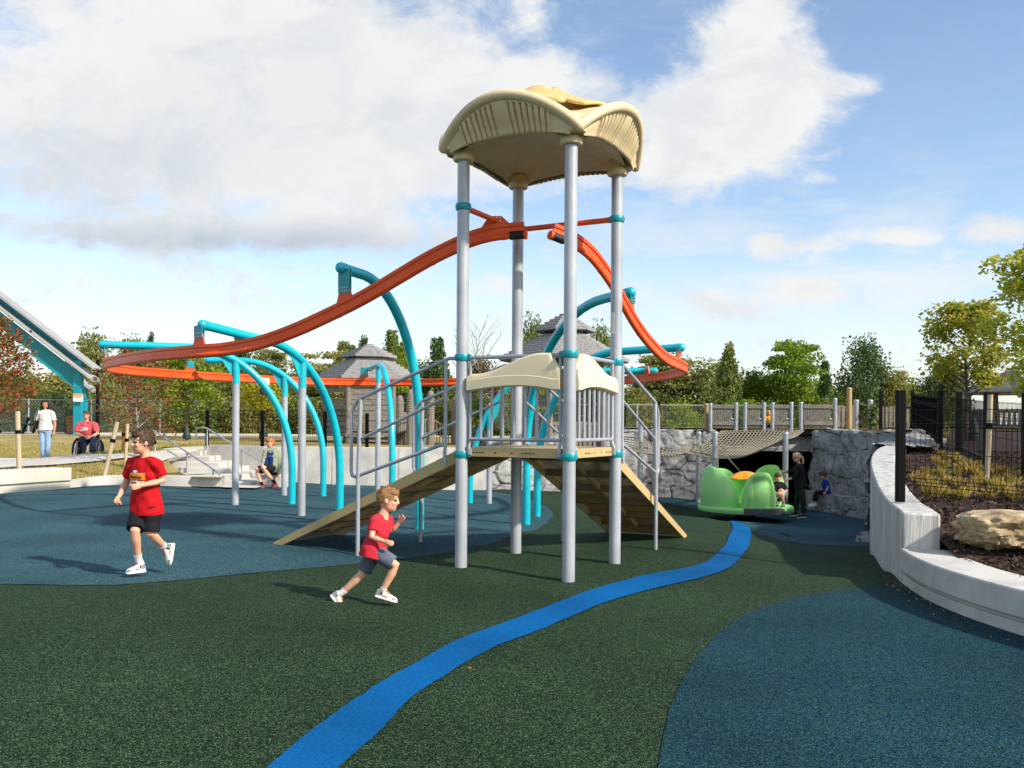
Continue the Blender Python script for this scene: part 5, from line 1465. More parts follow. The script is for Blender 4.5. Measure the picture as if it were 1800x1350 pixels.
def branchy(seed, hgt, spread, nb, trunk_r, z0=.25, up=.7, sub=5, crown=None):
    """trunk with limbs; returns builder and twig tips (unit height = hgt)"""
    rng = random.Random(seed); b = MB(); tips = []
    tr = [V3((0, 0, -.05 * hgt))]; p = V3((0, 0, 0))
    for k in range(1, 9):
        p = V3((hgt * .02 * rng.uniform(-1, 1), hgt * .02 * rng.uniform(-1, 1), hgt * .92 * k / 8)); tr.append(p)
    b.tube(tr, [trunk_r * (1.15 - 1.05 * k / 8) for k in range(9)], 8, round_end=False)
    for i in range(nb):
        f = z0 + (.9 - z0) * (i + rng.random() * .6) / nb; x = f / .92 * 8; k = max(0, min(7, int(x))); base = tr[k].lerp(tr[k + 1], min(1, max(0, x - k))) if k < 8 else tr[-1]
        base = V3((base.x, base.y, f * hgt))
        a = i * 2.4 + rng.uniform(-.4, .4); fr = (f - z0) / (1 - z0)
        L_ = spread * (math.sin(math.pi * min(1, (.18 + .82 * fr) ** .8)) * .9 + .12) * rng.uniform(.75, 1.1)
        if crown == 'cone': L_ = spread * (1.02 - fr) * rng.uniform(.8, 1.05)
        d = V3((math.cos(a), math.sin(a), up * rng.uniform(.6, 1.2)))
        mid = base + d * L_ * .5 + V3((0, 0, L_ * .06)); end = base + d * L_
        r0 = trunk_r * .5 * (1 - .6 * fr)
        b.tube([base, mid, end], [r0, r0 * .6, r0 * .15], 5)
        tips.append((end, L_))
        for s in range(sub):
            q = base.lerp(end, rng.uniform(.3, .95)); d2 = (d + V3((rng.uniform(-1, 1), rng.uniform(-1, 1), rng.uniform(-.4, .9))) * .9).normalized(); e = q + d2 * L_ * rng.uniform(.25, .5)
            b.tube([q, e], [r0 * .3, r0 * .08], 4); tips.append((e, L_ * .6))
    tips.append((tr[-1], spread * .4))
    return b, tips
def cloud_pts(kind, seed, n):
    rng = np.random.RandomState(seed)
    if kind == 'round':
        k = 46; d = rng.normal(size=(k, 3)); d /= np.linalg.norm(d, axis=1)[:, None]
        c = d * (.55 + .45 * rng.rand(k, 1)) * np.array([.40, .40, .40]) + np.array([0, 0, .58]); c[:, :2] *= (1.05 - .55 * np.clip(c[:, 2:] - .6, 0, 1))
        r = .055 + .06 * rng.rand(k)
    elif kind == 'shrub':
        k = 50; d = rng.normal(size=(k, 3)); d /= np.linalg.norm(d, axis=1)[:, None]; d[:, 2] = np.abs(d[:, 2])
        c = d * (.5 + .5 * rng.rand(k, 1)) * np.array([.62, .5, .86]); c[:, 2] = c[:, 2] * (.75 + .4 * rng.rand(k)) + .04
        r = .09 + .08 * rng.rand(k)
    elif kind == 'cone':
        k = 60; z = rng.rand(k) ** .8; a = rng.rand(k) * 6.28; rad = (.26 * (1 - z) + .03) * (.5 + .5 * rng.rand(k))
        c = np.stack([rad * np.cos(a), rad * np.sin(a), .08 + .88 * z], 1); r = .04 + .035 * (1 - z)
    elif kind == 'airy':
        k = 34; z = .45 + .52 * rng.rand(k); a = rng.rand(k) * 6.28; rad = .42 * np.sqrt(rng.rand(k)) * (1.1 - .5 * (z - .45))
        c = np.stack([rad * np.cos(a), rad * np.sin(a), z], 1); r = .05 + .05 * rng.rand(k)
    i = rng.randint(0, k, n); g = np.clip(rng.normal(size=(n, 3)), -1.45, 1.45) * r[i][:, None]
    if kind == 'airy': g[:, 2] *= .28; g[:, :2] *= 1.5
    out = c[i] + g
    out[:, 2] = np.maximum(out[:, 2], .02)
    return out
PROTO = {}
def proto(kind, seed, m, n, size, bark='bark'):
    key = (kind, seed, m)
    if key in PROTO: return PROTO[key]
    pts = cloud_pts(kind, seed, n); lm = leaf_mesh('crown', pts, size, seed + 5, m)
    b = MB(); rng = random.Random(seed)
    top = {'round': .75, 'shrub': .5, 'cone': .9, 'airy': .8}[kind]
    b.tube([(0, 0, -.06), (.01, 0, top * .4), (0, .01, top)], [.022, .015, .004], 6)
    for i in range(9):
        z = top * (.25 + .07 * i); a = i * 2.4; l = .26 * (1 if kind != 'cone' else (1 - z))
        b.tube([(0, 0, z), (l * .6 * math.cos(a), l * .6 * math.sin(a), z + l * .5), (l * math.cos(a), l * math.sin(a), z + l * (.9 if kind != 'airy' else .5))], [.009, .005, .002], 4)
    tm = b.mesh('trunk'); tm.materials.append(MATS[bark])
    PROTO[key] = (tm, lm); return PROTO[key]
rt_ = random.Random(11)
def tree(kind, m, px, ytop, Y, wpx, label, name='tree', cat='tree', seed=None, zb=None, group=None, n=6400, size=.021, bark='bark'):
    sd_ = seed if seed is not None else rt_.randint(1, 3)
    tm, lm = proto(kind, sd_, m, n, size, bark)
    top_ = P(px, ytop, Y); zb = hl(top_.x, Y) if zb is None else zb
    H = top_.z - zb; wn = {'round': .9, 'shrub': 1.3, 'cone': .56, 'airy': .95}[kind]
    W = wpx * Y / FPX / wn
    t = thing(name, label, cat, (top_.x, Y, zb), group)
    for nm, me in (('trunk', tm), ('crown', lm)):
        o = obj(nm, me, t)
    t.scale = (W, W, H); t.rotation_euler = (0, 0, rt_.uniform(0, 6.28))
    return t
GT = 'trees beyond the left lawn'; GS = 'shrubs of the thicket behind the far fence'
T_ = [('round', 'leaf_olive', 165, 592, 58, 90, 'broad olive tree rising right of the pavilion roof end'), ('round', 'leaf_green', 236, 600, 60, 80, 'rounded green tree above the level teal arm on the left'),
      ('cone', 'leaf_dark', 265, 584, 62, 26, 'narrow dark conifer top above the left end of the level teal arm'), ('round', 'leaf_olive', 90, 650, 54, 130, 'wide olive tree under the pavilion beams'), ('round', 'leaf_green', 20, 645, 55, 120, 'green tree behind the red-leaved tree at the left edge'),
      ('round', 'leaf_olive', 330, 625, 60, 100, 'olive tree between the orange strands on the left'), ('cone', 'leaf_dark', 425, 588, 60, 60, 'dark green pointed tree behind the first big teal arm'), ('round', 'leaf_green', 395, 612, 61, 80, 'green tree left of the dark pointed tree behind the teal arms'),
      ('airy', 'leaf_olive', 478, 612, 56, 70, 'thin pale olive tree between two teal arches'), ('airy', 'leaf_olive', 572, 606, 52, 110, 'layered spreading olive tree left of the left hut roof'), ('round', 'leaf_green', 540, 640, 60, 90, 'rounded green tree low behind the spreading olive tree'),
      ('cone', 'leaf_dark', 640, 590, 60, 40, 'small dark tree tip just above the left hut lantern roof'), ('airy', 'leaf_olive', 612, 598, 60, 40, 'thin yellow-green tree left of the hut lantern roof'), ('cone', 'leaf_green', 689, 582, 52, 56, 'tall narrow green tree right of the left hut roof'),
      ('cone', 'leaf_bright', 709, 602, 50, 44, 'brighter narrow tree beside the tall one, against the big teal arch'), ('cone', 'leaf_dark', 768, 596, 52, 62, 'dark conical tree between the tall teal arch and the tower'), ('round', 'leaf_rust', 850, 625, 56, 70, 'rust-brown tree behind the tower, under the bare twigs'),
      ('round', 'leaf_green', 935, 550, 46, 50, 'green tree between tower posts left of the right hut'), ('round', 'leaf_green', 1060, 578, 50, 56, 'light green tree right of the right hut lantern roof'), ('airy', 'leaf_olive', 1185, 622, 56, 120, 'olive spreading tree behind the right end of the orange track'),
      ('cone', 'leaf_green', 1280, 602, 50, 48, 'narrow green tree standing clear above the thicket'), ('airy', 'leaf_bright', 1408, 597, 50, 100, 'layered airy tree with open branches above the thicket'), ('round', 'leaf_dark', 1518, 602, 44, 84, 'dense dark green rounded tree above the picket fence'),
      ('round', 'leaf_olive', 1580, 655, 44, 66, 'olive tree right of the dense dark tree'), ('round', 'leaf_dark', 1660, 632, 38, 76, 'dark green tree behind the yellow tree on the right'), ('cone', 'leaf_dark', 1450, 636, 52, 40, 'small dark pointed tree left of the dense dark tree'),
      ('round', 'leaf_olive', 1250, 640, 54, 90, 'olive tree left of the narrow green tree in the thicket'), ('round', 'leaf_bright', 1330, 655, 52, 90, 'bright green bushy tree above the gate panels'), ('round', 'leaf_green', 740, 640, 58, 90, 'rounded green tree low behind the tall teal arch')]
for kind, m, px, yt, Y, wp, l in T_: tree(kind, m, px, yt, Y, wp * 1.1, l, group=None)
# the thicket: shrubs in a belt
row = 0
for Y, step, yt0, var in ((49, 52, 690, 16), (53, 46, 672, 16), (57, 50, 660, 14)):
    x = -60 + row * 17
    while x < 1690:
        m = rt_.choice(['leaf_green', 'leaf_olive', 'leaf_olive', 'leaf_rust', 'leaf_green', 'leaf_bright'] if 1050 < x else ['leaf_green', 'leaf_olive', 'leaf_green', 'leaf_dark', 'leaf_olive'])
        if 1190 < x < 1330 and m == 'leaf_rust': m = 'leaf_bright'
        tree('shrub', m, x, yt0 + rt_.uniform(-var, var), Y + rt_.uniform(-1, 1), step * rt_.uniform(1.4, 1.9), 'leafy shrub in the dense thicket behind the far chain link fence', 'shrub', 'shrub', group=GS, n=5200, size=.033)
        x += step * rt_.uniform(.85, 1.15)
    row += 1
# bare twiggy tree
q = P(842, 560, 55); zb = hl(q.x, 55); t = thing('bare_tree', 'leafless twiggy tree between the two left tower posts', 'tree', (q.x, 55, zb))
b, tips = branchy(21, q.z - zb, 2.0, 26, .07, .2, 1.4, 9); 
b.v = [(v[0] + q.x, v[1] + 55, v[2] + zb) for v in b.v]
b.build('trunk', 'bark_grey', t, smooth=60)
# near trees with limbs
def near_tree(name, label, px, ybase, Y, ytop, spread, m, seed, nleaf, lsize, bark, z0, up, nb=22, zb=None, tr=.05, sub=6, jit=.16):
    base = P(px, ybase, Y); zb = base.z if zb is None else zb; H = P(px, ytop, Y).z - zb
    t = thing(name, label, 'tree', (base.x, Y, zb))
    b, tips = branchy(seed, H, spread, nb, tr, z0, up, sub)
    b.v = [(v[0] + base.x, v[1] + Y, v[2] + zb) for v in b.v]; b.build('trunk', bark, t, smooth=60)
    rng = np.random.RandomState(seed); k = rng.randint(0, len(tips), nleaf)
    c = np.array([[*tips[i][0]] for i in k]); 
    sc = np.array([tips[i][1] for i in k])
    g = np.clip(rng.normal(size=(nleaf, 3)), -1.6, 1.6) * (jit * (.5 + .5 * sc / max(sc)))[:, None]; g[:, 2] *= .75
    obj('crown', leaf_mesh('crown', c + g, lsize, seed, m), t)
    return t
near_tree('maple_tree', 'young yellow-green tree with a thin trunk behind the mesh fence', 1701, 775, 20.6, 526, .72, 'leaf_limey', 31, 5200, .050, 'bark', .30, .8, 28, tr=.055, jit=.17)
near_tree('maple_tree', 'larger golden-leaved tree cut by the right edge of the photo', 1856, 800, 17.0, 400, 1.02, 'leaf_limey', 33, 7600, .054, 'bark', .22, .7, 32, tr=.06, jit=.2)
near_tree('oak_tree', 'red and green leaved tree at the left edge behind the tall stake', -30, 800, 23.0, 552, 1.05, 'leaf_red', 35, 8000, .042, 'bark', .22, .5, 30, tr=.06, jit=.22)
near_tree('oak_tree', 'sparse young red-leaved tree held by stakes behind the boy in red', 238, 820, 23.0, 604, .85, 'leaf_red', 37, 3000, .04, 'bark_grey', .22, .5, 26, tr=.04, jit=.16)
near_tree('lawn_tree', 'yellow-green tree with a dark watering bag on the far lawn', 330, 772, 38, 636, 1.5, 'leaf_bright', 39, 4200, .075, 'bark', .30, .5, 24, tr=.07, jit=.25)
near_tree('lawn_tree', 'small thin yellow tree with a dark watering bag behind the mesh fence posts', 458, 768, 38, 672, .8, 'leaf_yellow', 41, 1300, .07, 'bark', .4, .5, 16, tr=.05, jit=.2)
# vine on the galvanised post
rng = np.random.RandomState(4); a = P(1536, 740, 27.8); n = 260
pts = np.array([a.x, a.y, 0]) + np.stack([rng.normal(size=n) * .09, rng.normal(size=n) * .09, 1.45 + rng.rand(n) * .75], 1)
vt = thing('vine', 'small leafy vine climbing the galvanised post of the rope gap', 'vine', (a.x, a.y, 1.4))
me = leaf_mesh('leaves', pts - np.array([a.x, a.y, 1.4]), .06, 3, 'leaf_dark'); obj('leaves', me, vt)
b = MB(); b.tube([(a.x, a.y, 1.3), (a.x + .04, a.y - .06, 1.8), (a.x, a.y - .04, 2.15)], .012, 5); b.build('stem', 'bark', vt)

# ------------------------------------------------------------------ grass and mulch litter
def blades(name, pts, hgt, wid, m, seed, lean=.5, nb=1):
    rng = np.random.RandomState(seed); n = len(pts); pts = np.asarray(pts, float)
    a = rng.rand(n) * 6.283; d = np.stack([np.cos(a), np.sin(a), np.zeros(n)], 1); l = lean * rng.rand(n)[:, None]; H = hgt * (.5 + rng.rand(n))[:, None]
    a2 = rng.rand(n) * 6.283; sdv = np.stack([np.cos(a2), np.sin(a2), np.zeros(n)], 1) * wid * (.6 + .8 * rng.rand(n))[:, None]
    z = np.array([[0, 0, 1.]])
    v = np.stack([pts - sdv, pts + sdv, pts + d * H * l * .35 + z * H * .6 + sdv * .7, pts + d * H * l + z * H * (1 - .3 * l), pts + d * H * l * .35 + z * H * .6 - sdv * .7], 1)
    me = bpy.data.meshes.new(name); me.vertices.add(n * 5); me.vertices.foreach_set('co', v.reshape(-1).astype(np.float32))
    me.loops.add(n * 5); me.loops.foreach_set('vertex_index', np.arange(n * 5, dtype=np.int32)); me.polygons.add(n)
    me.polygons.foreach_set('loop_start', np.arange(0, n * 5, 5, dtype=np.int32)); me.polygons.foreach_set('loop_total', np.full(n, 5, np.int32)); me.update(calc_edges=True)
    at = me.attributes.new('tint', 'FLOAT', 'POINT'); at.data.foreach_set('value', np.repeat(rng.rand(n), 5).astype(np.float32))
    me.materials.append(MATS[m]); return me
leafmat('grass_blade', [(128, 130, 62), (160, 150, 84), (196, 172, 112), (118, 128, 58)], .4)
leafmat('tuft_yellow', [(150, 132, 56), (190, 162, 78), (206, 184, 106), (150, 146, 66)], .35)
leafmat('mulch_bits', [(28, 18, 14), (52, 36, 28), (84, 60, 46), (126, 100, 80)], .0)
def in_poly(poly, x, y):
    c = False; j = len(poly) - 1
    for i in range(len(poly)):
        xi, yi = poly[i][:2]; xj, yj = poly[j][:2]
        if (yi > y) != (yj > y) and x < (xj - xi) * (y - yi) / (yj - yi) + xi: c = not c
        j = i
    return c
rg = random.Random(5); pts = []
pathpoly = [(p.x, p.y) for p in pf] + [(p.x, p.y) for p in reversed(pb)]
aprpoly = [(p.x, p.y) for p in ap]
while len(pts) < 26000:
    y = 18 + 17 * rg.random() ** 1.6; x = -.62 * y + rg.random() * (.62 * y - 5.5)
    if not in_poly(lawn, x, y) or in_poly(pathpoly, x, y) or in_poly(aprpoly, x, y) or x > -8.8 - (0 if y < 24 else .3): continue
    pts.append((x, y, hl(x, y) - .01))
tag(obj('grass', blades('grass', pts, .065, .010, 'grass_blade', 2)), kind='stuff')
pts = []
while len(pts) < 15000:
    y = 5.5 + 12 * rg.random() ** 1.4; x = 3.9 + rg.random() * (.60 * y - 2.6)
    if not in_poly(bed, x, y): continue
    pts.append((x, y, hb(x, y) + .012 + .012 * rg.random()))
tag(obj('mulch_chips', leaf_mesh('mulch_chips', pts, .028, 9, 'mulch_bits', .35)), kind='stuff')
leafmat('dry_leaf', [(96, 70, 40), (140, 104, 56), (176, 148, 84), (120, 84, 46)], .1)
pts = []
while len(pts) < 6:
    y = 4 + 15 * rg.random() ** 1.5; x = (rg.random() * 2 - 1) * .6 * y
    if x > 3.3 and y < 12: continue
    pts.append((x, y, h(x, y) + .016))
for i in range(150):
    q = rg.choice(kp) if i % 2 else rg.choice(swr); pts.append((q.x - .04 - .25 * rg.random() ** 2, q.y - .03 - .3 * rg.random() ** 2, h(q.x, q.y) + .016))
tag(obj('leaf_litter', leaf_mesh('leaf_litter', pts, .013, 12, 'dry_leaf', .6)), kind='stuff')
# ornamental grass tufts in rows
tm = []
for s in range(4):
    rng = np.random.RandomState(s); p0 = np.stack([rng.normal(size=120) * .035, rng.normal(size=120) * .035, np.zeros(120)], 1)
    tm.append(blades('grass_tuft', p0, .16, .006, 'tuft_yellow', s + 20, 1.0))
spots = [(1638, 868), (1689, 874), (1735, 872), (1769, 868), (1795, 868), (1665, 850), (1700, 850), (1720, 848), (1675, 852), (1690, 846), (1745, 848), (1787, 850), (1632, 840), (1650, 832), (1680, 832), (1712, 830), (1760, 832), (1790, 838), (1645, 810), (1655, 800), (1668, 800), (1680, 806), (1700, 815), (1720, 818),
         (1640, 790), (1630, 770), (1642, 766), (1660, 768), (1615, 762), (1622, 758), (1634, 756), (1600, 768), (1598, 776), (1660, 820), (1725, 836), (1775, 846), (1612, 842), (1626, 828), (1640, 856), (1708, 862), (1755, 862), (1780, 876), (1660, 866), (1620, 778), (1648, 778), (1692, 822), (1738, 824)]
for i, (px, py) in enumerate(spots):
    q = hit(px, py + 4, hb, 6, 30)
    if not in_poly(bed, q.x, q.y) or q.y > 26: continue
    o = obj('grass_tuft', tm[i % 4]); o.location = (q.x, q.y, q.z - .01); k = rt_.uniform(.6, 1.05); o.scale = (k, k, k * rt_.uniform(.8, 1.2)); o.rotation_euler = (0, 0, rt_.uniform(0, 6))
    tag(o, 'tuft of yellowed ornamental grass planted in the dark mulch bed', 'grass tuft', 'ornamental grass tufts in the mulch bed')
# ------------------------------------------------------------------ people
def cloth(name, c, c2=None, scale=14, rough=.85, bump=.25, bs=90): return mat(name, c, c2 or tuple(int(v * .9) for v in c), scale, rough=rough, bump=bump, bscale=bs, spec=.25)
mat('skin_light', (226, 172, 142), (216, 158, 128), 8, rough=.55, spec=.35); mat('skin_tan', (204, 146, 112), (196, 136, 104), 8, rough=.55, spec=.35)
mat('eye_dark', (36, 26, 22), rough=.3); mat('lip', (176, 96, 88), rough=.5); mat('teeth', (236, 230, 220), rough=.4)
mat('hair_brown', (74, 52, 36), (104, 76, 50), 30, rough=.6, stretch=(4, 4, 1)); mat('hair_light', (150, 108, 66), (186, 142, 92), 30, rough=.6, stretch=(4, 4, 1))
mat('hair_ginger', (180, 112, 60), (206, 140, 84), 30, rough=.6); mat('hair_black', (24, 18, 16), (44, 32, 28), 30, rough=.5); mat('hair_blonde', (206, 176, 130), (226, 200, 158), 30, rough=.55)
cloth('red_shirt', (196, 16, 24)); cloth('coral_shirt', (206, 46, 60)); cloth('black_cloth', (20, 20, 23), (28, 28, 32)); cloth('navy_grey', (70, 76, 92), (104, 108, 122), 5)
cloth('white_cloth', (226, 224, 222)); cloth('jeans_light', (130, 162, 194), (160, 188, 214), 6); cloth('jeans_dark', (30, 40, 62), (40, 54, 80), 6); cloth('heather_red', (206, 74, 86), (214, 90, 100), 60)
cloth('sage_jacket', (132, 140, 112), (148, 156, 128)); cloth('blue_shirt', (24, 52, 112)); cloth('royal_blue', (24, 66, 168)); cloth('olive_trousers', (38, 44, 36), (50, 56, 46)); cloth('lilac_shorts', (214, 210, 228)); cloth('yellow_jacket', (244, 174, 20))
mat('shoe_white', (226, 222, 216), rough=.5); mat('shoe_grey', (120, 120, 122), rough=.6); mat('shoe_black', (24, 24, 26), rough=.5); mat('shoe_red', (150, 24, 36), rough=.6); mat('shoe_sole', (236, 234, 230), rough=.6); mat('orange_accent', (226, 110, 30), rough=.6)
def remesh(b, vox, it=3, fac=.5):
    me = b.mesh('tmp'); bm = bmesh.new(); bm.from_mesh(me); bmesh.ops.recalc_face_normals(bm, faces=bm.faces); bm.to_mesh(me); bm.free()
    o = obj('tmp', me); m = o.modifiers.new('r', 'REMESH'); m.mode = 'VOXEL'; m.voxel_size = vox; m.use_smooth_shade = True
    s = o.modifiers.new('s', 'SMOOTH'); s.factor = fac; s.iterations = it
    dg = bpy.context.evaluated_depsgraph_get(); out = bpy.data.meshes.new_from_object(o.evaluated_get(dg))
    bpy.data.objects.remove(o); bpy.data.meshes.remove(me)
    return out
def put(me, name, mats, parent, wrinkle=0, freq=14):
    org = origin_of(parent)
    if wrinkle:
        me.calc_loop_triangles()
        ns = [v.normal.copy() for v in me.vertices]
        for v, n in zip(me.vertices, ns): v.co += n * wrinkle * noise.noise(v.co * freq)
    for v in me.vertices: v.co -= org
    me.name = name; me.materials.clear()
    for m in (mats if isinstance(mats, (list, tuple)) else [mats]): me.materials.append(MATS[m])
    me.polygons.foreach_set('use_smooth', [True] * len(me.polygons)); me.update()
    return obj(name, me, parent)
def lerp(a, c, t): return a + (c - a) * t
def person(label, J, Y0, H, hh, f, skin, hair, hairm, top, bottom, shoe, name='person', vox=None, sleeve=.55, leg=.62, mid=None, socks=None, extra=None, seated=False, headtilt=(0, 0, 0), mouth='lip', dec=None, longtop=False, girth=1.0):
    q = {k: P(v[0], v[1], Y0 + v[2]) for k, v in J.items()}
    base = (q['hipL'] + q['hipR']) / 2; feetz = min(q['toL'].z, q['toR'].z, q['heL'].z, q['heR'].z)
    t = thing(name, label, 'person', (base.x, base.y, feetz))
    vox = vox or H * .0062
    f = V3(f).normalized(); upv = (V3((0, 0, 1)) + V3(headtilt)).normalized(); lat = f.cross(upv).normalized(); upv = lat.cross(f).normalized()
    RH = Matrix((lat, f, upv)).transposed()          # head frame: x to own right, y front, z up
    C = q['head']; S = H / 1.7 * girth
    b = MB()
    b.ball(C + upv * .06 * hh - f * .03 * hh, (.365 * hh, .43 * hh, .44 * hh), 18, RH)
    b.ball(C - upv * .20 * hh + f * .07 * hh, (.285 * hh, .32 * hh, .30 * hh), 14, RH)
    b.ball(C - upv * .36 * hh + f * .20 * hh, (.15 * hh, .14 * hh, .13 * hh), 10, RH)
    b.ball(C - upv * .04 * hh + f * .40 * hh, (.055 * hh, .07 * hh, .12 * hh), 8, RH); b.ball(C - upv * .11 * hh + f * .42 * hh, (.075 * hh, .075 * hh, .06 * hh), 8, RH)
    b.ball(C + upv * .08 * hh + f * .34 * hh, (.24 * hh, .08 * hh, .05 * hh), 10, RH)
    for s in (-1, 1):
        b.ball(C - upv * .02 * hh + lat * s * .375 * hh - f * .02 * hh, (.045 * hh, .085 * hh, .13 * hh), 8, RH)
        b.ball(C - upv * .10 * hh + lat * s * .17 * hh + f * .27 * hh, (.11 * hh, .10 * hh, .11 * hh), 8, RH)
    sc_ = (q['shL'] + q['shR']) / 2; hc = (q['hipL'] + q['hipR']) / 2
    b.tube([C - upv * .25 * hh - f * .05 * hh, lerp(q['neck'], C, .3), q['neck'], sc_ - V3((0, 0, .02 * H))], [.20 * hh, .19 * hh, .21 * hh, .3 * hh], 14)
    spine = (sc_ - hc).normalized()
    sl = (q['shR'] - q['shL']); sl -= spine * sl.dot(spine); sw = sl.length; sl.normalize()
    hl_ = (q['hipR'] - q['hipL']); hl_ -= spine * hl_.dot(spine); hw = hl_.length; hl_ = hl_.normalized() if hw > .02 else sl
    fr_ = spine.cross(sl).normalized()
    if fr_.dot(f) < 0: fr_ = -fr_
    hf_ = spine.cross(hl_).normalized()
    if hf_.dot(f) < 0: hf_ = -hf_
    rot_ = abs(sl.dot(V3((1, 0, 0))))
    def torso(inf, drop=0.0, flare=0.0):
        d = .074 * H * girth
        W = max(sw * .5, .095 * H)
        nb_ = .8 if inf == 0 else 1.0
        secs = [(lerp(sc_, hc, -.06 if inf else -.02), sl * (W * .45 * nb_ + inf), fr_ * (d * .55 * nb_ + inf)), (lerp(sc_, hc, .03 if inf else .07), sl * (W * .92 * nb_ + inf), fr_ * (d * .8 * nb_ + inf)), (lerp(sc_, hc, .25), sl * (W * .95 + inf), fr_ * (d * 1.05 + inf)),
                (lerp(sc_, hc, .6), lerp(sl, hl_, .5) * (W * .82 * girth ** .5 + inf * 1.2), lerp(fr_, hf_, .5) * (d * .98 + inf * 1.2)),
                (lerp(sc_, hc, .95), hl_ * (max(hw * .5, .06 * H) + .045 * H * girth + inf * 1.4 + flare), hf_ * (d * 1.02 + inf * 1.4 + flare))]
        if drop: secs.append((hc - spine * drop, hl_ * (max(hw * .5, .06 * H) + .047 * H * girth + inf * 1.6 + flare * 1.5), hf_ * (d * 1.04 + inf * 1.6 + flare * 1.5)))
        return secs
    secs = torso(0) + [(hc - spine * .06 * H, hl_ * (max(hw * .5, .06 * H) + .03 * H), hf_ * (.062 * H))]
    b.loft(secs, 18)
    for s in ('L', 'R'):
        b.tube([q['sh' + s] - V3((0, 0, .006 * H)), lerp(q['sh' + s], q['el' + s], .5), q['el' + s], lerp(q['el' + s], q['ha' + s], .35), q['ha' + s]], [.030 * H * girth, .029 * H, .023 * H, .024 * H, .0155 * H], 12, round_end=True)
        b.tube([q['hip' + s], lerp(q['hip' + s], q['kn' + s], .45), q['kn' + s], lerp(q['kn' + s], q['an' + s], .3), q['an' + s]], [.056 * H, .047 * H, .034 * H, .034 * H, .021 * H], 12, round_end=True)
        # hand: palm, four fingers of different length, thumb from the side
        hd = (q['ha' + s] - q['el' + s]).normalized(); hs = H / 1.7
        out = (q['sh' + s] - sc_).normalized(); wdir = hd.cross(out); wdir = wdir.normalized() if wdir.length > .1 else f
        nd = hd.cross(wdir).normalized()
        if nd.dot(hc - q['ha' + s]) < 0: nd = -nd           # palm side towards the body
        pc = q['ha' + s] + hd * .05 * hs
        b.ball(pc, (.042 * hs, .02 * hs, .05 * hs), 10, Matrix((wdir, nd, hd)).transposed())
        for i, l in enumerate((.066, .076, .072, .056)):
            r0 = pc + wdir * (.033 - .022 * i) * hs + hd * .03 * hs
            k1 = r0 + (hd * .9 + nd * .25).normalized() * l * .5 * hs; k2 = k1 + (hd * .45 + nd * .85).normalized() * l * .5 * hs
            b.tube([r0, k1, k2], [.0098 * hs, .0092 * hs, .0078 * hs], 7, round_end=True)
        th0 = pc + wdir * .036 * hs - hd * .015 * hs; th1 = th0 + (wdir * .7 + hd * .6 + nd * .3).normalized() * .035 * hs
        b.tube([th0, th1, th1 + (hd * .8 + nd * .5).normalized() * .03 * hs], [.0125 * hs, .011 * hs, .009 * hs], 7, round_end=True)
    me = remesh(b, vox, 3)
    eyes = [C + upv * .01 * hh + lat * s * .16 * hh + f * .35 * hh for s in (-1, 1)]; mo = C - upv * .235 * hh + f * .36 * hh; brow = [C + upv * .12 * hh + lat * s * .16 * hh + f * .40 * hh for s in (-1, 1)]
    idx = []
    for p in me.polygons:
        c = p.center; m = 0
        if (c - C).length < hh * .6:
            for e in eyes:
                d = c - e
                if abs(d.dot(lat)) < .075 * hh and abs(d.dot(upv)) < .038 * hh and d.dot(f) > -.12 * hh: m = 1
            for e in brow:
                d = c - e
                if abs(d.dot(lat)) < .10 * hh and abs(d.dot(upv)) < .022 * hh and d.dot(f) > -.14 * hh: m = 4
            d = c - mo
            if abs(d.dot(lat)) < .12 * hh and d.dot(f) > -.14 * hh:
                if abs(d.dot(upv)) < .045 * hh: m = 2
                if mouth == 'smile' and abs(d.dot(upv)) < .02 * hh and abs(d.dot(lat)) < .09 * hh: m = 3
        idx.append(m)
    o = put(me, 'body', [skin, 'eye_dark', 'lip', 'teeth', hairm], t); o.data.polygons.foreach_set('material_index', idx)
    # hair
    hb_ = MB()
    hb_.ball(C + upv * .15 * hh - f * .085 * hh, (.395 * hh, .44 * hh, .40 * hh), 18, RH); hb_.ball(C + upv * .34 * hh + f * .13 * hh, (.32 * hh, .29 * hh, .17 * hh), 14, RH)
    if hair == 'mop': 
        hb_.ball(C + upv * .27 * hh + f * .20 * hh, (.36 * hh, .27 * hh, .21 * hh), 14, RH); hb_.ball(C + upv * .05 * hh - f * .12 * hh, (.42 * hh, .42 * hh, .40 * hh), 14, RH)
    if hair == 'long':
        for s in (-1, 1):
            hb_.tube([C + upv * .2 * hh + lat * s * .33 * hh, C - upv * .25 * hh + lat * s * .44 * hh - f * .05 * hh, C - upv * .75 * hh + lat * s * .50 * hh, C - upv * .95 * hh + lat * s * .46 * hh], [.16 * hh, .17 * hh, .17 * hh, .08 * hh], 10, round_end=True)
        hb_.ball(C - upv * .3 * hh - f * .22 * hh, (.5 * hh, .3 * hh, .6 * hh), 14, RH)
    if hair == 'pony':
        bk_ = C + upv * .05 * hh - f * .48 * hh; hb_.tube([bk_ + f * .1 * hh, bk_ - f * .16 * hh - upv * .1 * hh, bk_ - f * .24 * hh - upv * .45 * hh, bk_ - f * .20 * hh - upv * .85 * hh], [.12 * hh, .13 * hh, .12 * hh, .05 * hh], 10, round_end=True)
    hm = remesh(hb_, max(.006, vox * .8), 2)
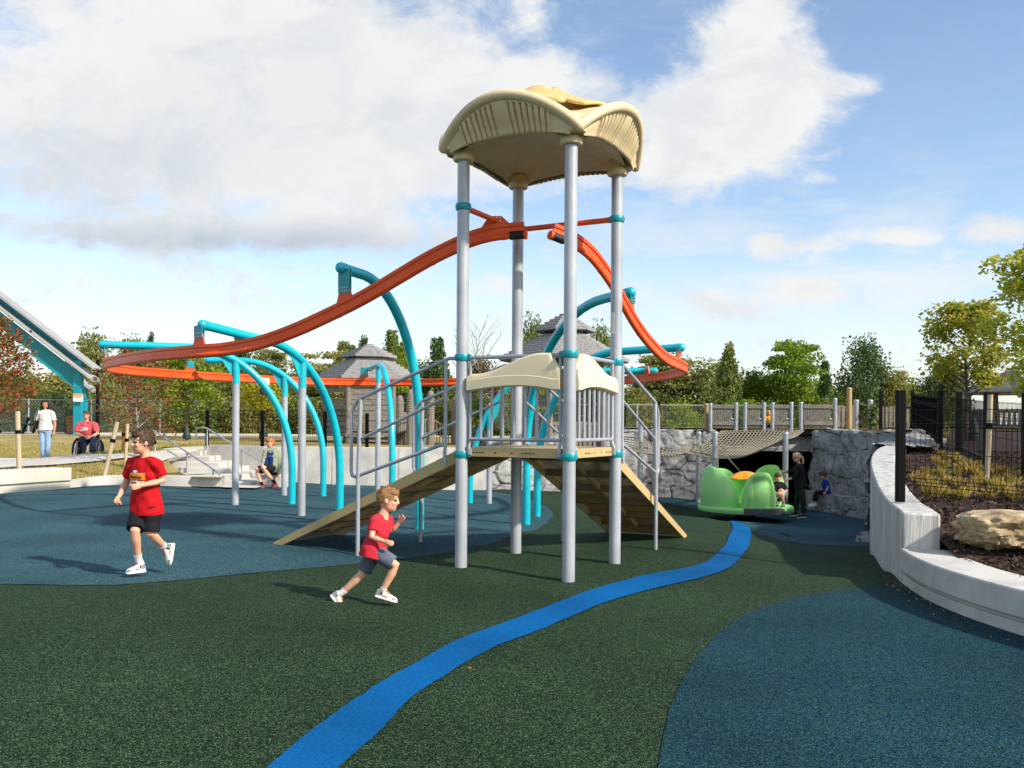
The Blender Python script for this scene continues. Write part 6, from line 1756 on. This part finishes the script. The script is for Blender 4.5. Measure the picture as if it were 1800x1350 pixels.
    if hair == 'hood': put(hm, 'hood', 'yellow_jacket', t)
    else:
        ho = put(hm, 'hair', hairm, t, .008 * hh / .2, 46)
        rng = np.random.RandomState(int(abs(C.x) * 100)); vn = [(v.co + origin_of(t), v.normal.copy()) for v in ho.data.vertices]; crown = C + upv * .5 * hh - f * .15 * hh
        sb = MB()
        for q_ in rng.randint(0, len(vn), 1500 if Y0 < 12 else 300):
            p_, n_ = vn[q_]; d_ = (p_ - crown) - upv * .12 * hh; d_ -= n_ * d_.dot(n_)
            if d_.length < 1e-4: continue
            d_ = (d_.normalized() + V3(rng.normal(size=3)) * .22).normalized(); s_ = d_.cross(n_).normalized() * hh * (.010 if Y0 < 12 else .02); l_ = hh * rng.uniform(.12, .26)
            a_ = p_ - d_ * l_ * .4 - n_ * .004 * hh / .2; m_ = p_ + n_ * .008 * hh / .2; e_ = p_ + d_ * l_ * .55 + n_ * .001 * hh / .2
            sb.add([a_ - s_, a_ + s_, m_ + s_, m_ - s_], [(0, 1, 2, 3)]); sb.add([m_ - s_, m_ + s_, e_], [(0, 1, 2)])
        sb.build('strands', hairm, ho, smooth=0, fix=False)
    # top
    b = MB(); b.loft(torso(.013 * H / 1.3, .045 * H if not longtop else .06 * H, .012), 20)
    for s in ('L', 'R'):
        a, e, w_ = q['sh' + s], q['el' + s], q['ha' + s]
        inn = lerp(a, sc_, .25)
        if sleeve <= 1: pts = [inn, a, lerp(a, e, sleeve)]; rs = [.041 * H, .0455 * H * girth, .0455 * H * girth]
        else: pts = [inn, a, e, lerp(e, w_, sleeve - 1)]; rs = [.041 * H, .0445 * H, .034 * H, .026 * H]
        b.tube(pts, rs, 14)
    b.tube([q['shL'], lerp(q['shL'], sc_, .5) + V3((0, 0, .012 * H)), sc_ + V3((0, 0, .014 * H)), lerp(q['shR'], sc_, .5) + V3((0, 0, .012 * H)), q['shR']], [.040 * H, .042 * H, .043 * H, .042 * H, .040 * H], 14)
    tm_ = remesh(b, vox * 1.15, 3); to = put(tm_, 'shirt' if sleeve <= 1 else 'long_sleeved_top', top, t, .009 * H, 13)
    # bottoms
    b = MB(); b.loft([(lerp(hc, sc_, .12), hl_ * (max(hw * .5, .06 * H) + .036 * H * girth), hf_ * (.066 * H * girth)), (hc, hl_ * (max(hw * .5, .06 * H) + .052 * H * girth), hf_ * (.082 * H)), (hc - spine * .075 * H, hl_ * (max(hw * .5, .06 * H) + .045 * H), hf_ * (.074 * H))], 18)
    for s in ('L', 'R'):
        a, k, n_ = q['hip' + s], q['kn' + s], q['an' + s]
        if leg <= 1: b.tube([a, lerp(a, k, leg * .6), lerp(a, k, leg)], [.066 * H, .060 * H, .060 * H], 14)
        else: b.tube([a, lerp(a, k, .5), k, lerp(k, n_, .5), lerp(k, n_, leg - 1)], [.064 * H, .056 * H, .044 * H, .040 * H, .037 * H], 14)
    put(remesh(b, vox * 1.15, 2), 'shorts' if leg <= 1 else 'trousers', bottom, t, .005 * H, 18)
    # shoes and socks
    for s in ('L', 'R'):
        he, to_, an = q['he' + s], q['to' + s], q['an' + s]; d = (to_ - he); L_ = d.length; d.normalize()
        uu = (an - he); uu -= d * uu.dot(d); uu = uu.normalized() if uu.length > .005 else V3((0, 0, 1)); sd_ = d.cross(uu)
        hgt = .075 * H / 1.5; wd = .050 * H / 1.5
        def sec(f_, w_, h_):
            o_ = he + d * L_ * f_; return [o_ + sd_ * wd * w_ * math.cos(a) + uu * (hgt * h_ * max(0, math.sin(a))) for a in [math.pi * k / 10 for k in range(11)]]
        b = MB(); rows = [sec(*z) for z in ((-.06, .3, .3), (-.03, .62, .95), (.1, .82, 1.15), (.25, .86, 1.25), (.42, .9, 1.0), (.6, 1.02, .72), (.8, 1.0, .55), (.94, .75, .42), (1.02, .3, .25))]
        b.grid(rows, close=True); n0 = (len(rows) - 1) * 11; b.f += [tuple(range(11)), tuple(reversed(range(n0, n0 + 11)))]; b.m += [0, 0]
        sh = b.build('shoe', shoe[0], t, smooth=60)
        b = MB()
        def sol(f_, w_): o_ = he + d * L_ * f_; return [o_ + sd_ * wd * w_ * 1.06, o_ - sd_ * wd * w_ * 1.06]
        ol = [sol(*z) for z in ((-.08, .35), (-.02, .75), (.12, .86), (.4, .86), (.62, 1.02), (.82, 1.0), (.97, .7), (1.05, .25))]
        b.prism([p[0] for p in ol] + [p[1] for p in reversed(ol)], -uu * .018 * H / 1.3); b.build('sole', shoe[1], sh, bevel=.003)
        b = MB(); o_ = he + d * L_ * .42 + uu * hgt * 1.02; b.bar(he + d * L_ * .27 + uu * hgt * 1.22, he + d * L_ * .60 + uu * hgt * .72, wd * .8, .012, tuple(uu)); b.build('tongue', shoe[2], sh, bevel=.003)
        if Y0 < 12:
            for f0, f1, w0, w1, h0, h1, m_ in ((-.02, .16, .70, .86, .25, 1.0, 'shoe_grey'), (.78, .97, 1.02, .74, .1, .34, 'shoe_grey'), (.30, .55, .9, 1.0, .22, .46, shoe[2]), (.18, .28, .87, .88, .35, .95, 'shoe_black')):
                for sg in (-1, 1):
                    o0 = he + d * L_ * f0 + uu * hgt * h0; o1 = he + d * L_ * f1 + uu * hgt * h0 * .8; kk = 1.03
                    def pt(o_, w_, hh_): return o_ + sd_ * sg * wd * w_ * kk * math.cos(min(1.3, hh_))
                    b = MB(); b.add([pt(o0, w0, .2), pt(o1, w1, .2), pt(o1 + uu * hgt * (h1 - h0) * .8, w1, .75), pt(o0 + uu * hgt * (h1 - h0), w0, .75)], [(0, 1, 2, 3)]); b.build('shoe_panel', m_, sh, smooth=0, solid=.004)
        if socks:
            kn = q['kn' + s]; b = MB(); b.tube([he + d * L_ * .18 + uu * hgt * .8, an, lerp(an, kn, .16)], [.027 * H, .0255 * H, .028 * H], 12); b.build('sock', socks, t, smooth=60)
    return t, q, to, dict(lat=sl, f=fr_, sc=sc_, hc=hc, spine=spine, H=H, C=C, hh=hh, RH=RH, F=f, up=upv, headlat=lat)
def decal(name, shirt, info, m, centre, w_, h_, draw, parent=None):
    """prints flat shapes onto the front of a shirt; draw(b2) returns 2D polygons in unit box"""
    bm = bmesh.new(); bm.from_mesh(shirt.data); bv = BVHTree.FromBMesh(bm)
    org = origin_of(shirt.parent); b = MB(); f = info['fdir']; r = info['rdir']; u = info['udir']
    for poly in draw:
        vs = []
        for x, y in poly:
            p = centre + r * (x * w_) + u * (y * h_) + f * .4 - org
            hit_ = bv.ray_cast(p, -f, 1.0)
            if hit_[0] is None: continue
            vs.append(hit_[0] + f * .004 + org)
        if len(vs) > 2: b.add(vs, [tuple(range(len(vs)))])
    bm.free()
    if b.v: return b.build(name, m, shirt, smooth=0, fix=False)
def rect(x0, y0, x1, y1, nx=6, ny=2):
    out = []
    for i in range(nx):
        for j in range(ny):
            a, c = x0 + (x1 - x0) * i / nx, x0 + (x1 - x0) * (i + 1) / nx; d, e = y0 + (y1 - y0) * j / ny, y0 + (y1 - y0) * (j + 1) / ny
            out.append([(a, d), (c, d), (c, e), (a, e)])
    return out
def disc(cx, cy, rx, ry, n=14): return [[(cx + rx * math.cos(2 * math.pi * k / n), cy + ry * math.sin(2 * math.pi * k / n)) for k in range(n)]]
GL = {'o': ['000', '010', '101', '101', '010'], 'k': ['100', '101', '110', '110', '101'], 'e': ['000', '111', '111', '100', '111'], 'C': ['111', '100', '100', '100', '111'], 'U': ['101', '101', '101', '101', '111'], 'B': ['110', '101', '110', '101', '110'], 'S': ['111', '100', '111', '001', '111'], 'P': ['111', '101', '111', '100', '100'], 'O': ['111', '101', '101', '101', '111'],
      'A': ['010', '101', '111', '101', '101'], 'T': ['111', '010', '010', '010', '010'], 'I': ['1', '1', '1', '1', '1'], 'M': ['10001', '11011', '10101', '10001', '10001'], 'E': ['111', '100', '110', '100', '111'], 'R': ['110', '101', '110', '101', '101'], 'a': ['000', '110', '011', '101', '111'], 'm': ['00000', '11110', '10101', '10101', '10101'], '.': ['0', '0', '0', '0', '1'], 's': ['000', '111', '110', '011', '111']}
def letters(txt, x0, y0, x1, y1, skew=0):
    wds = [len(GL[c][0]) for c in txt]; tot = sum(wds) + len(txt) - 1; cw = (x1 - x0) / tot; ch = (y1 - y0) / 5; out = []; x = x0
    for c, w_ in zip(txt, wds):
        for r_, row_ in enumerate(GL[c]):
            for k, v in enumerate(row_):
                if v == '1':
                    yy = y1 - (r_ + 1) * ch; xx = x + k * cw; o_ = skew * (yy - y0)
                    out.append([(xx + o_, yy), (xx + cw * 1.04 + o_, yy), (xx + cw * 1.04 + o_, yy + ch * 1.04), (xx + o_, yy + ch * 1.04)])
        x += (w_ + 1) * cw
    return out
mat('print_white', (236, 232, 228), rough=.7); mat('print_orange', (246, 150, 30), rough=.7); mat('print_dark', (120, 30, 30), rough=.7)
def frame_of(info, f):
    f = V3(f); f.z = 0; f.normalize(); r = V3((-f.y, f.x, 0)); return dict(fdir=f, rdir=r, udir=V3((0, 0, 1)))

# boy running, facing left
JA = dict(head=(250, 778, -.02), neck=(257, 803, 0), shL=(276, 815, -.07), elL=(286, 845, -.04), haL=(250, 853, -.20), shR=(233, 813, .07), elR=(222, 848, .10), haR=(209, 873, -.02),
          hipL=(268, 890, -.03), hipR=(246, 890, .05), knR=(237, 934, -.14), anR=(243, 982, -.02), heR=(254, 1002, .0), toR=(222, 1006, -.08), knL=(265, 938, -.06), anL=(289, 961, .14), heL=(303, 957, .18), toL=(297, 992, .14))
pA, qA, sA, iA = person('running boy in a bright red printed T-shirt and black shorts, left of the tower', JA, 8.5, 1.33, .222, (-.74, -.67, .0), 'skin_light', 'short', 'hair_brown', 'red_shirt', 'black_cloth', ('shoe_white', 'shoe_sole', 'shoe_red'), vox=.0075, socks='white_cloth', longtop=True, sleeve=.72, leg=.93, mouth='smile', girth=.92)
ff_ = frame_of(iA, (-.45, -.9, 0)); ce = lerp(iA['sc'], iA['hc'], .34)
decal('chest_oval', sA, ff_, 'print_white', ce, .20, .20, disc(-.05, .32, .13, .055))
decal('chest_band', sA, ff_, 'print_orange', ce, .20, .20, rect(-.5, -.08, .5, .20, 10, 3))
decal('chest_rule', sA, ff_, 'print_white', ce, .20, .20, rect(-.5, .225, .5, .245, 10, 1))
ff2 = dict(ff_); 
decal('chest_lettering', sA, ff_, 'print_white', ce, .20, .20, [r_ for q_ in ((-.46, -.20, -.12, -.11), (-.08, -.19, .10, -.12), (.16, -.20, .46, -.13), (-.46, -.36, -.30, -.25), (-.26, -.35, -.02, -.26), (.04, -.36, .2, -.25), (.24, -.34, .46, -.27)) for r_ in rect(*q_, 3, 1)])
o = decal('band_lettering', sA, ff_, 'print_dark', ce + ff_['fdir'] * 0, .20, .20, [r_ for q_ in ((-.34, .01, -.22, .13), (-.18, .0, -.02, .09), (.02, .02, .10, .12), (.14, .0, .34, .08)) for r_ in rect(*q_, 2, 1)])
if o:
    for v in o.data.vertices: v.co += ff_['fdir'] * .003
# small boy running to the right
JB = dict(head=(683, 879, 0), neck=(675, 902, 0), shR=(659, 915, -.075), elR=(653, 944, -.12), haR=(674, 951, -.15), shL=(681, 913, .075), elL=(688, 934, .10), haL=(702, 918, .06),
          hipR=(655, 966, -.05), hipL=(662, 964, .05), knR=(696, 994, -.06), anR=(671, 1041, -.05), heR=(662, 1046, -.05), toR=(697, 1056, -.06), knL=(636, 1010, .05), anL=(601, 1042, .06), heL=(584, 1046, .06), toL=(602, 1068, .05))
pB, qB, sB, iB = person('small boy sprinting right in a coral T-shirt and grey shorts by the ramp', JB, 7.45, 1.06, .195, (1, -.12, -.05), 'skin_light', 'short', 'hair_light', 'coral_shirt', 'navy_grey', ('shoe_white', 'shoe_sole', 'orange_accent'), vox=.0065, socks='white_cloth', longtop=True, sleeve=.62, leg=.86, headtilt=(.12, 0, 0))
# teenager seated by the wall
JT = dict(head=(475, 779, 0), neck=(477, 789.5, .02), shR=(467.5, 793, -.03), elR=(464, 806, -.12), haR=(461, 817, -.34), shL=(487, 793, .05), elL=(491.5, 808, .0), haL=(490, 836, -.14),
          hipR=(478, 825, 0), hipL=(486, 825, .03), knR=(451, 826, -.30), anR=(460, 851, -.26), heR=(465, 858.5, -.24), toR=(445, 859.5, -.36), knL=(461, 822, -.38), anL=(482, 847, -.24), heL=(487.5, 854, -.20), toL=(476, 860, -.34))
pT, qT, sT, iT = person('teenager with ginger hair and open sage jacket sitting by the concrete wall', JT, 21.3, 1.6, .225, (-.4, -.9, .05), 'skin_light', 'mop', 'hair_ginger', 'sage_jacket', 'black_cloth', ('shoe_red', 'shoe_black', 'shoe_black'), vox=.012, socks='black_cloth', sleeve=1.9, leg=.85)
ffT = frame_of(iT, (-.25, -.97, 0)); b = MB()
decal('tee_front', sT, ffT, 'blue_shirt', lerp(iT['sc'], iT['hc'], .45), .15, .40, rect(-.5, -.5, .5, .52, 6, 8))
q = P(486, 838, 21.5); b = MB(); zt = P(484, 834, 21.4).z; b.box((q.x, 21.55, (zt - .3) / 2 + .0), (.62, .55, zt + .3)); t = thing('concrete_block', 'pale concrete block the teenager sits on', 'block', (q.x, 21.55, 0)); b.build('block', 'concrete_path', t, bevel=.03, seg=3)
# woman standing on the path
JW = dict(head=(80, 710.5, 0), neck=(80, 721, .02), shR=(68, 725.5, 0), elR=(62.5, 744, .02), haR=(64.5, 757, -.06), shL=(91.5, 725.5, 0), elL=(96.5, 744, .02), haL=(95.5, 758, -.04),
          hipR=(75, 752, 0), hipL=(86, 752, 0), knR=(75, 780, -.03), anR=(75.5, 803, 0), heR=(76, 806.5, .05), toR=(74, 808, -.18), knL=(84.5, 780, -.03), anL=(83.5, 803, 0), heL=(83.5, 806.5, .05), toL=(84.5, 808, -.18))
pW, qW, sW, iW = person('woman in a white top and light blue jeans standing on the pale path', JW, 25.3, 1.64, .235, (.12, -.99, 0), 'skin_tan', 'long', 'hair_black', 'white_cloth', 'jeans_light', ('shoe_white', 'shoe_sole', 'shoe_grey'), vox=.012, sleeve=.75, leg=1.97, mouth='smile', girth=.95)
b = MB(); b.tube([qW['shR'] + V3((.03, -.10, .05)), lerp(qW['shR'], qW['hipR'], .4) + V3((-.06, -.15, 0)), lerp(qW['shR'], qW['hipR'], .75) + V3((-.10, -.08, 0))], .014, 6)
b.box(lerp(qW['shR'], qW['hipR'], .82) + V3((-.11, -.02, 0)), (.09, .16, .2)); o = b.build('shoulder_bag', 'black_cloth', None, bevel=.01)
tag(o, 'small black bag hanging from the shoulder of the woman in white', 'bag')
# man in the wheelchair
YM = 25.3
JM = dict(head=(152, 730, -.04), neck=(153, 741, .0), shR=(139.5, 746, 0), elR=(135, 762, -.06), haR=(150, 768, -.32), shL=(166, 746, 0), elL=(171.5, 762, -.06), haL=(159, 768, -.30),
          hipR=(147.5, 774, .10), hipL=(160, 774, .10), knR=(146, 771, -.32), anR=(149, 799, -.46), heR=(149.5, 803, -.40), toR=(148, 805, -.62), knL=(164, 771, -.32), anL=(160.5, 799, -.46), heL=(160.5, 803, -.40), toL=(162.5, 805, -.62))
pM, qM, sM, iM = person('smiling man in a heather red T-shirt and dark jeans sitting in a wheelchair', JM, YM, 1.74, .235, (-.35, -.93, .02), 'skin_light', 'short', 'hair_brown', 'heather_red', 'jeans_dark', ('shoe_black', 'shoe_sole', 'shoe_white'), vox=.012, sleeve=.8, leg=1.95, mouth='smile', girth=1.12, longtop=True)
ffM = frame_of(iM, (-.1, -1, 0)); ceM = lerp(iM['sc'], iM['hc'], .30)
decal('shirt_lettering', sM, ffM, 'print_white', ceM, .26, .16, letters('Coke', -.42, -.12, .40, .44, .12)); decal('shirt_rule', sM, ffM, 'print_white', ceM, .26, .16, [[(-.52 + .13 * k, -.38 + .035 * k), (-.39 + .13 * k, -.345 + .035 * k), (-.39 + .13 * k, -.17 + .008 * k), (-.52 + .13 * k, -.178 + .008 * k)] for k in range(8)])
wc = thing('wheelchair', 'manual wheelchair with black wheels and white side frames on the path', 'wheelchair', tuple(P(155, 807, YM)))
gz = P(155, 807.5, YM).z
for s, px in ((-1, 136), (1, 174)):
    a = P(px, 789, YM + .02); c = V3((a.x, YM + .02, gz + .30)); camb = Matrix.Rotation(R(90), 3, 'Y') @ Matrix.Rotation(0, 3, 'Z')
    cam_ = Matrix.Rotation(R(-4 * s), 3, 'Y') @ Matrix.Rotation(R(90), 3, 'Y')
    b = MB(); b.lathe([(.275, -.016), (.30, -.012), (.304, 0), (.30, .012), (.275, .016), (.275, -.016)], c, 36, cam_); w_ = b.build('wheel', 'bumper_black', wc, smooth=50)
    b = MB()
    for k in range(20): an_ = 2 * math.pi * k / 20; b.tube([c, c + cam_ @ V3((.28 * math.cos(an_), .28 * math.sin(an_), 0))], .0025, 4)
    b.lathe([(.02, -.04), (.026, 0), (.02, .04)], c, 10, cam_); b.build('spokes', 'bolt_steel', w_)
    b = MB(); b.tube([c + cam_ @ V3((.255 * math.cos(k), .255 * math.sin(k), .035 * s)) for k in [2 * math.pi * j / 32 for j in range(33)]], .008, 6); b.build('hand_rim', 'bolt_steel', w_)
    x = c.x - s * .10
    b = MB(); b.tube([(x, YM + .05, gz + .52), (x, YM - .22, gz + .50), (x - s * .02, YM - .36, gz + .40), (x - s * .05, YM - .50, gz + .10), (x - s * .08, YM - .56, gz + .06)], .017, 8)
    b.tube([(x, YM - .2, gz + .48), (x, YM - .24, gz + .2), (x, YM - .30, gz + .14)], .016, 8); b.build('side_frame', 'shoe_white', wc, smooth=60)
    b = MB(); b.lathe([(.03, -.014), (.06, -.014), (.063, 0), (.06, .014), (.03, .014)], V3((x + s * .01, YM - .30, gz + .063)), 18, Matrix.Rotation(R(90), 3, 'Y')); b.build('caster', 'bumper_black', wc, smooth=50)
m_ = P(155, 775, YM)
b = MB(); b.box((m_.x, YM + .02, gz + .46), (.42, .44, .06)); b.build('seat', 'black_cloth', wc, bevel=.02)
b = MB(); b.box((m_.x, YM + .26, gz + .66), (.40, .03, .36)); b.build('backrest', 'black_cloth', wc, bevel=.012)
b = MB(); b.box((m_.x, YM - .58, gz + .05), (.26, .14, .02)); b.build('footplate', 'bumper_black', wc)
gl = iM; b = MB()
for s in (-1, 1): b.tube([iM['C'] + iM['RH'] @ V3((s * .16 * .235 + .036 * math.cos(k), .43 * .235, .012 * 0 + .026 * math.sin(k))) for k in [2 * math.pi * j / 12 for j in range(13)]], .004, 5)
b.tube([iM['C'] + iM['RH'] @ V3((x_, .44 * .235, .005)) for x_ in (-.02, .02)], .004, 5)
tag(b.build('glasses', 'bumper_black', None), 'thin dark-rimmed glasses worn by the man in the wheelchair', 'glasses')
# woman in black at the spinner
JK = dict(head=(1400.5, 804, 0), neck=(1404, 815, .02), shL=(1402, 821, -.15), elL=(1397, 838, -.20), haL=(1385, 843, -.22), shR=(1406, 821, .15), elR=(1391, 829, .12), haR=(1377, 829, .02),
          hipL=(1406, 852, -.09), hipR=(1408, 852, .09), knL=(1410.5, 876, -.10), anL=(1413, 903, -.09), heL=(1415.5, 908, -.09), toL=(1402, 909.5, -.12), knR=(1401, 876, .10), anR=(1399, 900, .10), heR=(1401, 905, .10), toR=(1388, 906, .08))
pK, qK, sK, iK = person('blonde woman in a black top and dark trousers pushing the spinner', JK, 22.7, 1.68, .235, (-.96, -.25, -.12), 'skin_light', 'pony', 'hair_blonde', 'black_cloth', 'olive_trousers', ('shoe_black', 'shoe_sole', 'orange_accent'), vox=.012, sleeve=1.55, leg=1.93)
b = MB()
for s in (-1, 1): b.ball(iK['C'] + iK['RH'] @ V3((s * .16 * .235, .38 * .235, .0)), (.034, .014, .024), 10, iK['RH'])
for s in (-1, 1): b.tube([iK['C'] + iK['RH'] @ V3((s * .07, .40 * .235, .006)), iK['C'] + iK['RH'] @ V3((s * .40 * .235, .0, .008))], .005, 5)
tag(b.build('sunglasses', 'shoe_black', None), 'black sunglasses on the blonde woman in black', 'sunglasses')
# boy inside the spinner
JS = dict(head=(1367.5, 839.5, 0), neck=(1368, 848, .03), shR=(1360, 852, .02), elR=(1357, 864, -.06), haR=(1368, 868, -.22), shL=(1377, 852, .02), elL=(1382, 864, -.06), haL=(1373, 867, -.24),
          hipR=(1364, 874, .08), hipL=(1373, 874, .08), knR=(1360, 871, -.20), anR=(1363.5, 883, -.22), heR=(1364, 886, -.18), toR=(1366, 889, -.36), knL=(1373.5, 861.5, -.20), anL=(1377, 882, -.20), heL=(1377.5, 886, -.16), toL=(1376, 891, -.36))
person('boy in a black T-shirt sitting inside the green spinner', JS, 21.75, 1.35, .215, (-.1, -.99, 0), 'skin_light', 'mop', 'hair_brown', 'black_cloth', 'lilac_shorts', ('shoe_grey', 'shoe_black', 'shoe_black'), vox=.011, sleeve=.75, leg=.8, mouth='smile')
# child on the rock ledge
JR = dict(head=(1446.5, 836, 0), neck=(1451, 844, .02), shL=(1453, 847, -.09), elL=(1455.5, 857, -.12), haL=(1451, 865, -.16), shR=(1449, 847, .09), elR=(1446, 857, .08), haR=(1444, 864, .02),
          hipL=(1453, 865, -.05), hipR=(1452, 865, .06), knL=(1436, 866, -.10), anL=(1434, 883, -.10), heL=(1435, 888, -.10), toL=(1424, 890, -.14), knR=(1434, 866, .05), anR=(1430, 882, .03), heR=(1431, 886.5, .03), toR=(1421, 889, -.02))
person('small child in a royal blue T-shirt sitting on the grey rock ledge', JR, 24.55, 1.2, .22, (-.93, -.3, -.3), 'skin_light', 'mop', 'hair_brown', 'royal_blue', 'black_cloth', ('shoe_white', 'shoe_sole', 'shoe_grey'), vox=.011, sleeve=.7, leg=1.9)
# child in yellow behind the gates
JY = dict(head=(1350.5, 727, 0), neck=(1351, 731, .02), shL=(1354, 732.5, 0), elL=(1355.5, 738, -.05), haL=(1353, 742, -.12), shR=(1347, 732.5, 0), elR=(1345.5, 738, -.05), haR=(1348, 742, -.12),
          hipL=(1352.5, 743, .02), hipR=(1349, 743, .02), knL=(1353, 747, -.08), anL=(1353, 752, 0), heL=(1353, 753.5, .03), toL=(1353, 754, -.12), knR=(1348.5, 747, -.08), anR=(1348.5, 752, 0), heR=(1348.5, 753.5, .03), toR=(1348.5, 754, -.12))
person('child in a hooded yellow jacket crouching between the gate panels', JY, 27.1, .75, .17, (.3, -.95, -.2), 'skin_light', 'hood', 'hair_brown', 'yellow_jacket', 'navy_grey', ('shoe_grey', 'shoe_sole', 'shoe_grey'), vox=.010, sleeve=1.85, leg=1.9)
